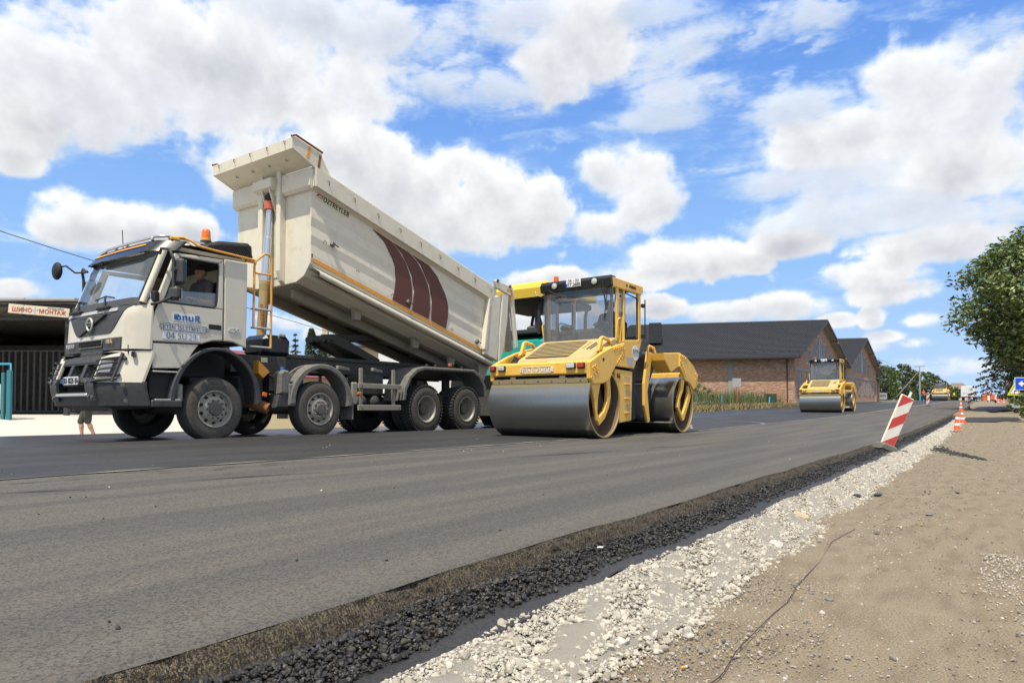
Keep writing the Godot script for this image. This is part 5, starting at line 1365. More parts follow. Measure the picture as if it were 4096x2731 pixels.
func make_roller() -> Node3D:
	var R := thing("road_roller", "yellow tandem road roller with glazed cab rolling beside the raised dump truck", "road roller", V(13.0, 0, RC), "tandem road rollers on the fresh asphalt")
	drum(R, 11.13)
	drum(R, 14.93)
	for s: float in [1.0, -1.0]:
		var z: float = RN if s > 0 else RF
		# front fork: curved upper plate and the arm that reaches to the hub
		var yk := obj("front_fork", G.new().ext([Vector2(10.55, 1.36), Vector2(10.80, 1.47), Vector2(11.05, 1.57), Vector2(11.35, 1.67), Vector2(11.65, 1.745), Vector2(11.96, 1.81), Vector2(12.0, 1.66), Vector2(11.78, 1.50), Vector2(11.56, 1.33), Vector2(11.42, 1.20), Vector2(11.33, 1.07), Vector2(11.05, 1.0), Vector2(10.68, 0.98), Vector2(10.57, 1.08)], 2, z - s * 0.07, z + s * 0.005, 0.012), "yellow_paint", R)
		obj("fork_arm", G.new().ext([Vector2(10.66, 1.02), Vector2(11.04, 1.02), Vector2(10.93, 0.70), Vector2(10.91, 0.46), Vector2(11.0, 0.38), Vector2(10.98, 0.25), Vector2(10.90, 0.33), Vector2(10.82, 0.60), Vector2(10.74, 0.84)], 2, z - s * 0.10, z - s * 0.03, 0.012), "yellow_paint", yk)
		obj("fork_arm", G.new().ext([Vector2(11.10, 1.04), Vector2(11.40, 1.18), Vector2(11.44, 0.80), Vector2(11.36, 0.56), Vector2(11.20, 0.36), Vector2(10.99, 0.24), Vector2(10.99, 0.40), Vector2(11.16, 0.50), Vector2(11.28, 0.68), Vector2(11.30, 0.90), Vector2(11.26, 1.02)], 2, z - s * 0.10, z - s * 0.03, 0.012), "yellow_paint", yk)
		obj("fork_spar", G.new().box(V(11.50, 0.78, z - s * 0.16), V(0.09, 0.34, 0.16), 0.01, Basis.from_euler(V(0, 0, 0.12))), "rubber_grey", yk)
		var hg := G.new()
		for p in [[11.52, 1.655], [11.62, 1.675], [11.71, 1.69], [11.80, 1.71], [11.88, 1.725], [11.93, 1.655], [11.86, 1.585], [11.79, 1.525], [11.72, 1.465], [11.655, 1.41], [10.70, 1.27], [10.78, 1.30], [10.84, 1.225], [10.74, 1.185], [10.64, 1.09]]:
			var h := G.new()
			rim_hole(h, V(p[0], p[1], z + s * 0.005), s, 0.032)
			obj("plate_hole", h, "yellow_paint", yk)
		obj("plate_slot", G.new().box(V(11.08, 1.44, z + s * 0.006), V(0.07, 0.05, 0.004), 0.0, Basis.from_euler(V(0, 0, 0.6))), "black", yk)
		obj("lifting_eye", G.new().tube([V(11.30, 1.60, z - s * 0.22), V(11.38, 1.86, z - s * 0.22), V(11.46, 1.89, z - s * 0.22), V(11.70, 1.86, z - s * 0.22), V(11.80, 1.78, z - s * 0.22)], 0.035, 6), "yellow_paint", R)
		obj("eye_plate", G.new().ext([Vector2(11.26, 1.62), Vector2(11.36, 1.86), Vector2(11.44, 1.86), Vector2(11.40, 1.66), Vector2(11.76, 1.76), Vector2(11.76, 1.68)], 2, z - s * 0.19, z - s * 0.25, 0.01), "yellow_paint", R)
		obj("fork_tube", G.new().cyl(V(11.50, 1.62, z - s * 0.06), V(11.50, 1.62, z - s * 0.40), 0.09, 14), "yellow_paint", R)
		# rear fork
		var ry := obj("rear_fork", G.new().ext([Vector2(14.74, 1.81), Vector2(15.13, 1.74), Vector2(15.55, 1.58), Vector2(15.86, 1.37), Vector2(15.80, 1.10), Vector2(15.60, 0.98), Vector2(15.36, 1.14), Vector2(15.06, 1.20), Vector2(14.90, 1.36), Vector2(14.72, 1.50)], 2, z - s * 0.07, z + s * 0.005, 0.012), "yellow_paint", R)
		obj("fork_arm", G.new().ext([Vector2(14.92, 1.34), Vector2(15.10, 1.20), Vector2(15.02, 0.96), Vector2(14.84, 0.76), Vector2(14.80, 0.56), Vector2(14.98, 0.40), Vector2(14.97, 0.27), Vector2(14.66, 0.58), Vector2(14.74, 0.80), Vector2(14.88, 1.0)], 2, z - s * 0.10, z - s * 0.03, 0.012), "yellow_paint", ry)
		obj("fork_arm", G.new().ext([Vector2(15.34, 1.16), Vector2(15.60, 1.0), Vector2(15.40, 0.70), Vector2(15.06, 0.28), Vector2(14.97, 0.27), Vector2(14.97, 0.42), Vector2(15.16, 0.62), Vector2(15.32, 0.90)], 2, z - s * 0.10, z - s * 0.03, 0.012), "yellow_paint", ry)
		obj("fork_spar", G.new().box(V(14.55, 0.78, z - s * 0.16), V(0.09, 0.36, 0.16), 0.01, Basis.from_euler(V(0, 0, -0.15))), "rubber_grey", ry)
		for p in [[14.80, 1.74], [14.90, 1.735], [15.0, 1.72], [15.10, 1.69], [14.80, 1.62], [14.86, 1.55], [14.93, 1.48], [15.0, 1.41], [15.07, 1.34], [15.72, 1.36], [15.80, 1.30], [15.74, 1.24], [15.79, 1.17]]:
			var h := G.new()
			rim_hole(h, V(p[0], p[1], z + s * 0.005), s, 0.03)
			obj("plate_hole", h, "yellow_paint", ry)
		obj("fork_beam", G.new().ext([Vector2(13.90, 1.75), Vector2(14.76, 1.81), Vector2(14.74, 1.50), Vector2(14.28, 1.34), Vector2(13.94, 1.60)], 2, z - s * 0.02, z - s * 0.38, 0.015), "yellow_paint", R)
		obj("rear_guard", G.new().ext([Vector2(13.70, 1.78), Vector2(13.92, 1.76), Vector2(13.80, 1.30), Vector2(13.66, 0.90), Vector2(13.78, 0.27), Vector2(13.68, 0.24), Vector2(13.50, 0.62), Vector2(13.50, 1.08)], 2, z - s * 0.30, z - s * 0.36, 0.01), "yellow_paint", R)
		obj("lifting_eye", G.new().tube([V(13.72, 1.74, z - s * 0.33), V(13.76, 1.88, z - s * 0.33), V(13.82, 1.91, z - s * 0.33), V(14.06, 1.88, z - s * 0.33), V(14.14, 1.77, z - s * 0.33)], 0.03, 6), "yellow_paint", R)
		obj("rear_scraper", G.new().box(V(14.35, 0.24, RC), V(0.10, 0.03, 2.1), 0.006), "alu", R)
	obj("rear_bar", G.new().box(V(15.72, 1.28, RC), V(0.18, 0.26, 2.06), 0.02), "yellow_paint", R)
	# front crossbar with lamps and the owner's plate
	var fb := obj("front_crossbar", G.new().box(V(10.66, 1.275, RC), V(0.20, 0.235, 2.06), 0.025), "yellow_paint", R)
	obj("crossbar_top", G.new().ext([Vector2(10.58, 1.385), Vector2(10.76, 1.42), Vector2(11.0, 1.42), Vector2(11.0, 1.30), Vector2(10.60, 1.30)], 2, RF + 0.075, RN - 0.075, 0.01), "yellow_paint", fb)
	var xf := 10.555
	for a in [[-7.99, "lamp_red", 0.12], [-7.78, "lamp_glass", 0.16], [-6.24, "lamp_glass", 0.18], [-6.03, "lamp_red", 0.14]]:
		var lp := obj("headlamp", G.new().box(V(xf - 0.015, 1.31, a[0]), V(0.06, 0.11, a[2] + 0.02), 0.02), "black", R)
		obj("lens", G.new().box(V(xf - 0.042, 1.31, a[0]), V(0.03, 0.088, a[2] - 0.012), 0.014), a[1], lp)
	var pq := obj("owner_plate", G.new().tube([V(xf - 0.002, 1.20, -7.30), V(xf - 0.002, 1.20, -6.66), V(xf - 0.002, 1.315, -6.66), V(xf - 0.002, 1.315, -7.30), V(xf - 0.002, 1.20, -7.30)], 0.008, 5), "sticker_cream", R)
	text("CETİN İSLETMELERİ", "sticker_white", 0.066, V(xf - 0.008, 1.258, -6.98), FRONT, pq, 0.008, true, 0.88)
	text("BOMAG", "orange_paint", 0.06, V(10.62, 1.406, -6.95), FRONT.rotated(V(0, 0, 1), -1.25), pq, 0.003, true)
	obj("sprinkler_bar", G.new().cyl(V(10.66, 1.09, RF + 0.06), V(10.66, 1.09, RN - 0.06), 0.05, 12), "black", R)
	obj("scraper", G.new().box(V(10.60, 1.05, RC), V(0.03, 0.09, 2.10), 0.006), "scraper", R)
	obj("scraper", G.new().ext([Vector2(10.585, 1.0), Vector2(10.61, 1.0), Vector2(10.60, 0.88), Vector2(10.56, 0.87)], 2, RF + 0.01, RN - 0.0, 0.004), "scraper", R)
	for k in 7: obj("bolt", G.new().cyl(V(10.585, 1.05, RF + 0.2 + k * 0.30), V(10.575, 1.05, RF + 0.2 + k * 0.30), 0.014, 8), "steel_bolt", R)
	for z: float in [-7.55, -6.45]: obj("scraper_hook", G.new().box(V(10.60, 1.12, z), V(0.03, 0.06, 0.13), 0.015), "scraper", R)
	# engine hood with louvres
	var hd := obj("hood", G.new().ext([Vector2(10.98, 1.42), Vector2(11.02, 1.50), Vector2(11.92, 1.92), Vector2(12.06, 1.94), Vector2(12.06, 1.40)], 2, -7.74, -6.10, 0.03), "hood_tan", R)
	obj("hood_base", G.new().box(V(11.5, 1.15, RC), V(1.0, 0.5, 1.55)), "black", R)
	var sl := atan2(0.42, 0.90)
	for k in 11:
		var t := 0.08 + k * 0.079
		var p := V(lerpf(11.02, 11.92, t), lerpf(1.50, 1.92, t) + 0.008, -7.10)
		var nn := V(-sin(sl), cos(sl), 0)
		obj("louvre", G.new().box(p + nn * 0.012 + V(0.012, 0, 0), V(0.052, 0.016, 1.0), 0.006, Basis.from_euler(V(0, 0, sl - 0.30))), "hood_tan", hd)
		obj("louvre_gap", G.new().box(p + nn * 0.0 - V(0.022, 0.012, 0), V(0.03, 0.012, 0.96), 0.0, Basis.from_euler(V(0, 0, sl))), "black", hd)
	for k in 2:
		var p := V(11.55, 1.755, -6.37 + k * 0.075)
		obj("vent_slot", G.new().box(p, V(0.36, 0.008, 0.026), 0.0, Basis.from_euler(V(0, 0, sl)) * Basis.from_euler(V(0, -0.12, 0))), "black", hd)
	obj("hood_grip", G.new().box(V(11.62, 1.79, -6.51), V(0.34, 0.02, 0.05), 0.008, Basis.from_euler(V(0, 0, sl))), "hood_tan", hd)
	for k in 4:
		obj("hose", G.new().tube([V(11.0, 1.42 + k * 0.012, -7.78 - k * 0.03), V(11.15, 1.52 + k * 0.02, -7.84 - k * 0.02), V(11.35, 1.50, -7.80 - k * 0.04), V(11.5, 1.42, -7.76)], 0.016, 6), "black", R)
	# cab
	var CN := -6.15
	var CF := -7.79
	for s: float in [1.0, -1.0]:
		var z: float = CN if s > 0 else CF
		var zz := z - s * 0.05
		obj("cab_post", G.new().box(V(12.06, 2.42, zz), V(0.06, 1.06, 0.05), 0.01), "gloss_black", R)
		obj("cab_post", G.new().box(V(12.22, 2.42, zz + s * 0.03), V(0.10, 1.10, 0.05), 0.012), "yellow_paint", R)
		obj("cab_post", G.new().box(V(12.53, 2.42, zz + s * 0.02), V(0.06, 1.08, 0.05), 0.012), "yellow_paint", R)
		obj("cab_post", G.new().box(V(13.24, 2.45, zz + s * 0.02), V(0.12, 1.06, 0.06), 0.012), "yellow_paint", R)
		obj("roof_side", G.new().ext([Vector2(11.96, 3.14), Vector2(13.38, 3.14), Vector2(13.40, 3.02), Vector2(13.30, 2.94), Vector2(12.02, 2.94)], 2, z - s * 0.06, z + s * 0.02, 0.02), "yellow_paint", R)
		var dr := obj("cab_door", G.new().ext([Vector2(12.19, 1.90), Vector2(13.34, 2.0), Vector2(13.22, 1.74), Vector2(12.96, 1.37), Vector2(12.17, 1.38)], 2, z - s * 0.05, z + s * 0.0, 0.014), "yellow_paint", R)
		obj("window", G.new().ext([Vector2(12.28, 1.92), Vector2(12.50, 1.94), Vector2(12.50, 2.92), Vector2(12.28, 2.92)], 2, zz, zz + s * 0.006), "cab_glass", dr)
		obj("window_frame", G.new().tube([V(12.57, 1.95, zz + s * 0.02), V(13.18, 2.02, zz + s * 0.02), V(13.18, 2.86, zz + s * 0.02), V(12.58, 2.90, zz + s * 0.02), V(12.57, 1.95, zz + s * 0.02)], 0.018, 6), "black", dr)
		obj("window_edge", G.new().tube([V(13.41, 2.02, z + s * 0.04), V(13.42, 2.86, z + s * 0.04)], 0.014, 6), "black", dr)
		for y: float in [2.72, 2.08]: obj("hinge", G.new().box(V(13.33, y, z + s * 0.03), V(0.09, 0.08, 0.06), 0.01), "black", dr)
		for y: float in [2.80, 2.02]: obj("knob", G.new().ball(V(12.34, y, z + s * 0.0), V(0.028, 0.028, 0.02), 8, 5), "black", dr)
		obj("grab_handle", G.new().tube([V(12.10, 1.94, z + s * 0.02), V(12.09, 2.28, z + s * 0.06), V(12.14, 2.33, z + s * 0.07), V(12.22, 2.33, z + s * 0.07), V(12.24, 2.28, z + s * 0.07), V(12.24, 1.85, z + s * 0.03)], 0.016, 7), "yellow_bright", R)
		var sp := obj("step_panel", G.new().ext([Vector2(12.14, 1.33), Vector2(12.92, 1.31), Vector2(12.86, 0.30), Vector2(12.34, 0.26), Vector2(12.10, 0.8)], 2, z - s * 0.12, z - s * 0.02, 0.012), "yellow_paint", R)
		for k in 3:
			obj("step_well", G.new().box(V(12.66, 1.12 - k * 0.29, z - s * 0.018), V(0.22, 0.17, 0.006), 0.0), "hood_tan", sp)
			obj("step_tread", G.new().box(V(12.66, 1.04 - k * 0.29, z - s * 0.004), V(0.24, 0.018, 0.05), 0.004), "yellow_paint", sp)
		if s > 0:
			text("66", "ink_black", 0.10, V(12.28, 1.20, z - 0.012), SIDE, sp, 0.006, false)
			var rd := obj("round_sticker", G.new().lathe(V(13.02, 1.70, z + 0.002), V(0, 0, 1), [[0.0, 0.003], [0.16, 0.003], [0.16, 0.0]], 32), "sticker_white", R)
			text("ВЕЛИКЕ", "ink_grey", 0.062, V(13.02, 1.745, z + 0.008), SIDE, rd, 0.004, true, 0.85)
			text("БУДІВНИЦТВО", "ink_pale_grey", 0.038, V(13.02, 1.69, z + 0.008), SIDE, rd, 0.004, false, 0.85)
			obj("sticker_bar", G.new().box(V(13.02, 1.645, z + 0.007), V(0.20, 0.022, 0.004)), "ink_pale_grey", rd)
			obj("paint_patch", G.new().ext([Vector2(12.60, 1.60), Vector2(12.88, 1.60), Vector2(12.90, 1.42), Vector2(12.70, 1.42)], 2, z, z + 0.004), "ink_pale_grey", R)
			text("BOMAG", "ink_black", 0.062, V(12.86, 3.045, z + 0.024), SIDE, R, 0.005, true)
			obj("maker_mark", G.new().ext([Vector2(12.56, 3.045), Vector2(12.595, 3.085), Vector2(12.63, 3.045), Vector2(12.595, 3.005)], 2, z + 0.02, z + 0.025), "ink_black", R)
	obj("roof", G.new().ext([Vector2(11.98, 3.06), Vector2(13.36, 3.06), Vector2(13.36, 3.13), Vector2(13.2, 3.17), Vector2(12.0, 3.16)], 2, CF + 0.05, CN - 0.05, 0.02), "yellow_paint", R)
	obj("headlining", G.new().box(V(12.65, 3.035, RC), V(1.2, 0.03, 1.5)), "interior", R)
	var vs := obj("roof_visor", G.new().ext([Vector2(11.92, 2.96), Vector2(11.90, 3.10), Vector2(11.96, 3.17), Vector2(12.14, 3.17), Vector2(12.14, 2.94)], 2, CF - 0.01, CN + 0.01, 0.02), "gloss_black", R)
	for z: float in [-7.43, -6.50]:
		var wl := obj("work_lamp", G.new().lathe(V(11.94, 3.07, z), V(-1, 0.0, 0), [[0.0, -0.05], [0.075, -0.04], [0.08, 0.05], [0.066, 0.055]], 20), "black", R)
		obj("lens", G.new().lathe(V(11.94, 3.07, z), V(-1, 0, 0), [[0.068, 0.046], [0.05, 0.056], [0.0, 0.06]], 20, true), "lamp_glass", wl)
	var np := obj("number_plate", G.new().box(V(11.885, 3.085, -6.97), V(0.012, 0.165, 0.34), 0.004), "sticker_white", R)
	text("06 - 00", "ink_black", 0.062, V(11.877, 3.125, -6.97), FRONT, np, 0.004, false, 1.0)
	text("17 2489", "ink_black", 0.066, V(11.877, 3.045, -6.955), FRONT, np, 0.004, true, 0.9)
	obj("plate_band", G.new().box(V(11.878, 3.04, -7.12), V(0.004, 0.065, 0.035)), "plate_blue", np)
	obj("beacon", G.new().lathe(V(12.02, 3.16, -7.46), Vector3.UP, [[0.0, 0.0], [0.055, 0.0], [0.055, 0.03], [0.052, 0.03], [0.05, 0.12], [0.0, 0.13]], 18), "lamp_orange", R)
	var ws := obj("windscreen", G.new().sheet([[V(12.06, 2.96, CF), V(12.0, 2.96, CF + 0.12), V(11.99, 2.96, RC), V(12.0, 2.96, CN - 0.12), V(12.05, 2.96, CN)], [V(12.02, 2.4, CF), V(11.96, 2.4, CF + 0.12), V(11.95, 2.4, RC), V(11.96, 2.4, CN - 0.12), V(12.02, 2.4, CN)], [V(12.02, 1.90, CF), V(11.96, 1.90, CF + 0.12), V(11.95, 1.90, RC), V(11.96, 1.90, CN - 0.12), V(12.02, 1.90, CN)]], V(-1, 0, 0)), "cab_glass", R)
	obj("windscreen_seal", G.new().box(V(11.98, 1.90, RC), V(0.05, 0.05, 1.60), 0.01), "black", R)
	obj("rear_window", G.new().box(V(13.28, 2.5, RC), V(0.012, 0.84, 1.45)), "windscreen", R)
	obj("rear_panel", G.new().box(V(13.28, 1.78, RC), V(0.05, 0.58, 1.50), 0.01), "interior", R)
	obj("cab_floor", G.new().box(V(12.65, 1.42, RC), V(1.2, 0.06, 1.55)), "interior", R)
	for w in [[V(11.93, 3.0, -7.62), V(11.91, 2.84, -7.30), V(11.93, 2.83, -7.45), V(11.93, 2.81, -6.98)], [V(11.91, 3.06, -6.32), V(11.93, 2.55, -6.26), V(11.93, 2.90, -6.22), V(11.93, 2.30, -6.30)]]:
		var wi := obj("wiper", G.new().tube([w[0], w[1]], 0.016, 6), "black", R)
		obj("wiper_blade", G.new().tube([w[2], w[3]], 0.010, 5), "black", wi)
	# inside: console, wheel, seat
	obj("console", G.new().box(V(12.22, 2.02, -7.0), V(0.24, 0.30, 1.0), 0.07), "rubber_grey", R)
	obj("instrument_pod", G.new().box(V(12.26, 2.22, -7.35), V(0.10, 0.14, 0.28), 0.04, Basis.from_euler(V(0, 0.3, 0.3))), "rubber_grey", R)
	obj("steering_column", G.new().cyl(V(12.45, 1.7, -6.55), V(12.36, 2.22, -6.55), 0.035, 8), "black", R)
	var sb := Basis.from_euler(V(0, 0, 0.5))
	obj("steering_wheel", G.new().tube(ring(V(12.36, 2.24, -6.55), sb * V(1, 0, 0), sb * V(0, 0, 1), 0.17, 20), 0.016, 6), "black", R)
	var seat := obj("seat", G.new().box(V(12.86, 1.80, -6.60), V(0.46, 0.14, 0.46), 0.05), "seat_black", R)
	obj("backrest", G.new().box(V(13.06, 2.12, -6.60), V(0.12, 0.56, 0.44), 0.05, Basis.from_euler(V(0, 0, -0.25))), "seat_black", seat)
	obj("headrest", G.new().box(V(13.14, 2.52, -6.60), V(0.10, 0.16, 0.26), 0.04, Basis.from_euler(V(0, 0, -0.3))), "seat_black", seat)
	obj("mirror_arm", G.new().tube([V(11.98, 2.9, CF), V(11.9, 2.92, CF - 0.1), V(11.92, 3.0, CF - 0.12)], 0.012, 6), "alu", R)
	# middle of the machine
	obj("middle_cover", G.new().ext([Vector2(13.36, 1.40), Vector2(13.60, 1.66), Vector2(13.88, 1.80), Vector2(14.66, 1.84), Vector2(14.60, 1.5), Vector2(14.30, 1.12), Vector2(13.36, 1.08)], 2, RC - 0.58, RC + 0.58, 0.06), "rubber_grey", R)
	obj("middle_cover", G.new().ext([Vector2(13.30, 1.06), Vector2(14.28, 1.09), Vector2(14.22, 0.26), Vector2(13.82, 0.30), Vector2(13.36, 0.42)], 2, RC - 0.60, RC + 0.60, 0.05), "rubber_grey", R)
	obj("frame", G.new().box(V(12.6, 0.72, RC), V(1.4, 0.85, 1.4), 0.04), "black", R)
	obj("warning_sticker", G.new().box(V(13.84, 0.84, RC + 0.603), V(0.08, 0.13, 0.004)), "yellow_bright", R)
	obj("joint", G.new().box(V(13.2, 0.75, RC), V(0.6, 0.5, 0.5), 0.05), "frame_steel", R)
	return R

# a smooth body from tapered bones [a, b, radius at a, radius at b], meshed as surface nets
func skin_mesh(bones: Array, cell: float, blend := 0.035, grow := 0.0) -> G:
	var lo := Vector3.ONE * 1e9
	var hi := -lo
	for b in bones:
		for k in 2:
			var r: float = b[2 + k] + grow + cell * 2.0
			lo = lo.min(b[k] - Vector3.ONE * r)
			hi = hi.max(b[k] + Vector3.ONE * r)
	var nx := int((hi.x - lo.x) / cell) + 2
	var ny := int((hi.y - lo.y) / cell) + 2
	var nz := int((hi.z - lo.z) / cell) + 2
	var F := PackedFloat32Array()
	F.resize(nx * ny * nz)
	F.fill(1.0)
	for b in bones:
		var a: Vector3 = b[0]
		var ab: Vector3 = b[1] - b[0]
		var l2 := maxf(ab.length_squared(), 1e-9)
		var rm: float = maxf(b[2], b[3]) + grow + cell * 2.5 + blend
		var p0: Vector3 = (a.min(b[1]) - Vector3.ONE * rm - lo) / cell
		var p1: Vector3 = (a.max(b[1]) + Vector3.ONE * rm - lo) / cell
		for i in range(maxi(0, int(p0.x)), mini(nx, int(p1.x) + 1)):
			for j in range(maxi(0, int(p0.y)), mini(ny, int(p1.y) + 1)):
				for k in range(maxi(0, int(p0.z)), mini(nz, int(p1.z) + 1)):
					var p := lo + V(i, j, k) * cell
					var t := clampf((p - a).dot(ab) / l2, 0.0, 1.0)
					var d: float = (p - a - ab * t).length() - lerpf(b[2], b[3], t) - grow
					var q := (i * ny + j) * nz + k
					var o := F[q]
					var h := maxf(blend - absf(o - d), 0.0) / blend
					F[q] = minf(o, d) - h * h * blend * 0.25
	var at := {}
	var pts := []
	var nrm := []
	for i in nx - 1:
		for j in ny - 1:
			for k in nz - 1:
				var s := Vector3()
				var c := 0
				var f := []
				var neg := 0
				for e in 8:
					var v := F[((i + (e & 1)) * ny + j + ((e >> 1) & 1)) * nz + k + (e >> 2)]
					f.append(v)
					if v < 0.0: neg += 1
				if neg == 0 or neg == 8: continue
				for e in [[0, 1], [2, 3], [4, 5], [6, 7], [0, 2], [1, 3], [4, 6], [5, 7], [0, 4], [1, 5], [2, 6], [3, 7]]:
					var f0: float = f[e[0]]
					var f1: float = f[e[1]]
					if (f0 < 0.0) == (f1 < 0.0): continue
					var t := f0 / (f0 - f1)
					s += V(e[0] & 1, (e[0] >> 1) & 1, e[0] >> 2).lerp(V(e[1] & 1, (e[1] >> 1) & 1, e[1] >> 2), t)
					c += 1
				at[(i * ny + j) * nz + k] = pts.size()
				pts.append(lo + (V(i, j, k) + s / c) * cell)
				nrm.append(V(f[1] + f[3] + f[5] + f[7] - f[0] - f[2] - f[4] - f[6], f[2] + f[3] + f[6] + f[7] - f[0] - f[1] - f[4] - f[5], f[4] + f[5] + f[6] + f[7] - f[0] - f[1] - f[2] - f[3]).normalized())
	var g := G.new()
	for i in range(1, nx - 1):
		for j in range(1, ny - 1):
			for k in range(1, nz - 1):
				var q := (i * ny + j) * nz + k
				for ax in 3:
					var st: int = [ny * nz, nz, 1][ax]
					if (F[q] < 0.0) == (F[q + st] < 0.0): continue
					var u: int = [nz, 1, ny * nz][ax]
					var w: int = [1, ny * nz, nz][ax]
					var id := [q - u - w, q - w, q, q - u]
					if not (at.has(id[0]) and at.has(id[1]) and at.has(id[2]) and at.has(id[3])): continue
					var a: int = at[id[0]]
					var b: int = at[id[1]]
					var c: int = at[id[2]]
					var d: int = at[id[3]]
					g.qn(pts[a], pts[b], pts[c], pts[d], nrm[a], nrm[b], nrm[c], nrm[d])
	return g

func hand_bones(wrist: Vector3, dir: Vector3, palm: Vector3, curl: float, thumb: float) -> Array:
	# dir: along the fingers; palm: the way the palm faces; thumb +1 or -1: its side
	dir = dir.normalized()
	palm = (palm - dir * palm.dot(dir)).normalized()
	var side := dir.cross(palm) * thumb
	var o := [[wrist, wrist + dir * 0.085 + side * 0.018, 0.024, 0.018], [wrist, wrist + dir * 0.085 - side * 0.018, 0.022, 0.017]]
	for k in 4:
		var b := wrist + dir * 0.088 + side * (0.030 - k * 0.020)
		var l: float = [0.072, 0.080, 0.074, 0.058][k]
		var d1 := (dir + palm * curl * 0.6).normalized()
		var d2 := (dir + palm * curl * 1.8).normalized()
		o.append([b, b + d1 * l * 0.55, 0.0095, 0.0088])
		o.append([b + d1 * l * 0.55, b + d1 * l * 0.55 + d2 * l * 0.5, 0.0088, 0.0075])
	var tb := wrist + dir * 0.03 + side * 0.026
	o.append([tb, tb + (dir * 0.6 + side * 0.9 + palm * 0.3).normalized() * 0.042, 0.013, 0.011])
	o.append([tb + (dir * 0.6 + side * 0.9 + palm * 0.3).normalized() * 0.042, tb + (dir * 1.4 + side * 0.9 + palm * 0.6).normalized() * 0.072, 0.011, 0.009])
	return o

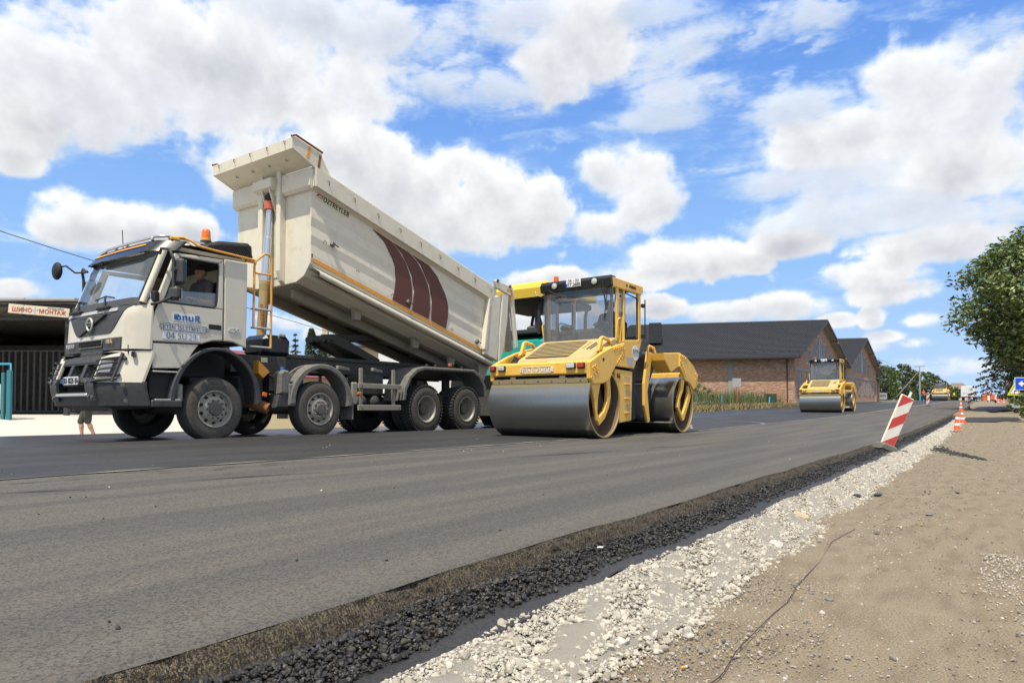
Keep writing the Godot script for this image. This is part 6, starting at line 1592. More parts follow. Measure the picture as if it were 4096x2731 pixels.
# joints in the person's own axes: x forward (the way it faces), y up, z to its right; returned as one thing
func person(label: String, at: Vector3, turn: float, J: Dictionary, wear: Dictionary, group := "") -> Node3D:
	var P := thing("person", label, "person", at, group)
	ORG = Vector3()
	var h: Vector3 = J.head
	var fwd := Basis.from_euler(V(0, J.get("look", 0.0), 0))
	var body := [[J.hip + V(0, 0.03, 0.07), J.hip + V(0, 0.03, -0.07), 0.115, 0.115], [J.hip, J.waist, 0.125, 0.12], [J.waist + V(0, 0, 0.04), J.chest + V(0, 0, 0.07), 0.11, 0.125], [J.waist + V(0, 0, -0.04), J.chest + V(0, 0, -0.07), 0.11, 0.125], [J.chest + V(0, 0.08, 0.05), J.chest + V(0, 0.08, -0.05), 0.10, 0.10], [J.chest + V(0, 0.1, 0), J.neck, 0.07, 0.055], [J.neck, h + V(0, -0.06, 0), 0.055, 0.06]]
	var legs := []
	var arms := []
	var arm_up := []
	var leg_up := []
	for s in ["r", "l"]:
		var sg := 1.0 if s == "r" else -1.0
		var hp: Vector3 = J.hip + V(0, 0, 0.095 * sg)
		leg_up.append([hp, J["knee_" + s], 0.095, 0.062])
		legs.append([hp, J["knee_" + s], 0.085, 0.058])
		legs.append([J["knee_" + s], J["knee_" + s].lerp(J["foot_" + s], 0.35), 0.056, 0.058])
		legs.append([J["knee_" + s].lerp(J["foot_" + s], 0.35), J["foot_" + s], 0.058, 0.038])
		var sh: Vector3 = J.chest + V(0, 0.10, 0.19 * sg)
		arm_up.append([sh, sh.lerp(J["elbow_" + s], 0.75), 0.066, 0.056])
		arms.append([sh, J["elbow_" + s], 0.052, 0.042])
		arms.append([J["elbow_" + s], J["hand_" + s], 0.043, 0.028])
		var dh: Vector3 = (J["hand_" + s] - J["elbow_" + s]).normalized()
		arms.append_array(hand_bones(J["hand_" + s], dh + J.get("bend", Vector3()), J.get("palm", V(0, -1, 0)), J.get("curl", 0.5), -sg))
		arm_up.append([J.chest + V(0, 0.08, 0.1 * sg), sh, 0.085, 0.066])
	var skull := [[h + V(0, 0.035, 0), h + V(0, 0.035, 0) + fwd * V(-0.02, 0, 0), 0.082, 0.085], [h + fwd * V(0.02, -0.03, 0), h + fwd * V(0.045, -0.085, 0), 0.062, 0.038], [h + fwd * V(0.03, -0.05, 0.03), h + fwd * V(0.03, -0.05, -0.03), 0.045, 0.045]]
	var face := [[h + fwd * V(0.085, 0.01, 0), h + fwd * V(0.108, -0.028, 0), 0.010, 0.016], [h + fwd * V(0.078, 0.022, 0.035), h + fwd * V(0.078, 0.022, -0.035), 0.016, 0.016], [h + fwd * V(0.080, -0.062, 0.02), h + fwd * V(0.080, -0.062, -0.02), 0.012, 0.012]]
	for sg: float in [1.0, -1.0]: face.append([h + fwd * V(-0.005, 0.02, 0.084 * sg), h + fwd * V(-0.01, -0.02, 0.082 * sg), 0.018, 0.012])
	var skin := skin_mesh(body + legs + arms, 0.022)
	skin.add(skin_mesh(skull + face, 0.009, 0.022))
	obj("body", skin, "skin", P)
	obj("shirt", skin_mesh(body.slice(1, 6) + arm_up, 0.022, 0.04, 0.014), wear.shirt, P)
	obj(wear.get("legwear_name", "shorts"), skin_mesh([[J.hip + V(0, 0.05, 0.06), J.hip + V(0, 0.05, -0.06), 0.125, 0.125]] + (leg_up if wear.get("short", true) else legs), 0.022, 0.03, 0.024 if wear.get("short", true) else 0.014), wear.legs, P)
	obj("hair", skin_mesh([[h + V(0, 0.05, 0) + fwd * V(-0.012, 0, 0), h + V(0, 0.05, 0) + fwd * V(-0.035, -0.02, 0), 0.084, 0.082]], 0.012), "hair", P)
	for sg: float in [1.0, -1.0]: obj("eye", G.new().ball(h + fwd * V(0.082, 0.008, 0.030 * sg), V(0.010, 0.008, 0.012), 8, 6), "ink_black", P)
	for s in ["r", "l"]:
		var f: Vector3 = J["foot_" + s]
		obj("shoe", skin_mesh([[f + V(-0.04, -0.035, 0), f + V(0.14, -0.05, 0), 0.045, 0.036], [f, f + V(0.02, -0.03, 0), 0.045, 0.045]], 0.016), "cloth_black", P)
	if wear.has("cap"):
		obj("cap", skin_mesh([[h + V(0, 0.075, 0) + fwd * V(0.0, 0, 0), h + V(0, 0.07, 0) + fwd * V(-0.03, 0, 0), 0.085, 0.085]], 0.012), wear.cap, P)
		obj("cap_peak", G.new().box(h + fwd * V(0.12, 0.068, 0), V(0.10, 0.012, 0.14), 0.005, fwd * Basis.from_euler(V(0, 0, -0.15))), wear.cap, P)
	if wear.has("vest"):
		obj("vest", skin_mesh(body.slice(1, 5) + [[J.chest + V(0, 0.08, 0.12), J.chest + V(0, 0.08, -0.12), 0.09, 0.09]], 0.022, 0.04, 0.024), wear.vest, P)
		obj("vest_band", G.new().lathe(J.waist + V(0, 0.02, 0), Vector3.UP, [[0.205, -0.05], [0.205, 0.05]], 20), "hi_vis_orange", P)
	P.rotation.y = turn
	ORG = Vector3()
	return P

func seated() -> Dictionary:
	return {"hip": V(0, 0.12, 0), "waist": V(0.0, 0.30, 0), "chest": V(0.02, 0.48, 0), "neck": V(0.03, 0.68, 0), "head": V(0.06, 0.80, 0), "knee_r": V(0.44, 0.14, 0.12), "knee_l": V(0.44, 0.14, -0.12), "foot_r": V(0.52, -0.28, 0.12), "foot_l": V(0.52, -0.28, -0.12), "elbow_r": V(0.14, 0.30, 0.25), "elbow_l": V(0.14, 0.30, -0.25), "hand_r": V(0.36, 0.38, 0.15), "hand_l": V(0.36, 0.38, -0.15)}

func standing(stride: float) -> Dictionary:
	return {"hip": V(0, 0.92, 0), "waist": V(0, 1.08, 0), "chest": V(0.01, 1.28, 0), "neck": V(0.02, 1.50, 0), "head": V(0.04, 1.63, 0), "knee_r": V(stride * 0.55 + 0.04, 0.49, 0.10), "knee_l": V(-stride * 0.2 + 0.05, 0.49, -0.10), "foot_r": V(stride * 0.6, 0.085, 0.10), "foot_l": V(-stride * 0.7, 0.085, -0.10), "elbow_r": V(-0.10, 1.10, 0.28), "elbow_l": V(0.06, 1.10, -0.28), "hand_r": V(0.0, 0.88, 0.28), "hand_l": V(0.22, 0.94, -0.27)}

func make_people() -> void:
	# the driver sits on the near side, facing -x, and looks back over the far shoulder a little
	var J := seated()
	J.look = 0.35
	J.elbow_l = V(0.06, 0.26, -0.30); J.hand_l = V(0.33, 0.29, -0.30)
	person("truck driver in grey polo shirt and dark cap behind the open window", V(6.52, 2.09, -11.30), PI, J, {"shirt": "shirt_grey", "legs": "cloth_navy", "cap": "cloth_navy"})
	var K := seated()
	person("roller operator in dark shirt seated at the wheel of the big roller", V(12.82, 1.88, -6.60), PI, K, {"shirt": "cloth_purple", "legs": "cloth_navy"})
	# the walker behind the truck's bumper
	var W := standing(0.22)
	person("person in red shirt and dark cargo shorts walking behind the truck's bumper", V(8.45, verge(8.45, -20.3), -20.3), -0.35 + PI, W, {"shirt": "cloth_red", "legs": "cloth_olive"})
	var S := standing(0.05)
	person("distant worker in yellow safety vest and black trousers standing on the road", V(167.0, rise(167.0) + 0.0, -7.6), PI + 0.4, S, {"shirt": "cloth_black", "legs": "cloth_black", "short": false, "legwear_name": "trousers", "vest": "hi_vis"})
	var Q := standing(0.1)
	person("distant worker in orange vest beside the far roller's drum", V(124.0, rise(124.0) + 0.03, -9.6), PI - 0.4, Q, {"shirt": "cloth_navy", "legs": "cloth_navy", "short": false, "legwear_name": "trousers", "vest": "hi_vis_orange"})

const TURN := -0.9503   # local x then runs to the viewer's right, local z towards the viewer
const RT := Vector3(0.5815, 0, 0.8135)
const FW := Vector3(0.8135, 0, -0.5815)

func L(x: float, y: float, z: float) -> Vector3: return V(x, y, z) + ORG   # a point in the current thing's own axes

func setting_materials() -> void:
	var S := FastNoiseLite.TYPE_SIMPLEX_SMOOTH
	mat("mortar", 0.42, 0.35, 0.28, 0.95, 0.0, NT.soil, 0.5)
	for i in 5:
		var c: Array = [[0.50, 0.29, 0.185], [0.44, 0.25, 0.16], [0.54, 0.35, 0.24], [0.38, 0.21, 0.14], [0.56, 0.41, 0.30]][i]
		mat("brick_%d" % i, c[0], c[1], c[2], 0.9)
	mat("brick_mass", 1, 1, 1, 0.92)
	M["brick_mass"].vertex_color_use_as_albedo = true
	mat("cement", 0.36, 0.34, 0.31, 0.9, 0.0, NT.soil, 0.6)
	mat("roof_tile", 0.045, 0.046, 0.050, 0.5)
	mat("roof_trim", 0.030, 0.031, 0.034, 0.5)
	mat("soffit", 0.42, 0.38, 0.32, 0.85, 0.0, NT.soil, 0.4)
	mat("timber", 0.33, 0.19, 0.09, 0.85)
	mat("window_dark", 0.05, 0.06, 0.075, 0.08, 0.0)
	mat("window_frame", 0.24, 0.25, 0.26, 0.6)
	mat("white_frame", 0.72, 0.72, 0.70, 0.6)
	mat("cream_brick", 0.60, 0.52, 0.36, 0.9, 0.0, NT.soil, 1.2)
	mat("blue_roof", 0.13, 0.16, 0.21, 0.5)
	mat("maroon_roof", 0.24, 0.055, 0.06, 0.5, 0.0, NT.grime, 0.2)
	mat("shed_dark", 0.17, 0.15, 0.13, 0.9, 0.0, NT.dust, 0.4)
	mat("shed_wood", 0.22, 0.16, 0.11, 0.9, 0.0, NT.dust, 0.6)
	mat("gate_steel", 0.035, 0.036, 0.038, 0.6)
	mat("sign_cream", 0.62, 0.55, 0.42, 0.7, 0.0, NT.grime, 0.5)
	mat("teal_rust", 0.03, 0.17, 0.20, 0.7, 0.0, NT.grime, 1.5)
	mat("banner_white", 0.70, 0.72, 0.74, 0.8)
	mat("letter_faint", 0.58, 0.60, 0.62, 0.8)
	mat("board_white", 0.70, 0.68, 0.62, 0.5, 0.0, NT.grime, 1.4)
	mat("board_cream", 0.72, 0.68, 0.56, 0.55, 0.0, NT.grime, 1.4)
	mat("board_red", 0.50, 0.055, 0.045, 0.45)
	mat("rubber_base", 0.16, 0.15, 0.13, 0.9, 0.0, NT.dust, 4.0)
	mat("cone_orange", 0.80, 0.13, 0.04, 0.5)
	mat("sign_blue", 0.01, 0.08, 0.62, 0.35)
	mat("sign_white", 0.80, 0.80, 0.80, 0.4)
	mat("sign_lime", 0.62, 0.80, 0.03, 0.5)
	mat("sign_grey", 0.36, 0.37, 0.38, 0.6)
	mat("stake_blue", 0.04, 0.32, 0.50, 0.7)
	mat("pole_red", 0.50, 0.07, 0.04, 0.6)
	mat("pole_concrete", 0.38, 0.35, 0.30, 0.9)
	mat("pole_wood", 0.22, 0.17, 0.12, 0.9)
	mat("bark", 0.085, 0.066, 0.048, 0.95, 0.0, NT.soil, 2.0)
	mat("tile_orange", 0.52, 0.16, 0.07, 0.8)
	mat("brown_roof", 0.20, 0.14, 0.115, 0.8)
	mat("house_wall", 0.62, 0.58, 0.52, 0.9)
	mat("tin_green", 0.04, 0.075, 0.05, 0.6)
	for k in ["leaf", "needle", "weed"]:
		var m := mat(k, 1, 1, 1, 0.6)
		m.vertex_color_use_as_albedo = true
		m.backlight_enabled = k != "needle"
		m.backlight = Color(0.16, 0.21, 0.05)

func brick_wall(parent: Node3D, o: Vector3, u: Vector3, width: float, top: Callable, out: Vector3, holes: Array, parts: int) -> void:
	# courses of single bricks standing 12 mm proud of the mortar; top: height over the place along the wall
	var bm: Mesh = G.new().box(Vector3(), V(0.245, 0.066, 0.03), 0.006).mesh()
	var bs := Basis(u, Vector3.UP, out)
	var trs := []
	var cols := []
	var pal := [Color(0.50, 0.29, 0.185), Color(0.44, 0.25, 0.16), Color(0.54, 0.35, 0.24), Color(0.38, 0.21, 0.14), Color(0.56, 0.41, 0.30), Color(0.47, 0.30, 0.20)]
	var made := 0
	var j := 0
	while true:
		var y := 0.05 + j * 0.078
		if y > 9.6: break
		var x := 0.13 + (0.13 if j % 2 else 0.0)
		while x < width - 0.1:
			var ok: bool = y < top.call(x) - 0.05
			if ok:
				for h in holes:
					if x > h[0] - 0.1 and x < h[1] + 0.1 and y > h[2] and y < h[3]: ok = false
			if ok and rng.randf() < 0.985:
				var p := o + u * (x + rng.randf_range(-0.006, 0.006)) + Vector3.UP * y + out * (0.002 + rng.randf() * 0.01)
				if made < parts and y < 2.6 and x < 9.0:
					var b := MeshInstance3D.new()
					b.mesh = bm
					b.material_override = M["brick_%d" % rng.randi_range(0, 4)]
					b.name = "brick"
					parent.add_child(b, true)
					b.transform = Transform3D(bs, p)
					made += 1
				else:
					trs.append(Transform3D(bs, p))
					cols.append(pal[rng.randi_range(0, 5)])
			x += 0.26
		j += 1
	scatter("bricks", "", "", bm, "brick_mass", trs, cols, parent)

func tiled_slope(a: Vector3, b: Vector3, d: Vector3, rows: int, waves: int) -> G:
	# metal roof tiles from the eave a-b up by d: waves across, a step at each row
	var g := G.new()
	var up := (b - a).cross(d).normalized()
	if up.y < 0: up = -up
	var n := waves * 4
	for r in rows:
		var prev := []
		for k in n + 1:
			var w := 0.05 * (0.5 + 0.5 * cos(TAU * k / 4.0))
			var base := a.lerp(b, k / float(n))
			prev.append([base + d * (r / float(rows)) + up * (w + 0.06), base + d * ((r + 1) / float(rows)) + up * (w + 0.0)])
		for k in n:
			g.q(prev[k][0], prev[k + 1][0], prev[k + 1][1], prev[k][1], up)
			g.q(prev[k][0], prev[k + 1][0], prev[k + 1][0] - up * 0.06, prev[k][0] - up * 0.06, -d)
	return g

func brick_house() -> Node3D:
	# A: the corner by the road; the long wall runs off along ll, the gable along gg
	var A := V(71.7, 1.05, -16.6)
	var H := thing("brick_house", "long unfinished brick hall with dark tiled roof, nearer to the rollers", "house", A, "brick halls along the far side of the road")
	var ll := V(-0.384, 0, -0.923).normalized()
	var gg := V(1, 0, 0.05).normalized()
	var len := 20.0
	var wid := 19.5
	var ev := 5.05
	var rg := 9.2
	var up := Vector3.UP
	var nl := -gg   # out of the long wall
	var nout := (-V(ll.z, 0, -ll.x)).normalized()
	if nout.dot(-gg) < 0: nout = -nout
	var gout := V(-gg.z, 0, gg.x)
	if gout.dot(-ll) < 0: gout = -gout
	rng.seed = 31
	# shell: long walls, gables with the roof's triangle
	var w1 := obj("long_wall", G.new().box(A + ll * len * 0.5 + up * ev * 0.5 - nout * 0.15, V(len, ev, 0.3), 0.0, Basis(ll, up, nout)), "mortar", H)
	obj("long_wall", G.new().box(A + gg * wid + ll * len * 0.5 + up * ev * 0.5 + nout * 0.15, V(len, ev, 0.3), 0.0, Basis(ll, up, nout)), "mortar", H)
	var gable := func(o: Vector3) -> G:
		var g := G.new()
		var p := [o, o + gg * wid, o + gg * wid + up * ev, o + gg * wid * 0.5 + up * rg, o + up * ev]
		for q in [[0, 1, 2], [0, 2, 4], [4, 2, 3]]:
			g.tf(p[q[0]], p[q[1]], p[q[2]], gout)
			g.tf(p[q[0]] - gout * 0.3, p[q[1]] - gout * 0.3, p[q[2]] - gout * 0.3, -gout)
		return g
	var w2 := obj("gable_wall", gable.call(A), "mortar", H)
	obj("gable_wall", gable.call(A + ll * len), "mortar", H)
	var wins := [[1.2, 2.3, 0.8, 3.2], [4.3, 5.4, 1.2, 3.1], [7.4, 8.5, 1.2, 3.1], [11.0, 12.1, 1.2, 3.1], [14.1, 15.2, 1.2, 3.1], [17.0, 18.1, 1.2, 3.1], [4.9, 5.9, 4.3, 5.7], [7.2, 8.2, 4.4, 6.6], [9.0, 10.5, 4.4, 7.4], [11.3, 12.3, 4.4, 6.6], [13.6, 14.6, 4.3, 5.7]]
	rng.seed = 32
	brick_wall(w1, A - H.position, ll, len, func(_x): return ev - 0.25, nout, [[5.85, 6.35, 0.0, 9.0]], 170)
	brick_wall(w2, A - H.position, gg, wid, func(x): return minf(ev + x * (rg - ev) / (wid * 0.5), ev + (wid - x) * (rg - ev) / (wid * 0.5)), gout, wins, 130)
	obj("concrete_post", G.new().box(A + ll * 6.1 + up * ev * 0.5 + nout * 0.02, V(0.46, ev, 0.1), 0.01, Basis(ll, up, nout)), "cement", H)
	obj("concrete_band", G.new().box(A + gg * wid * 0.5 + up * 3.55 + gout * 0.02, V(wid, 0.35, 0.1), 0.01, Basis(gg, up, gout)), "cement", H)
	obj("footing", G.new().box(A + gg * wid * 0.5 + up * 0.1 + gout * 0.08, V(wid, 0.5, 0.2), 0.01, Basis(gg, up, gout)), "cement", H)
	obj("downpipe", G.new().tube([A + ll * 0.7 + up * ev + nout * 0.4, A + ll * 0.7 + up * (ev - 0.35) + nout * 0.1, A + ll * 0.7 + up * 0.2 + nout * 0.1], 0.055, 8), "roof_trim", H)
	for w in wins:
		var o: Vector3 = A + gg * ((w[0] + w[1]) * 0.5) + up * ((w[2] + w[3]) * 0.5)
		var bs := Basis(gg, up, gout)
		var fr := obj("window", G.new().box(o + gout * 0.005, V(w[1] - w[0], w[3] - w[2], 0.05), 0.0, bs), "window_dark", H)
		for s: float in [-0.5, 0.0, 0.5]:
			obj("window_bar", G.new().box(o + gg * ((w[1] - w[0]) * s) + gout * 0.03, V(0.09, w[3] - w[2], 0.06), 0.01, bs), "window_frame", fr)
		for s: float in [-0.5, 0.2, 0.5]:
			obj("window_bar", G.new().box(o + up * ((w[3] - w[2]) * s) + gout * 0.034, V(w[1] - w[0], 0.09, 0.06), 0.01, bs), "window_frame", fr)
	# roof
	var ov := 0.8
	var so := 1.15
	var k := (rg - ev) / (wid * 0.5)
	var e0 := A - ll * ov - gg * so + up * (ev - so * k + 0.12)
	var e1 := A + ll * (len + ov) - gg * so + up * (ev - so * k + 0.12)
	var dd := gg * (wid * 0.5 + so) + up * (wid * 0.5 + so) * k
	obj("roof", tiled_slope(e1, e0, dd, 30, 96), "roof_tile", H)
	var f0 := A - ll * ov + gg * (wid + so) + up * (ev - so * k + 0.12)
	var f1 := A + ll * (len + ov) + gg * (wid + so) + up * (ev - so * k + 0.12)
	obj("roof", tiled_slope(f1, f0, -gg * (wid * 0.5 + so) + up * (wid * 0.5 + so) * k, 30, 96), "roof_tile", H)
	obj("ridge_cap", G.new().tube([e0 + dd + up * 0.04, e1 + dd + up * 0.04], 0.09, 8), "roof_trim", H)
	obj("gutter", G.new().box((e0 + e1) * 0.5 - up * 0.08, V(len + 2 * ov, 0.2, 0.12), 0.02, Basis(ll, up, nout)), "roof_trim", H)
	for q in [[e0, dd], [f0, -gg * (wid * 0.5 + so) + up * (wid * 0.5 + so) * k]]:
		var a: Vector3 = q[0]
		var d: Vector3 = q[1]
		var x := d.normalized()
		var bsb := Basis(x, gout.cross(x).normalized(), gout)
		obj("barge_board", G.new().box(a + d * 0.5 - up * 0.06 - ll * 0.03, V(d.length(), 0.26, 0.05), 0.008, bsb), "roof_trim", H)
		var sf := G.new()
		sf.q(a - up * 0.1, a + d - up * 0.1, a + d + ll * (ov + 0.1) - up * 0.1, a + ll * (ov + 0.1) - up * 0.1, -up)
		obj("soffit", sf, "soffit", H)
		for t: float in [0.25, 0.6]:
			obj("rafter", G.new().box(a + d * t - up * 0.3 + ll * 0.35, V(0.16, 0.2, 0.9), 0.01, Basis(gg, up, -ll)), "timber", H)
	var ch := obj("chimney", G.new().box(A + ll * 15.0 + gg * 3.2 + up * 7.7, V(1.3, 2.2, 1.3), 0.03, Basis(ll, up, nout)), "roof_trim", H)
	for i in 8: obj("shingle_course", G.new().box(A + ll * 15.0 + gg * 3.2 + up * (6.9 + i * 0.24), V(1.36, 0.03, 1.36), 0.0, Basis(ll, up, nout)), "roof_tile", ch)
	for i in 26: obj("snow_guard", G.new().box(e0.lerp(e1, (i + 0.5) / 26.0) + dd * 0.12 + up * 0.1, V(0.3, 0.05, 0.08), 0.0, Basis(ll, up, nout)), "roof_trim", H)
	return H

func background() -> void:
	var H := brick_house()
	copy(H, H.position + V(28.0, 0.35, 0), 0.0, "second brick hall with dark tiled roof, gable standing farther up the road")
	# low brick wing
	var w := thing("brick_wing", "low brick wing with pilasters and a shallow tiled roof beyond the two halls", "house", V(121.0, 1.78, -17.2))
	obj("wall", G.new().box(L(6.5, 2.0, -6.0), V(13, 4.0, 12), 0.0), "brick_1", w)
	for i in 5: obj("pilaster", G.new().box(L(0.4 + i * 3.05, 1.95, 0.08), V(0.55, 3.9, 0.3), 0.01), "brick_2", w)
	for i in 4:
		var wn := obj("window", G.new().box(L(1.95 + i * 3.05, 2.1, 0.02), V(1.0, 2.2, 0.05)), "window_dark", w)
		obj("window_bar", G.new().box(L(1.95 + i * 3.05, 2.1, 0.05), V(0.08, 2.2, 0.06)), "window_frame", wn)
	obj("roof", tiled_slope(L(-0.6, 3.9, 0.8), L(13.6, 3.9, 0.8), V(0, 1.7, -6.8), 14, 50), "roof_tile", w)
	obj("gutter", G.new().box(L(6.5, 3.86, 0.85), V(14.2, 0.2, 0.12), 0.02), "roof_trim", w)
	obj("soffit", G.new().box(L(6.5, 3.92, 0.4), V(14.0, 0.06, 0.9)), "soffit", w)
	# workshop on the left
	var s := thing("workshop", "dark open-fronted tyre workshop with flat metal roof behind the yard gate", "workshop", V(10.24, 0.34, -28.67))
	obj("roof", G.new().box(L(-1.4, 3.72, -2.8), V(9.6, 0.08, 12.2), 0.01), "sign_grey", s)
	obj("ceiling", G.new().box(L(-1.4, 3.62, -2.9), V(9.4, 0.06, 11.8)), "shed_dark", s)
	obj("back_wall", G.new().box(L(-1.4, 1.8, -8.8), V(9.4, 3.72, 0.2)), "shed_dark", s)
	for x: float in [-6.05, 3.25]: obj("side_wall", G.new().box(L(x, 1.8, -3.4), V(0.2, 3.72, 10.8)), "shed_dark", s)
	obj("floor_slab", G.new().box(L(-1.4, -0.06, -4.2), V(9.4, 0.1, 9.4)), "cement", s)
	for x: float in [-5.9, -2.0, 2.95]: obj("column", G.new().box(L(x, 1.75, 2.9), V(0.14, 3.6, 0.14), 0.01), "gate_steel", s)
	for y: float in [3.12, 3.54]: obj("truss_chord", G.new().box(L(-1.4, y, 2.95), V(9.2, 0.07, 0.07), 0.005), "gate_steel", s)
	for i in 18:
		obj("truss_brace", G.new().tube([L(-6.0 + i * 0.51, 3.12 if i % 2 else 3.54, 2.95), L(-6.0 + (i + 1) * 0.51, 3.54 if i % 2 else 3.12, 2.95)], 0.022, 6), "gate_steel", s)
	var dr := obj("inner_door", G.new().box(L(-1.1, 1.1, -4.8), V(1.3, 2.1, 0.08), 0.01), "shed_wood", s)
	obj("door_handle", G.new().box(L(-0.6, 1.1, -4.74), V(0.05, 0.16, 0.04)), "steel_bolt", dr)
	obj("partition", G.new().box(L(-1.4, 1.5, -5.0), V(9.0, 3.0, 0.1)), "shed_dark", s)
	var inn := obj("inner_window", G.new().box(L(1.15, 1.6, -4.9), V(0.8, 1.4, 0.06)), "shed_wood", s)
	obj("pane", G.new().box(L(1.15, 1.6, -4.86), V(0.62, 1.2, 0.02)), "window_dark", inn)
	s.rotation.y = TURN
	# things inside the workshop
	var at := func(lx: float, y: float, lz: float) -> Vector3: return s.position + RT * lx + V(0, y, 0) - FW * lz
	var wh := thing("car_wheel", "old red-rimmed car wheel hung inside the dark workshop", "wheel", at.call(0.25, 1.15, -4.72))
	obj("tyre", G.new().tube(ring(ORG, V(1, 0, 0), V(0, 1, 0), 0.26, 24), 0.09, 10), "tyre", wh)
	obj("rim", G.new().lathe(ORG, V(0, 0, 1), [[0.0, 0.04], [0.08, 0.05], [0.17, 0.02], [0.18, 0.06]], 20), "board_red", wh)
	wh.rotation.y = TURN
	var bk := thing("bucket", "small white bucket standing on the workshop floor behind the gate", "bucket", at.call(0.35, 0.0, -1.5))
	obj("pail", G.new().lathe(ORG, Vector3.UP, [[0.0, 0.0], [0.12, 0.0], [0.145, 0.30], [0.15, 0.31], [0.135, 0.30], [0.115, 0.02]], 18), "sticker_white", bk)
	obj("handle", G.new().tube([ORG + V(-0.14, 0.28, 0), ORG + V(-0.1, 0.38, 0.04), ORG + V(0.1, 0.38, 0.04), ORG + V(0.14, 0.28, 0)], 0.006, 5), "steel_bolt", bk)
	# yard gate
	var g := thing("yard_gate", "tall dark steel bar gate in front of the workshop", "gate", at.call(-1.6, 0.0, 1.1))
	obj("top_rail", G.new().box(L(0, 2.24, 0), V(8.0, 0.06, 0.05), 0.008), "gate_steel", g)
	obj("bottom_rail", G.new().box(L(0, 0.12, 0), V(8.0, 0.06, 0.05), 0.008), "gate_steel", g)
	for i in 37:
		obj("bar", G.new().box(L(-3.95 + i * 0.22, 1.18, 0), V(0.075, 2.1, 0.03), 0.006), "gate_steel", g)
	for x: float in [-3.98, -0.05, 0.08, 3.98]: obj("post", G.new().box(L(x, 1.1, 0.01), V(0.09, 2.35, 0.07), 0.01), "gate_steel", g)
	g.rotation.y = TURN
	var sg := thing("shop_sign", "tilted cream sign board with red tyre-fitting lettering under the workshop roof", "sign", at.call(2.23, 3.34, 3.25))
	obj("panel", G.new().box(ORG, V(1.95, 0.29, 0.05), 0.008), "sign_cream", sg)
	text("ШИНО", "ink_red", 0.135, L(-0.53, -0.01, 0.034), SIDE, sg, 0.008, false, 1.1)
	text("МОНТАЖ", "ink_red", 0.135, L(0.45, -0.01, 0.034), SIDE, sg, 0.008, false, 1.1)
	text("Все буде добре!", "ink_grey", 0.05, L(0.55, 0.112, 0.034), SIDE, sg, 0.006)
	for k in 4:
		var a := k * 1.4 + 0.3
		obj("leaf_print", G.new().ext([Vector2(ORG.x - 0.10, ORG.y), Vector2(ORG.x - 0.10 + cos(a) * 0.07 - sin(a) * 0.03, ORG.y + sin(a) * 0.07 + cos(a) * 0.03), Vector2(ORG.x - 0.10 + cos(a) * 0.13, ORG.y + sin(a) * 0.13), Vector2(ORG.x - 0.10 + cos(a) * 0.07 + sin(a) * 0.03, ORG.y + sin(a) * 0.07 - cos(a) * 0.03)], 2, ORG.z + 0.026, ORG.z + 0.030), "ink_pale_grey", sg)
	sg.basis = Basis(V(0, 1, 0), TURN) * Basis(V(0, 0, 1), -0.085)
	# fence by the left edge
	var fp := V(7.64, -0.16, -23.71)
	var fc := thing("yard_fence", "rusty teal fence post with wire mesh and a white banner", "fence", fp)
	obj("post", G.new().box(L(0.1, 0.88, 0), V(0.13, 1.9, 0.10), 0.012), "teal_rust", fc)
	obj("post", G.new().box(L(-0.06, 0.86, 0.02), V(0.09, 1.8, 0.09), 0.012), "teal_rust", fc)
	obj("frame_pipe", G.new().tube([L(-1.6, 2.02, 0), L(0.13, 2.02, 0), L(0.13, 1.8, 0)], 0.03, 7), "stake_blue", fc)
	obj("lower_pipe", G.new().tube([L(-1.6, 0.5, 0), L(0.0, 0.5, 0)], 0.025, 7), "teal_rust", fc)
	for i in 14: obj("wire", G.new().tube([L(-1.5 + i * 0.11, 0.1, -0.02), L(-1.6 + i * 0.11 + 0.3, 1.8, -0.02)], 0.004, 4), "gate_steel", fc)
	obj("banner", G.new().box(L(-0.72, 1.05, 0.05), V(1.2, 0.75, 0.015), 0.003), "banner_white", fc)
	fc.rotation.y = TURN
	# long shed with the maroon roof behind the truck
	var rs := thing("long_shed", "long low shed with maroon sheet-metal roof behind the truck", "shed", V(30.0, 0.05, -30.5))
	obj("wall", G.new().box(L(0, 1.1, 0), V(34, 2.3, 5.0)), "house_wall", rs)
	obj("roof", G.new().ext([Vector2(ORG.z + 3.2, 2.1), Vector2(ORG.z, 3.42), Vector2(ORG.z - 3.2, 2.1), Vector2(ORG.z - 3.2, 2.03), Vector2(ORG.z, 3.35), Vector2(ORG.z + 3.2, 2.03)], 0, 12.6, 47.4), "maroon_roof", rs)
	for i in 34: obj("roof_seam", G.new().tube([V(13.0 + i, 2.13, -27.32), V(13.0 + i, 3.44, -30.5)], 0.02, 5), "maroon_roof", rs)
	# cream house
	var hs := thing("cream_house", "two-storey cream brick house with white windows and tall chimney", "house", V(40.4, 0.3, -46.65))
	obj("wall", G.new().box(L(1.6, 2.9, -4.0), V(8.0, 5.9, 8.0)), "cream_brick", hs)
	obj("roof", G.new().ext([Vector2(ORG.z + 0.6, ORG.y + 5.85), Vector2(ORG.z - 4.0, ORG.y + 7.3), Vector2(ORG.z - 8.6, ORG.y + 5.85), Vector2(ORG.z - 8.6, ORG.y + 5.7), Vector2(ORG.z + 0.6, ORG.y + 5.7)], 0, ORG.x - 2.9, ORG.x + 6.1), "blue_roof", hs)
	for i in 40: obj("roof_rib", G.new().tube([L(-2.8 + i * 0.225, 5.88, 0.6), L(-2.8 + i * 0.225, 7.32, -4.0)], 0.03, 5), "blue_roof", hs)
	obj("gutter", G.new().box(L(1.6, 5.76, 0.65), V(9.0, 0.12, 0.12), 0.02), "ink_blue", hs)
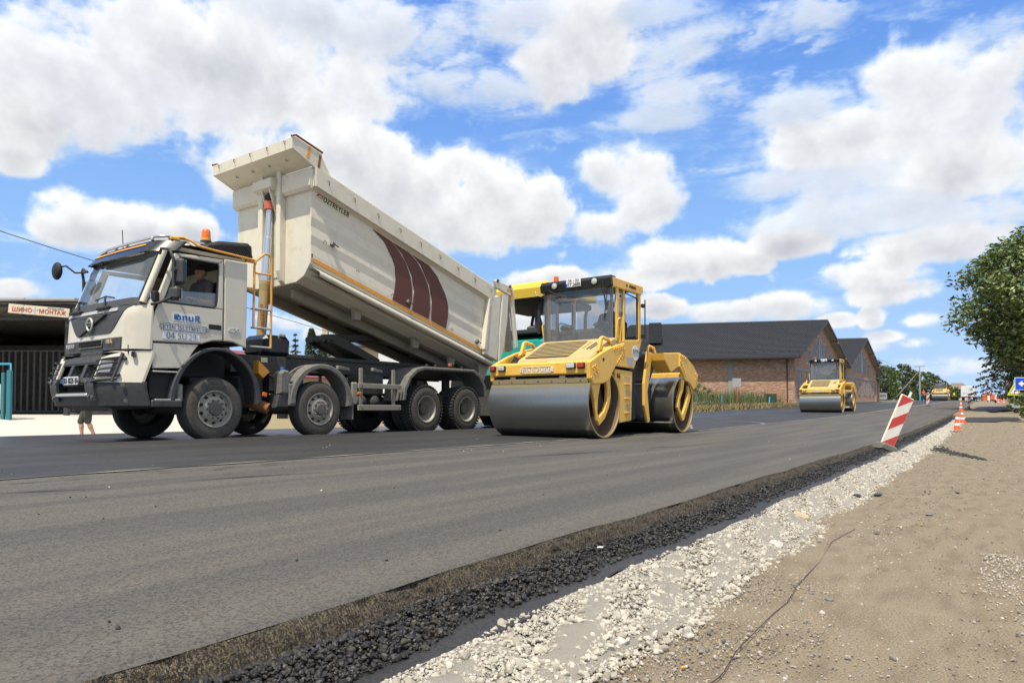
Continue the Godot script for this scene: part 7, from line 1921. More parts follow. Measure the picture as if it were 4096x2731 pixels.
	obj("chimney", G.new().box(L(-2.05, 6.3, -0.3), V(0.48, 2.4, 0.5), 0.01), "cream_brick", hs)
	for a in [[0.68, 5.38, 0.66, 0.74], [-1.5, 5.1, 0.5, 0.5], [3.2, 5.38, 0.66, 0.74], [0.68, 2.6, 1.2, 1.4], [3.2, 2.6, 1.2, 1.4]]:
		var wi := obj("window", G.new().box(L(a[0], a[1], 0.01), V(a[2], a[3], 0.06)), "window_dark", hs)
		for q: float in [-0.5, 0.12, 0.5]: obj("frame", G.new().box(L(a[0] + a[2] * q, a[1], 0.05), V(0.07, a[3], 0.05)), "white_frame", wi)
		for q: float in [-0.5, 0.5]: obj("frame", G.new().box(L(a[0], a[1] + a[3] * q, 0.054), V(a[2] + 0.07, 0.07, 0.05)), "white_frame", wi)
	hs.rotation.y = TURN
	# white billboard
	var bb := thing("billboard", "large plain white board with faint grey letters behind the truck's rear wheels", "billboard", V(21.9, -0.1, -21.2))
	obj("panel", G.new().box(L(0.2, 1.65, 0), V(3.2, 3.1, 0.06), 0.006), "banner_white", bb)
	text("АВТО", "letter_faint", 0.42, L(-0.35, 2.42, 0.04), SIDE, bb, 0.006, false, 1.2)
	for x: float in [-1.2, 1.6]: obj("post", G.new().box(L(x, 1.5, -0.08), V(0.08, 3.1, 0.08), 0.01), "gate_steel", bb)
	bb.rotation.y = TURN
	# the paver behind the tipper
	var p := thing("asphalt_paver", "teal and yellow asphalt paver with canopy feeding from the dump truck", "paver", V(18.0, 0.0, -12.05))
	obj("body", G.new().ext([Vector2(16.6, 0.4), Vector2(16.7, 2.55), Vector2(17.2, 2.72), Vector2(20.6, 2.72), Vector2(20.9, 0.4)], 2, -13.2, -10.9, 0.06), "teal_paint", p)
	obj("deck_rail", G.new().box(V(18.6, 2.86, -12.05), V(3.6, 0.12, 2.3), 0.02), "rubber_grey", p)
	var hp := obj("hopper", G.new().ext([Vector2(15.45, 0.35), Vector2(15.6, 1.5), Vector2(16.7, 1.6), Vector2(16.7, 0.35)], 2, -13.4, -10.7, 0.04), "frame_steel", p)
	var rf := obj("canopy", G.new().ext([Vector2(16.5, 4.08), Vector2(16.55, 4.22), Vector2(16.75, 4.30), Vector2(19.6, 4.34), Vector2(19.8, 4.2), Vector2(19.8, 4.02), Vector2(17.9, 3.98), Vector2(17.2, 3.86), Vector2(16.55, 3.82)], 2, -13.4, -10.7, 0.05), "yellow_bright", p)
	obj("canopy_underside", G.new().box(V(18.1, 3.84, -12.05), V(3.0, 0.18, 2.5), 0.03), "black", p)
	obj("canopy_lamp", G.new().lathe(V(17.86, 4.02, -10.69), V(-0.3, -0.1, 1), [[0.0, -0.04], [0.12, -0.03], [0.12, 0.03], [0.09, 0.04], [0.0, 0.045]], 18), "lamp_glass", p)
	for x: float in [16.75, 19.5]:
		for z: float in [-13.1, -11.0]:
			obj("canopy_post", G.new().tube([V(x, 2.75, z), V(x + 0.02, 3.5, z), V(x + 0.1, 3.75, z), V(x + 0.25, 3.85, z)], 0.055, 8), "black", p)
	obj("cloth", G.new().ext([Vector2(16.85, 2.9), Vector2(16.9, 3.55), Vector2(17.0, 3.5), Vector2(17.35, 2.9)], 2, -11.25, -11.15, 0.03), "cloth_navy", p)
	obj("seat", G.new().box(V(17.1, 2.98, -11.3), V(0.5, 0.14, 0.5), 0.04, Basis.from_euler(V(0, 0.3, 0.2))), "rubber_grey", p)
	obj("handrail", G.new().tube([V(17.75, 2.75, -10.92), V(17.72, 3.1, -10.92), V(17.85, 3.16, -10.92), V(18.3, 3.16, -10.92), V(18.35, 2.75, -10.92)], 0.025, 7), "teal_paint", p)
	obj("screed", G.new().box(V(22.0, 0.3, -12.05), V(1.6, 0.5, 3.2), 0.05), "frame_steel", p)
	for z: float in [-13.0, -11.1]: obj("track", G.new().ext([Vector2(16.9, 0.02), Vector2(20.3, 0.02), Vector2(20.6, 0.35), Vector2(20.3, 0.7), Vector2(16.9, 0.7), Vector2(16.6, 0.35)], 2, z - 0.18, z + 0.18, 0.03), "black", p)
	far_things()

func far_things() -> void:
	# white box lorry on the crest
	var t := thing("box_lorry", "white box lorry with closed rear doors on the road crest", "lorry", V(160.0, rise(160.0), -5.0))
	obj("box", G.new().box(L(3.0, 1.75, 0), V(5.5, 2.1, 2.3), 0.03), "sticker_white", t)
	for z: float in [-0.56, 0.56]:
		var d := obj("rear_door", G.new().box(L(0.22, 1.75, z), V(0.05, 1.98, 1.06), 0.01), "sticker_white", t)
		obj("lock_bar", G.new().tube([L(0.18, 0.8, z * 0.4), L(0.18, 2.7, z * 0.4)], 0.02, 6), "alu", d)
	obj("snowflake_print", G.new().tube(ring(L(0.19, 2.1, 0.55), V(0, 0, 1), V(0, 1, 0), 0.26, 14), 0.02, 4), "ink_blue", t)
	for k in 3: obj("snowflake_print", G.new().box(L(0.19, 2.1, 0.55), V(0.01, 0.05, 0.5), 0.0, Basis.from_euler(V(k * PI / 3, 0, 0))), "ink_blue", t)
	obj("snowflake_print", G.new().tube(ring(L(0.19, 1.4, -0.6), V(0, 0, 1), V(0, 1, 0), 0.18, 14), 0.02, 4), "ink_blue", t)
	obj("rear_frame", G.new().box(L(0.24, 0.62, 0), V(0.12, 0.16, 2.2), 0.01), "frame_steel", t)
	for z: float in [-0.9, 0.9]:
		obj("tail_lamp", G.new().box(L(0.16, 0.62, z), V(0.05, 0.14, 0.25), 0.01), "lamp_red", t)
		obj("wheel", G.new().cyl(L(1.6, 0.42, z - 0.14), L(1.6, 0.42, z + 0.14), 0.42, 20), "tyre", t)
		obj("wheel", G.new().cyl(L(6.6, 0.42, z - 0.14), L(6.6, 0.42, z + 0.14), 0.42, 20), "tyre", t)
	obj("cab", G.new().box(L(6.6, 1.45, 0), V(1.6, 1.6, 2.1), 0.1), "sticker_white", t)
	# houses far off
	var h := thing("far_house", "distant white house with big brown hipped roof above the trees", "house", V(300.0, rise(300.0), -12.2))
	obj("wall", G.new().box(L(0, 2.3, 0), V(7, 4.6, 6.5)), "house_wall", h)
	var rf := G.new()
	var q := [L(-4.2, 4.6, -4.4), L(4.2, 4.6, -4.4), L(4.2, 4.6, 4.4), L(-4.2, 4.6, 4.4), L(0, 7.4, -2.0), L(0, 7.4, 1.2)]
	for f in [[0, 1, 4], [2, 3, 5], [1, 2, 5], [1, 5, 4], [3, 0, 4], [3, 4, 5]]: rf.tf(q[f[0]], q[f[1]], q[f[2]], Vector3.UP)
	obj("roof", rf, "brown_roof", h)
	for z: float in [-2.0, 0.0, 2.0]: obj("window", G.new().box(L(-3.52, 3.2, z), V(0.06, 1.4, 1.1)), "window_dark", h)
	var o := thing("tiled_cottage", "distant cottage with orange tiled roof at the road's right side", "house", V(305.0, rise(305.0) - 1.0, -2.6))
	obj("wall", G.new().box(L(0, 1.3, 0), V(6, 2.6, 6)), "house_wall", o)
	obj("roof", G.new().ext([Vector2(ORG.z - 3.6, ORG.y + 2.4), Vector2(ORG.z - 0.8, ORG.y + 5.2), Vector2(ORG.z + 3.6, ORG.y + 2.4)], 0, ORG.x - 3.4, ORG.x + 3.4), "tile_orange", o)
	obj("window", G.new().box(L(-3.03, 1.5, -1.2), V(0.06, 1.2, 1.2)), "window_dark", o)
	# utility poles
	pole(V(200.0, rise(200.0), -16.3), 8.8, true, "tall concrete utility pole with crossarm and street lamp")
	pole(V(268.0, rise(268.0), -17.4), 8.2, false, "farther concrete utility pole standing behind the far roller")
	var st := thing("pole_strut", "leaning wooden brace post with blue painted foot beside the pole", "post", V(194.0, rise(194.0), -19.4))
	obj("shaft", G.new().cyl(ORG + V(-0.2, 0, -2.2), V(199.6, rise(200.0) + 7.2, -16.6), 0.14, 8, 0.1), "pole_wood", st)
	obj("painted_foot", G.new().cyl(ORG + V(-0.2, -0.1, -2.2), ORG + V(0.35, 0.9, -1.86), 0.16, 8), "stake_blue", st)
	var wr := G.new()
	for k in 2:
		var pts := []
		for i in 9:
			var u := i / 8.0
			pts.append(V(lerpf(120.0, 200.0, u), rise(160.0) + 7.6 - k * 0.9 - 4.0 * u * (1.0 - u) * 0.8 + (rise(200.0) - rise(160.0)) * u, -17.5 + u * 1.2))
		single("power_line", G.new().tube(pts, 0.02, 4), "gate_steel", pts[0], ["upper power line sagging towards the tall concrete pole", "lower power line sagging towards the tall concrete pole"][k], "power line")
	var cb := []
	for i in 9:
		var u := i / 8.0
		cb.append(V(-1.5, 0, -26.0).lerp(V(13.0, 0, -24.5), u) + V(0, lerpf(8.6, 5.1, u) - 4.0 * u * (1.0 - u) * 0.35, 0))
	single("power_line", G.new().tube(cb, 0.014, 5), "gate_steel", cb[0], "single black cable crossing the sky down behind the truck cab", "power line")
	var cc := []
	for i in 9:
		var u := i / 8.0
		cc.append(V(20.0, 7.0, -36.0).lerp(V(42.0, 6.5, -40.0), u) + V(0, -1.6 * u, 0))
	single("power_line", G.new().tube(cc, 0.016, 4), "gate_steel", cc[0], "thin service cable hanging before the pair of cypresses", "power line")

func pole(at: Vector3, h: float, lamp: bool, label: String) -> void:
	var p := thing("utility_pole", label, "utility pole", at, "utility poles along the far side of the road")
	obj("shaft", G.new().cyl(at - V(0, 0.3, 0), at + V(0, h, 0), 0.19, 10, 0.12), "pole_concrete", p)
	obj("painted_foot", G.new().cyl(at - V(0, 0.3, 0), at + V(0, 1.6, 0), 0.2, 10, 0.188), "stake_blue", p)
	obj("crossarm", G.new().box(at + V(0, h - 0.15, 0), V(0.12, 0.14, 2.4), 0.01, Basis.from_euler(V(0, 0.3, 0))), "pole_wood", p)
	for k in 4: obj("insulator", G.new().cyl(at + V(0, h - 0.08, -1.0 + k * 0.66), at + V(0, h + 0.14, -1.0 + k * 0.66), 0.05, 8), "sticker_white", p)
	obj("lamp_arm", G.new().tube([at + V(0, h - 1.6, 0), at + V(0.1, h - 1.0, 0.7), at + V(0.1, h - 0.85, 1.3)], 0.04, 6), "sign_grey", p)
	obj("lamp_head", G.new().ball(at + V(0.1, h - 0.85, 1.5), V(0.18, 0.14, 0.36), 10, 6), "sign_white", p)

func stripe_board(label: String, at: Vector3, bs: Basis, hgt := 0.92, peg := true, base := true) -> void:
	var b := thing("warning_board", label, "warning board", at, "striped warning boards along the works")
	b.basis = bs
	var w := 0.25
	var y0 := 0.06
	var pn := obj("panel", G.new().box(L(0, y0 + hgt * 0.5, 0), V(w, hgt, 0.035), 0.012), "board_cream", b)
	for s: float in [1.0, -1.0]:
		var ww := w - 0.03
		var hh := hgt - 0.035
		var P := func(u: float, v: float) -> Vector2: return Vector2(ORG.x + (u - 0.5) * ww * s, ORG.y + y0 + 0.018 + v * hh)
		obj("white_face", G.new().box(L(0, y0 + hgt * 0.5, 0.0185 * s), V(ww, hh, 0.003)), "board_white", pn)
		for e in [[[0, 0.74], [1, 0.985], [1, 1], [0, 1]], [[0, 0.26], [1, 0.51], [1, 0.74], [0, 0.49]], [[0, 0.0], [1, 0.0], [1, 0.25]]]:
			var q := []
			for uv in e: q.append(P.call(uv[0], uv[1]))
			obj("red_stripe", G.new().ext(q, 2, ORG.z + 0.0200 * s, ORG.z + 0.0225 * s), "board_red", pn)
	if peg: obj("peg", G.new().cyl(L(0.03, y0 + hgt, 0), L(0.03, y0 + hgt + 0.09, 0), 0.022, 12), "board_cream", b)
	if base:
		obj("foot", G.new().ext([Vector2(ORG.x - 0.17, ORG.y - 0.05), Vector2(ORG.x + 0.17, ORG.y - 0.05), Vector2(ORG.x + 0.165, ORG.y + 0.04), Vector2(ORG.x + 0.11, ORG.y + 0.075), Vector2(ORG.x - 0.11, ORG.y + 0.075), Vector2(ORG.x - 0.165, ORG.y + 0.04)], 2, ORG.z - 0.12, ORG.z + 0.12, 0.025), "rubber_base", b)

func cone(label: String, at: Vector3, h: float, lean := 0.0) -> void:
	var c := thing("traffic_cone", label, "traffic cone", at, "orange traffic cones")
	var k := h / 0.57
	obj("foot", G.new().box(L(0, 0.015 * k, 0), V(0.30, 0.03, 0.30) * k, 0.012), "cone_orange", c)
	var R := func(y: float) -> float: return lerpf(0.105, 0.026, y / 0.57) * k
	var cols := [["cone_orange", 0.03, 0.17], ["sign_white", 0.17, 0.25], ["cone_orange", 0.25, 0.38], ["sign_white", 0.38, 0.455], ["cone_orange", 0.455, 0.57]]
	for e in cols:
		obj("body" if e[0] == "cone_orange" else "white_band", G.new().lathe(ORG, Vector3.UP, [[R.call(e[1]) + (0.002 if e[0] != "cone_orange" else 0.0), e[1] * k], [R.call(e[2]) + (0.002 if e[0] != "cone_orange" else 0.0), e[2] * k]], 20), e[0], c)
	obj("tip", G.new().lathe(ORG, Vector3.UP, [[R.call(0.57), 0.57 * k], [0.02 * k, 0.575 * k], [0.0, 0.575 * k]], 20), "cone_orange", c)
	c.rotation.z = lean
	c.rotation.y = rng.randf()

func street_things() -> void:
	rng.seed = 55
	var bs := Basis(RT, Vector3.UP, -FW)
	stripe_board("big red and white striped board leaning on its rubber foot at the road edge", V(13.05, -0.13, -1.58), bs * Basis(V(0, 0, 1), -0.42) * Basis(V(0, 1, 0), 0.12), 0.90)
	stripe_board("upright striped board standing alone in the middle of the paved road", V(67.8, rise(67.8) + 0.06, -4.95), bs, 1.0)
	stripe_board("striped board leaning slightly at the foot of the low brick wing", V(117.0, rise(117.0) + 0.1, -16.6), bs * Basis(V(0, 0, 1), 0.22), 1.0)
	stripe_board("striped board beside a traffic cone at the turn of the paving", V(55.5, rise(55.5) + 0.0, -1.75), bs * Basis(V(0, 0, 1), -0.16), 0.8)
	cone("orange cone with scuffed lower part standing in spilled asphalt crumbs", V(27.13, rise(27.13) - 0.285, -1.17), 0.57, 0.03)
	cone("orange cone just behind the scuffed one on the dirt shoulder", V(34.9, rise(34.9) - 0.285, -1.30), 0.58, -0.04)
	cone("orange cone on a dark foot beside the leaning striped board", V(51.8, rise(51.8) - 0.05, -2.0), 0.62)
	cone("left one of two far orange cones on the dug-up verge", V(99.0, rise(99.0) - 0.25, -0.1), 0.72)
	cone("right one of two far orange cones on the dug-up verge", V(99.5, rise(99.5) - 0.25, 0.42), 0.72)
	# far orange barrier
	var fb := thing("plastic_barrier", "row of far orange and white plastic barrier pieces by the lorry", "barrier", V(140.0, rise(140.0) - 0.1, -2.2))
	for i in 5: obj("segment", G.new().ext([Vector2(ORG.z + i * 0.5, ORG.y), Vector2(ORG.z + i * 0.5 + 0.44, ORG.y), Vector2(ORG.z + i * 0.5 + 0.34, ORG.y + 0.9), Vector2(ORG.z + i * 0.5 + 0.1, ORG.y + 0.9)], 0, ORG.x, ORG.x + 0.4, 0.03), "cone_orange" if i % 2 == 0 else "sign_white", fb)
	# signs on the right
	var s := thing("road_sign", "grey post with blue arrow sign and lime bordered triangle in front of bushes", "road sign", V(49.7, rise(49.7) - 0.05, 0.74))
	obj("post", G.new().cyl(L(0, -0.3, -0.06), L(0, 1.85, -0.06), 0.035, 10), "sign_grey", s)
	var bl := obj("blue_panel", G.new().box(L(0.44, 1.62, 0.03), V(0.92, 0.74, 0.02), 0.006), "sign_white", s)
	obj("blue_face", G.new().box(L(0.44, 1.62, 0.042), V(0.86, 0.68, 0.004)), "sign_blue", bl)
	obj("arrow", G.new().ext([Vector2(ORG.x + 0.17, ORG.y + 1.62), Vector2(ORG.x + 0.42, ORG.y + 1.80), Vector2(ORG.x + 0.42, ORG.y + 1.68), Vector2(ORG.x + 0.76, ORG.y + 1.68), Vector2(ORG.x + 0.76, ORG.y + 1.56), Vector2(ORG.x + 0.42, ORG.y + 1.56), Vector2(ORG.x + 0.42, ORG.y + 1.44)], 2, ORG.z + 0.045, ORG.z + 0.049), "sign_white", bl)
	var tri := func(r: float, z0: float, z1: float) -> G:
		return G.new().ext([Vector2(ORG.x - r, ORG.y + 1.16 - r * 0.5), Vector2(ORG.x + r, ORG.y + 1.16 - r * 0.5), Vector2(ORG.x, ORG.y + 1.16 + r * 1.2)], 2, ORG.z + z0, ORG.z + z1, 0.003)
	var tr := obj("triangle_panel", tri.call(0.44, -0.02, -0.005), "sign_lime", s)
	obj("red_border", tri.call(0.34, -0.005, 0.0), "board_red", tr)
	obj("white_face", tri.call(0.27, 0.0, 0.005), "sign_white", tr)
	obj("bend_symbol", G.new().ext([Vector2(ORG.x - 0.06, ORG.y + 1.02), Vector2(ORG.x - 0.01, ORG.y + 1.02), Vector2(ORG.x - 0.01, ORG.y + 1.16), Vector2(ORG.x + 0.10, ORG.y + 1.16), Vector2(ORG.x + 0.10, ORG.y + 1.21), Vector2(ORG.x - 0.06, ORG.y + 1.21)], 2, ORG.z + 0.005, ORG.z + 0.008), "ink_black", tr)
	obj("plate", G.new().box(L(0, 0.33, 0.0), V(0.58, 0.26, 0.02), 0.004), "sign_grey", s)
	s.rotation.y = TURN
	var n := thing("road_sign", "two round prohibition signs one above the other on a far post", "road sign", V(112.0, rise(112.0) - 0.1, 0.9))
	obj("post", G.new().cyl(L(0, -0.3, -0.05), L(0, 3.3, -0.05), 0.04, 8), "sign_grey", n)
	for a in [[2.95, 0.42], [2.25, 0.34]]:
		var dsk := obj("disc", G.new().lathe(L(0, a[0], 0), V(0, 0, 1), [[0.0, 0.0], [a[1], 0.0], [a[1], 0.02], [0.0, 0.02]], 24), "board_red", n)
		obj("white_face", G.new().lathe(L(0, a[0], 0), V(0, 0, 1), [[a[1] * 0.8, 0.022], [0.0, 0.024]], 24), "sign_white", dsk)
		obj("symbol", G.new().box(L(0.02, a[0], 0.03), V(0.34, 0.14, 0.006), 0.0, Basis.from_euler(V(0, 0, 0.0 if a[0] > 2.5 else 0.7))), "ink_black", dsk)
	n.rotation.y = TURN
	# things in front of the brick hall
	var gp := thing("site_notice", "plain grey notice panel on a thin red pole before the brick wall", "sign", V(57.4, verge(57.4, -17.9), -17.9))
	obj("pole", G.new().cyl(L(0, -0.1, -0.03), L(0.05, 2.45, -0.03), 0.03, 8), "pole_red", gp)
	obj("panel", G.new().box(L(0.02, 2.1, 0), V(0.72, 0.72, 0.03), 0.006), "sign_grey", gp)
	obj("foot_block", G.new().box(L(0, 0.05, 0), V(0.45, 0.2, 0.4), 0.03), "rubber_base", gp)
	gp.rotation.y = TURN
	var stakes := []
	for a in [[45.9, -19.7, "turquoise fence stake behind the near end of the white tape", 0.0], [51.0, -19.0, "turquoise fence stake under the knot of the white tape", 0.0], [55.2, -18.4, "turquoise fence stake standing alone in the weeds", 0.0], [64.6, -17.2, "leaning turquoise stake by the green tin box", 0.28]]:
		var k := thing("fence_stake", a[2], "stake", V(a[0], verge(a[0], a[1]), a[1]), "turquoise stakes in the weeds")
		obj("shaft", G.new().box(L(0, 0.42, 0), V(0.13, 1.0, 0.10), 0.012), "stake_blue", k)
		obj("cap", G.new().box(L(0, 0.93, 0), V(0.145, 0.04, 0.115), 0.01), "stake_blue", k)
		k.rotation.z = -a[3]
		stakes.append(k.position)
	var tp := []
	for i in 13:
		var u := i / 12.0
		var q: Vector3 = V(44.0, 1.05, -19.95).lerp(V(53.2, 1.08, -18.6), u)
		tp.append([q + V(0, 0.06 + 0.07 * sin(i * 1.3), 0.14), q + V(0, -0.05 + 0.07 * sin(i * 1.3), 0.16 + 0.03 * sin(i))])
	single("barrier_tape", G.new().sheet(tp, V(-0.5, 0, 1)), "sign_white", V(48.0, 0.6, -19.3), "white barrier tape strung between the turquoise stakes", "tape")
	var tb := thing("tin_box", "dark green ribbed tin box at the corner of the brick hall", "box", V(66.6, verge(66.6, -17.6), -17.6))
	obj("body", G.new().box(L(0, 0.6, 0), V(0.9, 1.2, 0.7), 0.03), "tin_green", tb)
	for i in 5: obj("rib", G.new().box(L(-0.38 + i * 0.19, 0.6, 0.36), V(0.04, 1.15, 0.03)), "tin_green", tb)
	tb.rotation.y = TURN
	# old sign boards under the far trees
	var ob := thing("old_notice", "weathered grey lettered boards leaning under the far trees", "sign", V(150.0, rise(150.0) + 0.1, -20.5))
	for i in 2: obj("board", G.new().box(L(i * 3.4, 0.9, 0), V(2.6, 1.3, 0.06), 0.01), "sign_grey", ob)
	text("ЦЕНТР", "ink_black", 0.4, L(3.4, 0.95, 0.05), SIDE, ob, 0.01, true)
	ob.rotation.y = -0.5

func leaves(g: G, o: Vector3, r: Vector3, n: int, size: float, pal: Array, droop := 0.0) -> void:
	for i in n:
		var d := V(rng.randfn(), rng.randfn(), rng.randfn())
		var p := o + d.normalized() * r * pow(rng.randf(), 0.45)
		var a := V(rng.randfn(), rng.randfn() * 0.5 - droop, rng.randfn()).normalized()
		var b := a.cross(V(rng.randfn(), rng.randfn() + 0.8, rng.randfn())).normalized()
		var s := size * rng.randf_range(0.6, 1.35)
		var c: Color = pal[rng.randi_range(0, pal.size() - 1)] * rng.randf_range(0.75, 1.2)
		var nn := a.cross(b)
		if nn.y < 0: nn = -nn
		g.t(p - a * s, p + b * s * 0.38, p + a * s, nn, nn, nn)
		g.t(p - a * s, p + a * s, p - b * s * 0.38, nn, nn, nn)
		for k in 6: g.c.append(c)

func limb(g: G, a: Vector3, b: Vector3, r0: float, r1: float) -> void:
	g.lathe(a, b - a, [[r0, 0.0], [lerpf(r0, r1, 0.5), (b - a).length() * 0.5], [r1, (b - a).length()]], 7)

func tree(called: String, label: String, at: Vector3, h: float, rad: float, low: float, pal: Array, n: int, size: float, clumps: int, group := "", lean := 0.0) -> void:
	var t := thing(called, label, "tree", at, group)
	var wood := G.new()
	var top := at + V(lean * 0.3, h * 0.72, lean)
	limb(wood, at - V(0, 0.2, 0), at.lerp(top, 0.4), rad * 0.075 + 0.06, rad * 0.055)
	limb(wood, at.lerp(top, 0.4), top, rad * 0.055, rad * 0.02)
	var cr := G.new()
	for i in clumps:
		var a := TAU * i * 0.618
		var v := (i + 0.5) / clumps
		var prof := sin(PI * clampf(0.08 + v * 0.90, 0.0, 1.0))
		var rr := rad * pow(prof, 0.6) * rng.randf_range(0.5, 1.1)
		var p := at + V(cos(a) * rr + lean * v * 0.4, lerpf(low, h, v), sin(a) * rr + lean * v)
		limb(wood, at.lerp(top, clampf((lerpf(low, h, v) / h) - 0.15, 0.15, 0.95)), p, 0.03 + rad * 0.012, 0.012)
		var cs := rad * rng.randf_range(0.15, 0.27)
		leaves(cr, p, V(cs, cs * 0.75, cs), n / clumps, size, pal)
	obj("trunk", wood, "bark", t)
	obj("crown", cr, "leaf", t)

func conifer(called: String, label: String, at: Vector3, h: float, rad: float, low: float, pal: Array, n: int, size: float, column: bool, thin := 1.0) -> void:
	var t := thing(called, label, "tree", at)
	var wood := G.new()
	limb(wood, at - V(0, 0.2, 0), at + V(0, h, 0), 0.05 + h * 0.014, 0.015)
	var cr := G.new()
	for i in n:
		var v := pow(rng.randf(), 0.8)
		var y := lerpf(low, h, v)
		var prof := (pow(sin(PI * clampf(0.12 + v * 0.86, 0.0, 1.0)), 0.5) if column else (1.0 - v * 0.97))
		var a := (rng.randf() * TAU) if column else floorf(rng.randf() * 9.0 + v * 40.0) * 0.7 + rng.randfn() * 0.12
		var f := pow(rng.randf(), 0.4 if column else 0.7)
		var d := V(cos(a), 0, sin(a))
		var yy := y - (0.0 if column else f * rad * prof * 0.35)
		if not column: yy = lerpf(low, h, floorf(v * h * 1.6) / (h * 1.6)) - f * rad * prof * 0.38
		var p := at + d * rad * prof * f + V(0, yy, 0)
		if rng.randf() > thin: continue
		leaves(cr, p, V.call(size, size * 0.6, size) if false else V(size, size * 0.6, size), 3, size, pal, 0.0 if column else 0.5)
	if not column:
		for i in 60:
			var v := i / 60.0
			var a := i * 2.4
			var y := lerpf(low, h * 0.95, v)
			limb(wood, at + V(0, y, 0), at + V(cos(a), -0.3, sin(a)) * rad * (1.0 - v) * 0.9 + V(0, y, 0), 0.03, 0.008)
	obj("trunk", wood, "bark", t)
	obj("crown", cr, "needle", t)

func plants() -> void:
	rng.seed = 91
	var walnut := [Color(0.15, 0.20, 0.05), Color(0.12, 0.175, 0.045), Color(0.20, 0.235, 0.075), Color(0.09, 0.14, 0.04), Color(0.22, 0.25, 0.11)]
	var mid := [Color(0.10, 0.15, 0.04), Color(0.13, 0.18, 0.05), Color(0.07, 0.115, 0.032)]
	var dark := [Color(0.065, 0.095, 0.038), Color(0.085, 0.12, 0.045), Color(0.05, 0.075, 0.032)]
	tree("walnut_tree", "tall leafy walnut tree overhanging the road signs on the right", V(56.0, rise(56.0) - 0.2, 2.9), 11.6, 5.0, 3.3, walnut, 34000, 0.18, 190)
	conifer("spruce_tree", "dark drooping spruce with bare hanging boughs beside the walnut tree", V(69.0, rise(69.0) - 0.2, 0.9), 9.0, 3.4, 1.8, [Color(0.028, 0.042, 0.024), Color(0.04, 0.058, 0.03), Color(0.05, 0.05, 0.03)], 3600, 0.14, false)
	tree("hazel_bush", "dense green bush under the walnut tree behind the blue sign", V(62.0, rise(62.0), 2.8), 4.0, 2.6, 0.3, mid, 5000, 0.12, 40)
	tree("hazel_bush", "low green bush between the spruce trunk and the round signs", V(84.0, rise(84.0), 2.2), 3.6, 2.2, 0.3, dark, 3000, 0.13, 30)
	tree("elder_shrub", "small leafy shrub on the earth bank at the shoulder's edge", V(36.7, rise(36.7) - 0.15, 1.05), 1.15, 0.72, 0.1, walnut, 1500, 0.07, 26)
	for a in [[95.0, 3.4, 3.4, "bushy hazel on the right bank past the round signs"], [120.0, 3.8, 3.2, "farther bushy hazel on the right bank near the barrier"], [146.0, 4.6, 3.6, "farthest bushy hazel on the right bank before the cottage"]]:
		tree("hazel_bush", a[3], V(a[0], rise(a[0]), a[1]), a[2], 2.6, 0.3, mid, 3000, 0.16, 30)
	# trees beyond the brick halls
	var group := "trees along the far side of the road"
	tree("poplar_tree", "tall windswept dark poplar right behind the low brick wing", V(146.0, rise(146.0), -21.5), 8.6, 2.7, 2.0, dark, 6000, 0.24, 46, group, 0.9)
	var spec := [[150, -24.0, 6.8, 3.8, "broad dark green tree crown below the windswept poplar"], [160, -22.0, 6.2, 3.6, "rounded dark tree standing over the grey lettered boards"], [172, -21.5, 7.6, 3.6, "bright green tree left of the leaning brace post"], [184, -22.0, 8.0, 3.6, "mid green tree just behind the leaning brace post"], [205, -20.5, 9.4, 3.6, "taller rounded tree right behind the tall concrete pole"], [222, -20.0, 8.6, 3.6, "green tree to the right of the tall concrete pole"], [240, -18.0, 8.8, 3.8, "leafy tree left of the farther utility pole"], [262, -17.2, 8.6, 3.8, "leafy tree directly behind the far roller's cab"], [285, -15.6, 6.4, 3.2, "low bushy tree in front of the brown-roofed house"], [276, -12.9, 5.0, 2.8, "low green tree behind the worker in the yellow vest"], [300, 3.0, 3.6, 3.0, "low distant tree beside the orange roofed cottage"]]
	for i in spec.size():
		var e: Array = spec[i]
		tree("roadside_tree", e[4], V(e[0], rise(e[0]), e[1]), e[2], e[3], 0.5, mid if i % 3 != 1 else dark, 5000, 0.26, 46, group)
	var hedge := G.new()
	var hx := 132.0
	while hx < 300.0:
		leaves(hedge, V(hx, rise(hx) + 1.0, -24.5 - rng.randf() * 2.0), V(2.2, 1.6, 1.4), 240, 0.22, mid)
		hx += 2.2
	var hd := obj("hedge", hedge, "leaf")
	tag(hd, "unbroken green undergrowth along the foot of the roadside trees", "hedge", "", "stuff")
	# behind the truck
	conifer("cypress_tree", "taller of two slim cypresses behind the maroon shed roof", V(30.8, 0.1, -39.4), 6.1, 0.52, 0.3, [Color(0.05, 0.085, 0.02), Color(0.07, 0.10, 0.03), Color(0.035, 0.06, 0.018)], 2600, 0.075, true)
	conifer("cypress_tree", "shorter of two slim cypresses behind the maroon shed roof", V(31.4, 0.1, -38.9), 5.7, 0.40, 0.3, [Color(0.05, 0.085, 0.02), Color(0.07, 0.10, 0.03), Color(0.035, 0.06, 0.018)], 2000, 0.07, true)
	conifer("pine_tree", "thin half-bare pine with brown top behind the maroon shed roof", V(30.2, 0.1, -40.4), 5.8, 1.3, 2.4, [Color(0.07, 0.085, 0.035), Color(0.10, 0.08, 0.045), Color(0.05, 0.07, 0.03)], 700, 0.09, false, 0.7)
	tree("roadside_tree", "leafy tree beside the cream house near the white billboard", V(38.5, 0.1, -33.0), 4.6, 1.6, 1.0, mid, 1500, 0.12, 20, group)
	# weeds and dry grass before the brick hall
	var blade := G.new()
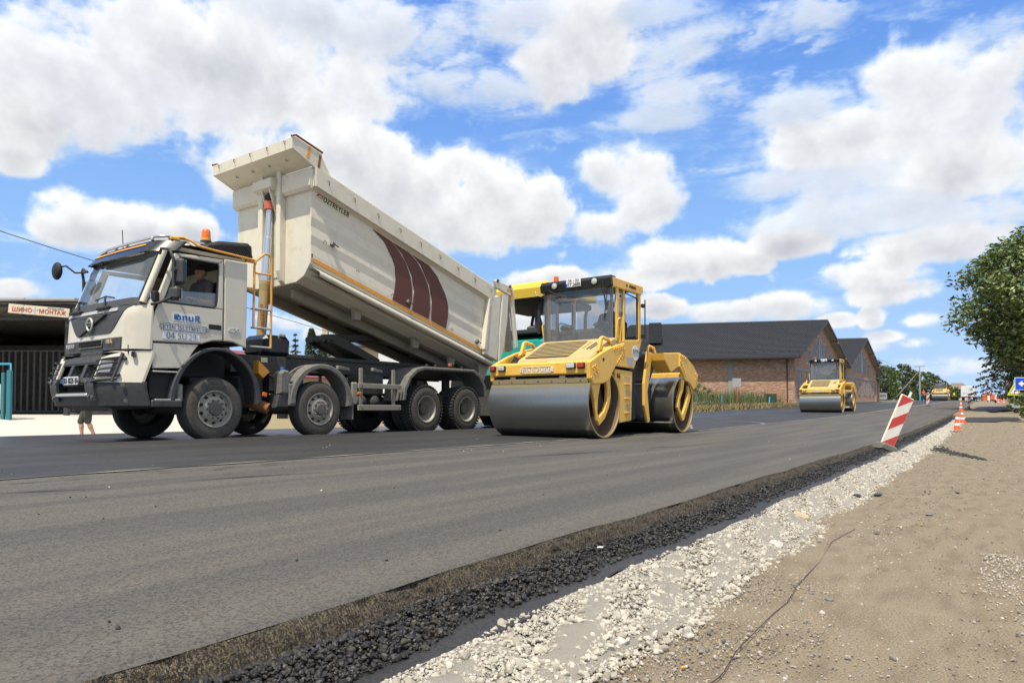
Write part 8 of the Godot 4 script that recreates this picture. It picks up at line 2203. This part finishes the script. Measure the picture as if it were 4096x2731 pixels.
	for k in 5:
		var a := k * 1.3
		var d := V(cos(a), 0, sin(a))
		var p0 := V(cos(a + 2.0), 0, sin(a + 2.0)) * 0.04
		blade.t(p0 - d.cross(Vector3.UP) * 0.012, p0 + d.cross(Vector3.UP) * 0.012, p0 + d * 0.12 + V(0, 0.6, 0), d, d, Vector3.UP)
		blade.t(p0 + d * 0.12 + V(0, 0.6, 0), p0 + d * 0.07 + V(0, 0.45, 0) + d.cross(Vector3.UP) * 0.014, p0 + d * 0.24 + V(0, 0.95, 0), d, d, Vector3.UP)
	var gw := []
	var gd := []
	for i in 5200:
		var x := rng.randf_range(28.0, 71.0)
		var z := -16.6 - 7.0 * rng.randf()
		var k := rng.randf_range(0.6, 1.4) * (1.0 + 0.5 * sin(x * 0.9) * sin(z))
		gw.append(Transform3D(Basis.from_euler(V(rng.randfn() * 0.12, rng.randf() * TAU, 0)).scaled(V(1.6, k, 1.6)), V(x, verge(x, z) - 0.02, z - 0.9)))
	for i in 4200:
		var x := rng.randf_range(24.0, 116.0)
		var z := -16.35 - 1.7 * rng.randf()
		gd.append(Transform3D(Basis.from_euler(V(rng.randfn() * 0.25, rng.randf() * TAU, 0)).scaled(V(1.6, rng.randf_range(0.25, 0.6), 1.6)), V(x, verge(x, z) - 0.02, z)))
	scatter("weeds", "tall green weeds along the foot of the brick wall", "weeds", blade.mesh(), "weed", gw, [Color(0.075, 0.11, 0.03), Color(0.10, 0.13, 0.04), Color(0.06, 0.09, 0.028), Color(0.15, 0.15, 0.06)])
	scatter("dry_grass", "dry straw-coloured grass between the road and the weeds", "grass", blade.mesh(), "weed", gd, [Color(0.34, 0.27, 0.13), Color(0.28, 0.22, 0.10), Color(0.38, 0.32, 0.18), Color(0.16, 0.15, 0.06)])
	tree("elder_shrub", "leafy green shrub in the weeds left of the concrete wall post", V(56.0, verge(56.0, -20.5), -20.8), 1.9, 1.2, 0.1, mid, 1400, 0.09, 22)
	tree("elder_shrub", "leafy green shrub in the weeds behind the roller's rear drum", V(45.5, verge(45.5, -21.3), -21.6), 2.0, 1.1, 0.1, mid, 1400, 0.09, 22)
	# rough grass on the right bank
	var gr := []
	for i in 2200:
		var x := rng.randf_range(33.0, 110.0)
		var z := 0.9 + 4.5 * rng.randf()
		if x < 50.0 and z < 1.4: continue
		gr.append(Transform3D(Basis.from_euler(V(rng.randfn() * 0.25, rng.randf() * TAU, 0)).scaled(V(1.4, rng.randf_range(0.25, 0.7), 1.4)), V(x, rise(x) - 0.28 + clampf((z - edge(x) - 2.6) / 3.0, 0.0, 1.0) * 0.45, z)))
	scatter("bank_grass", "rough green grass on the bank behind the road signs", "grass", blade.mesh(), "weed", gr, [Color(0.075, 0.11, 0.03), Color(0.10, 0.13, 0.04), Color(0.22, 0.19, 0.09)])

func _ready() -> void:
	font.font_names = PackedStringArray(["Droid Sans"])
	font_bold.font_names = font.font_names
	font_bold.font_weight = 700
	lights_and_camera()
	ground_materials()
	vehicle_materials()
	setting_materials()
	make_ground()
	background()
	make_truck()
	var R := make_roller()
	copy(R, V(44.6, rise(43.0) + 0.02, -8.4), 0.0, "yellow tandem road roller alone on the dark lane before the brick building").rotation.z = 0.015
	copy(R, V(130.5, rise(128.0) + 0.03, -7.7), 0.0, "far yellow tandem road roller on the road crest beside the utility poles").rotation.z = 0.017
	make_people()
	street_things()
	plants()
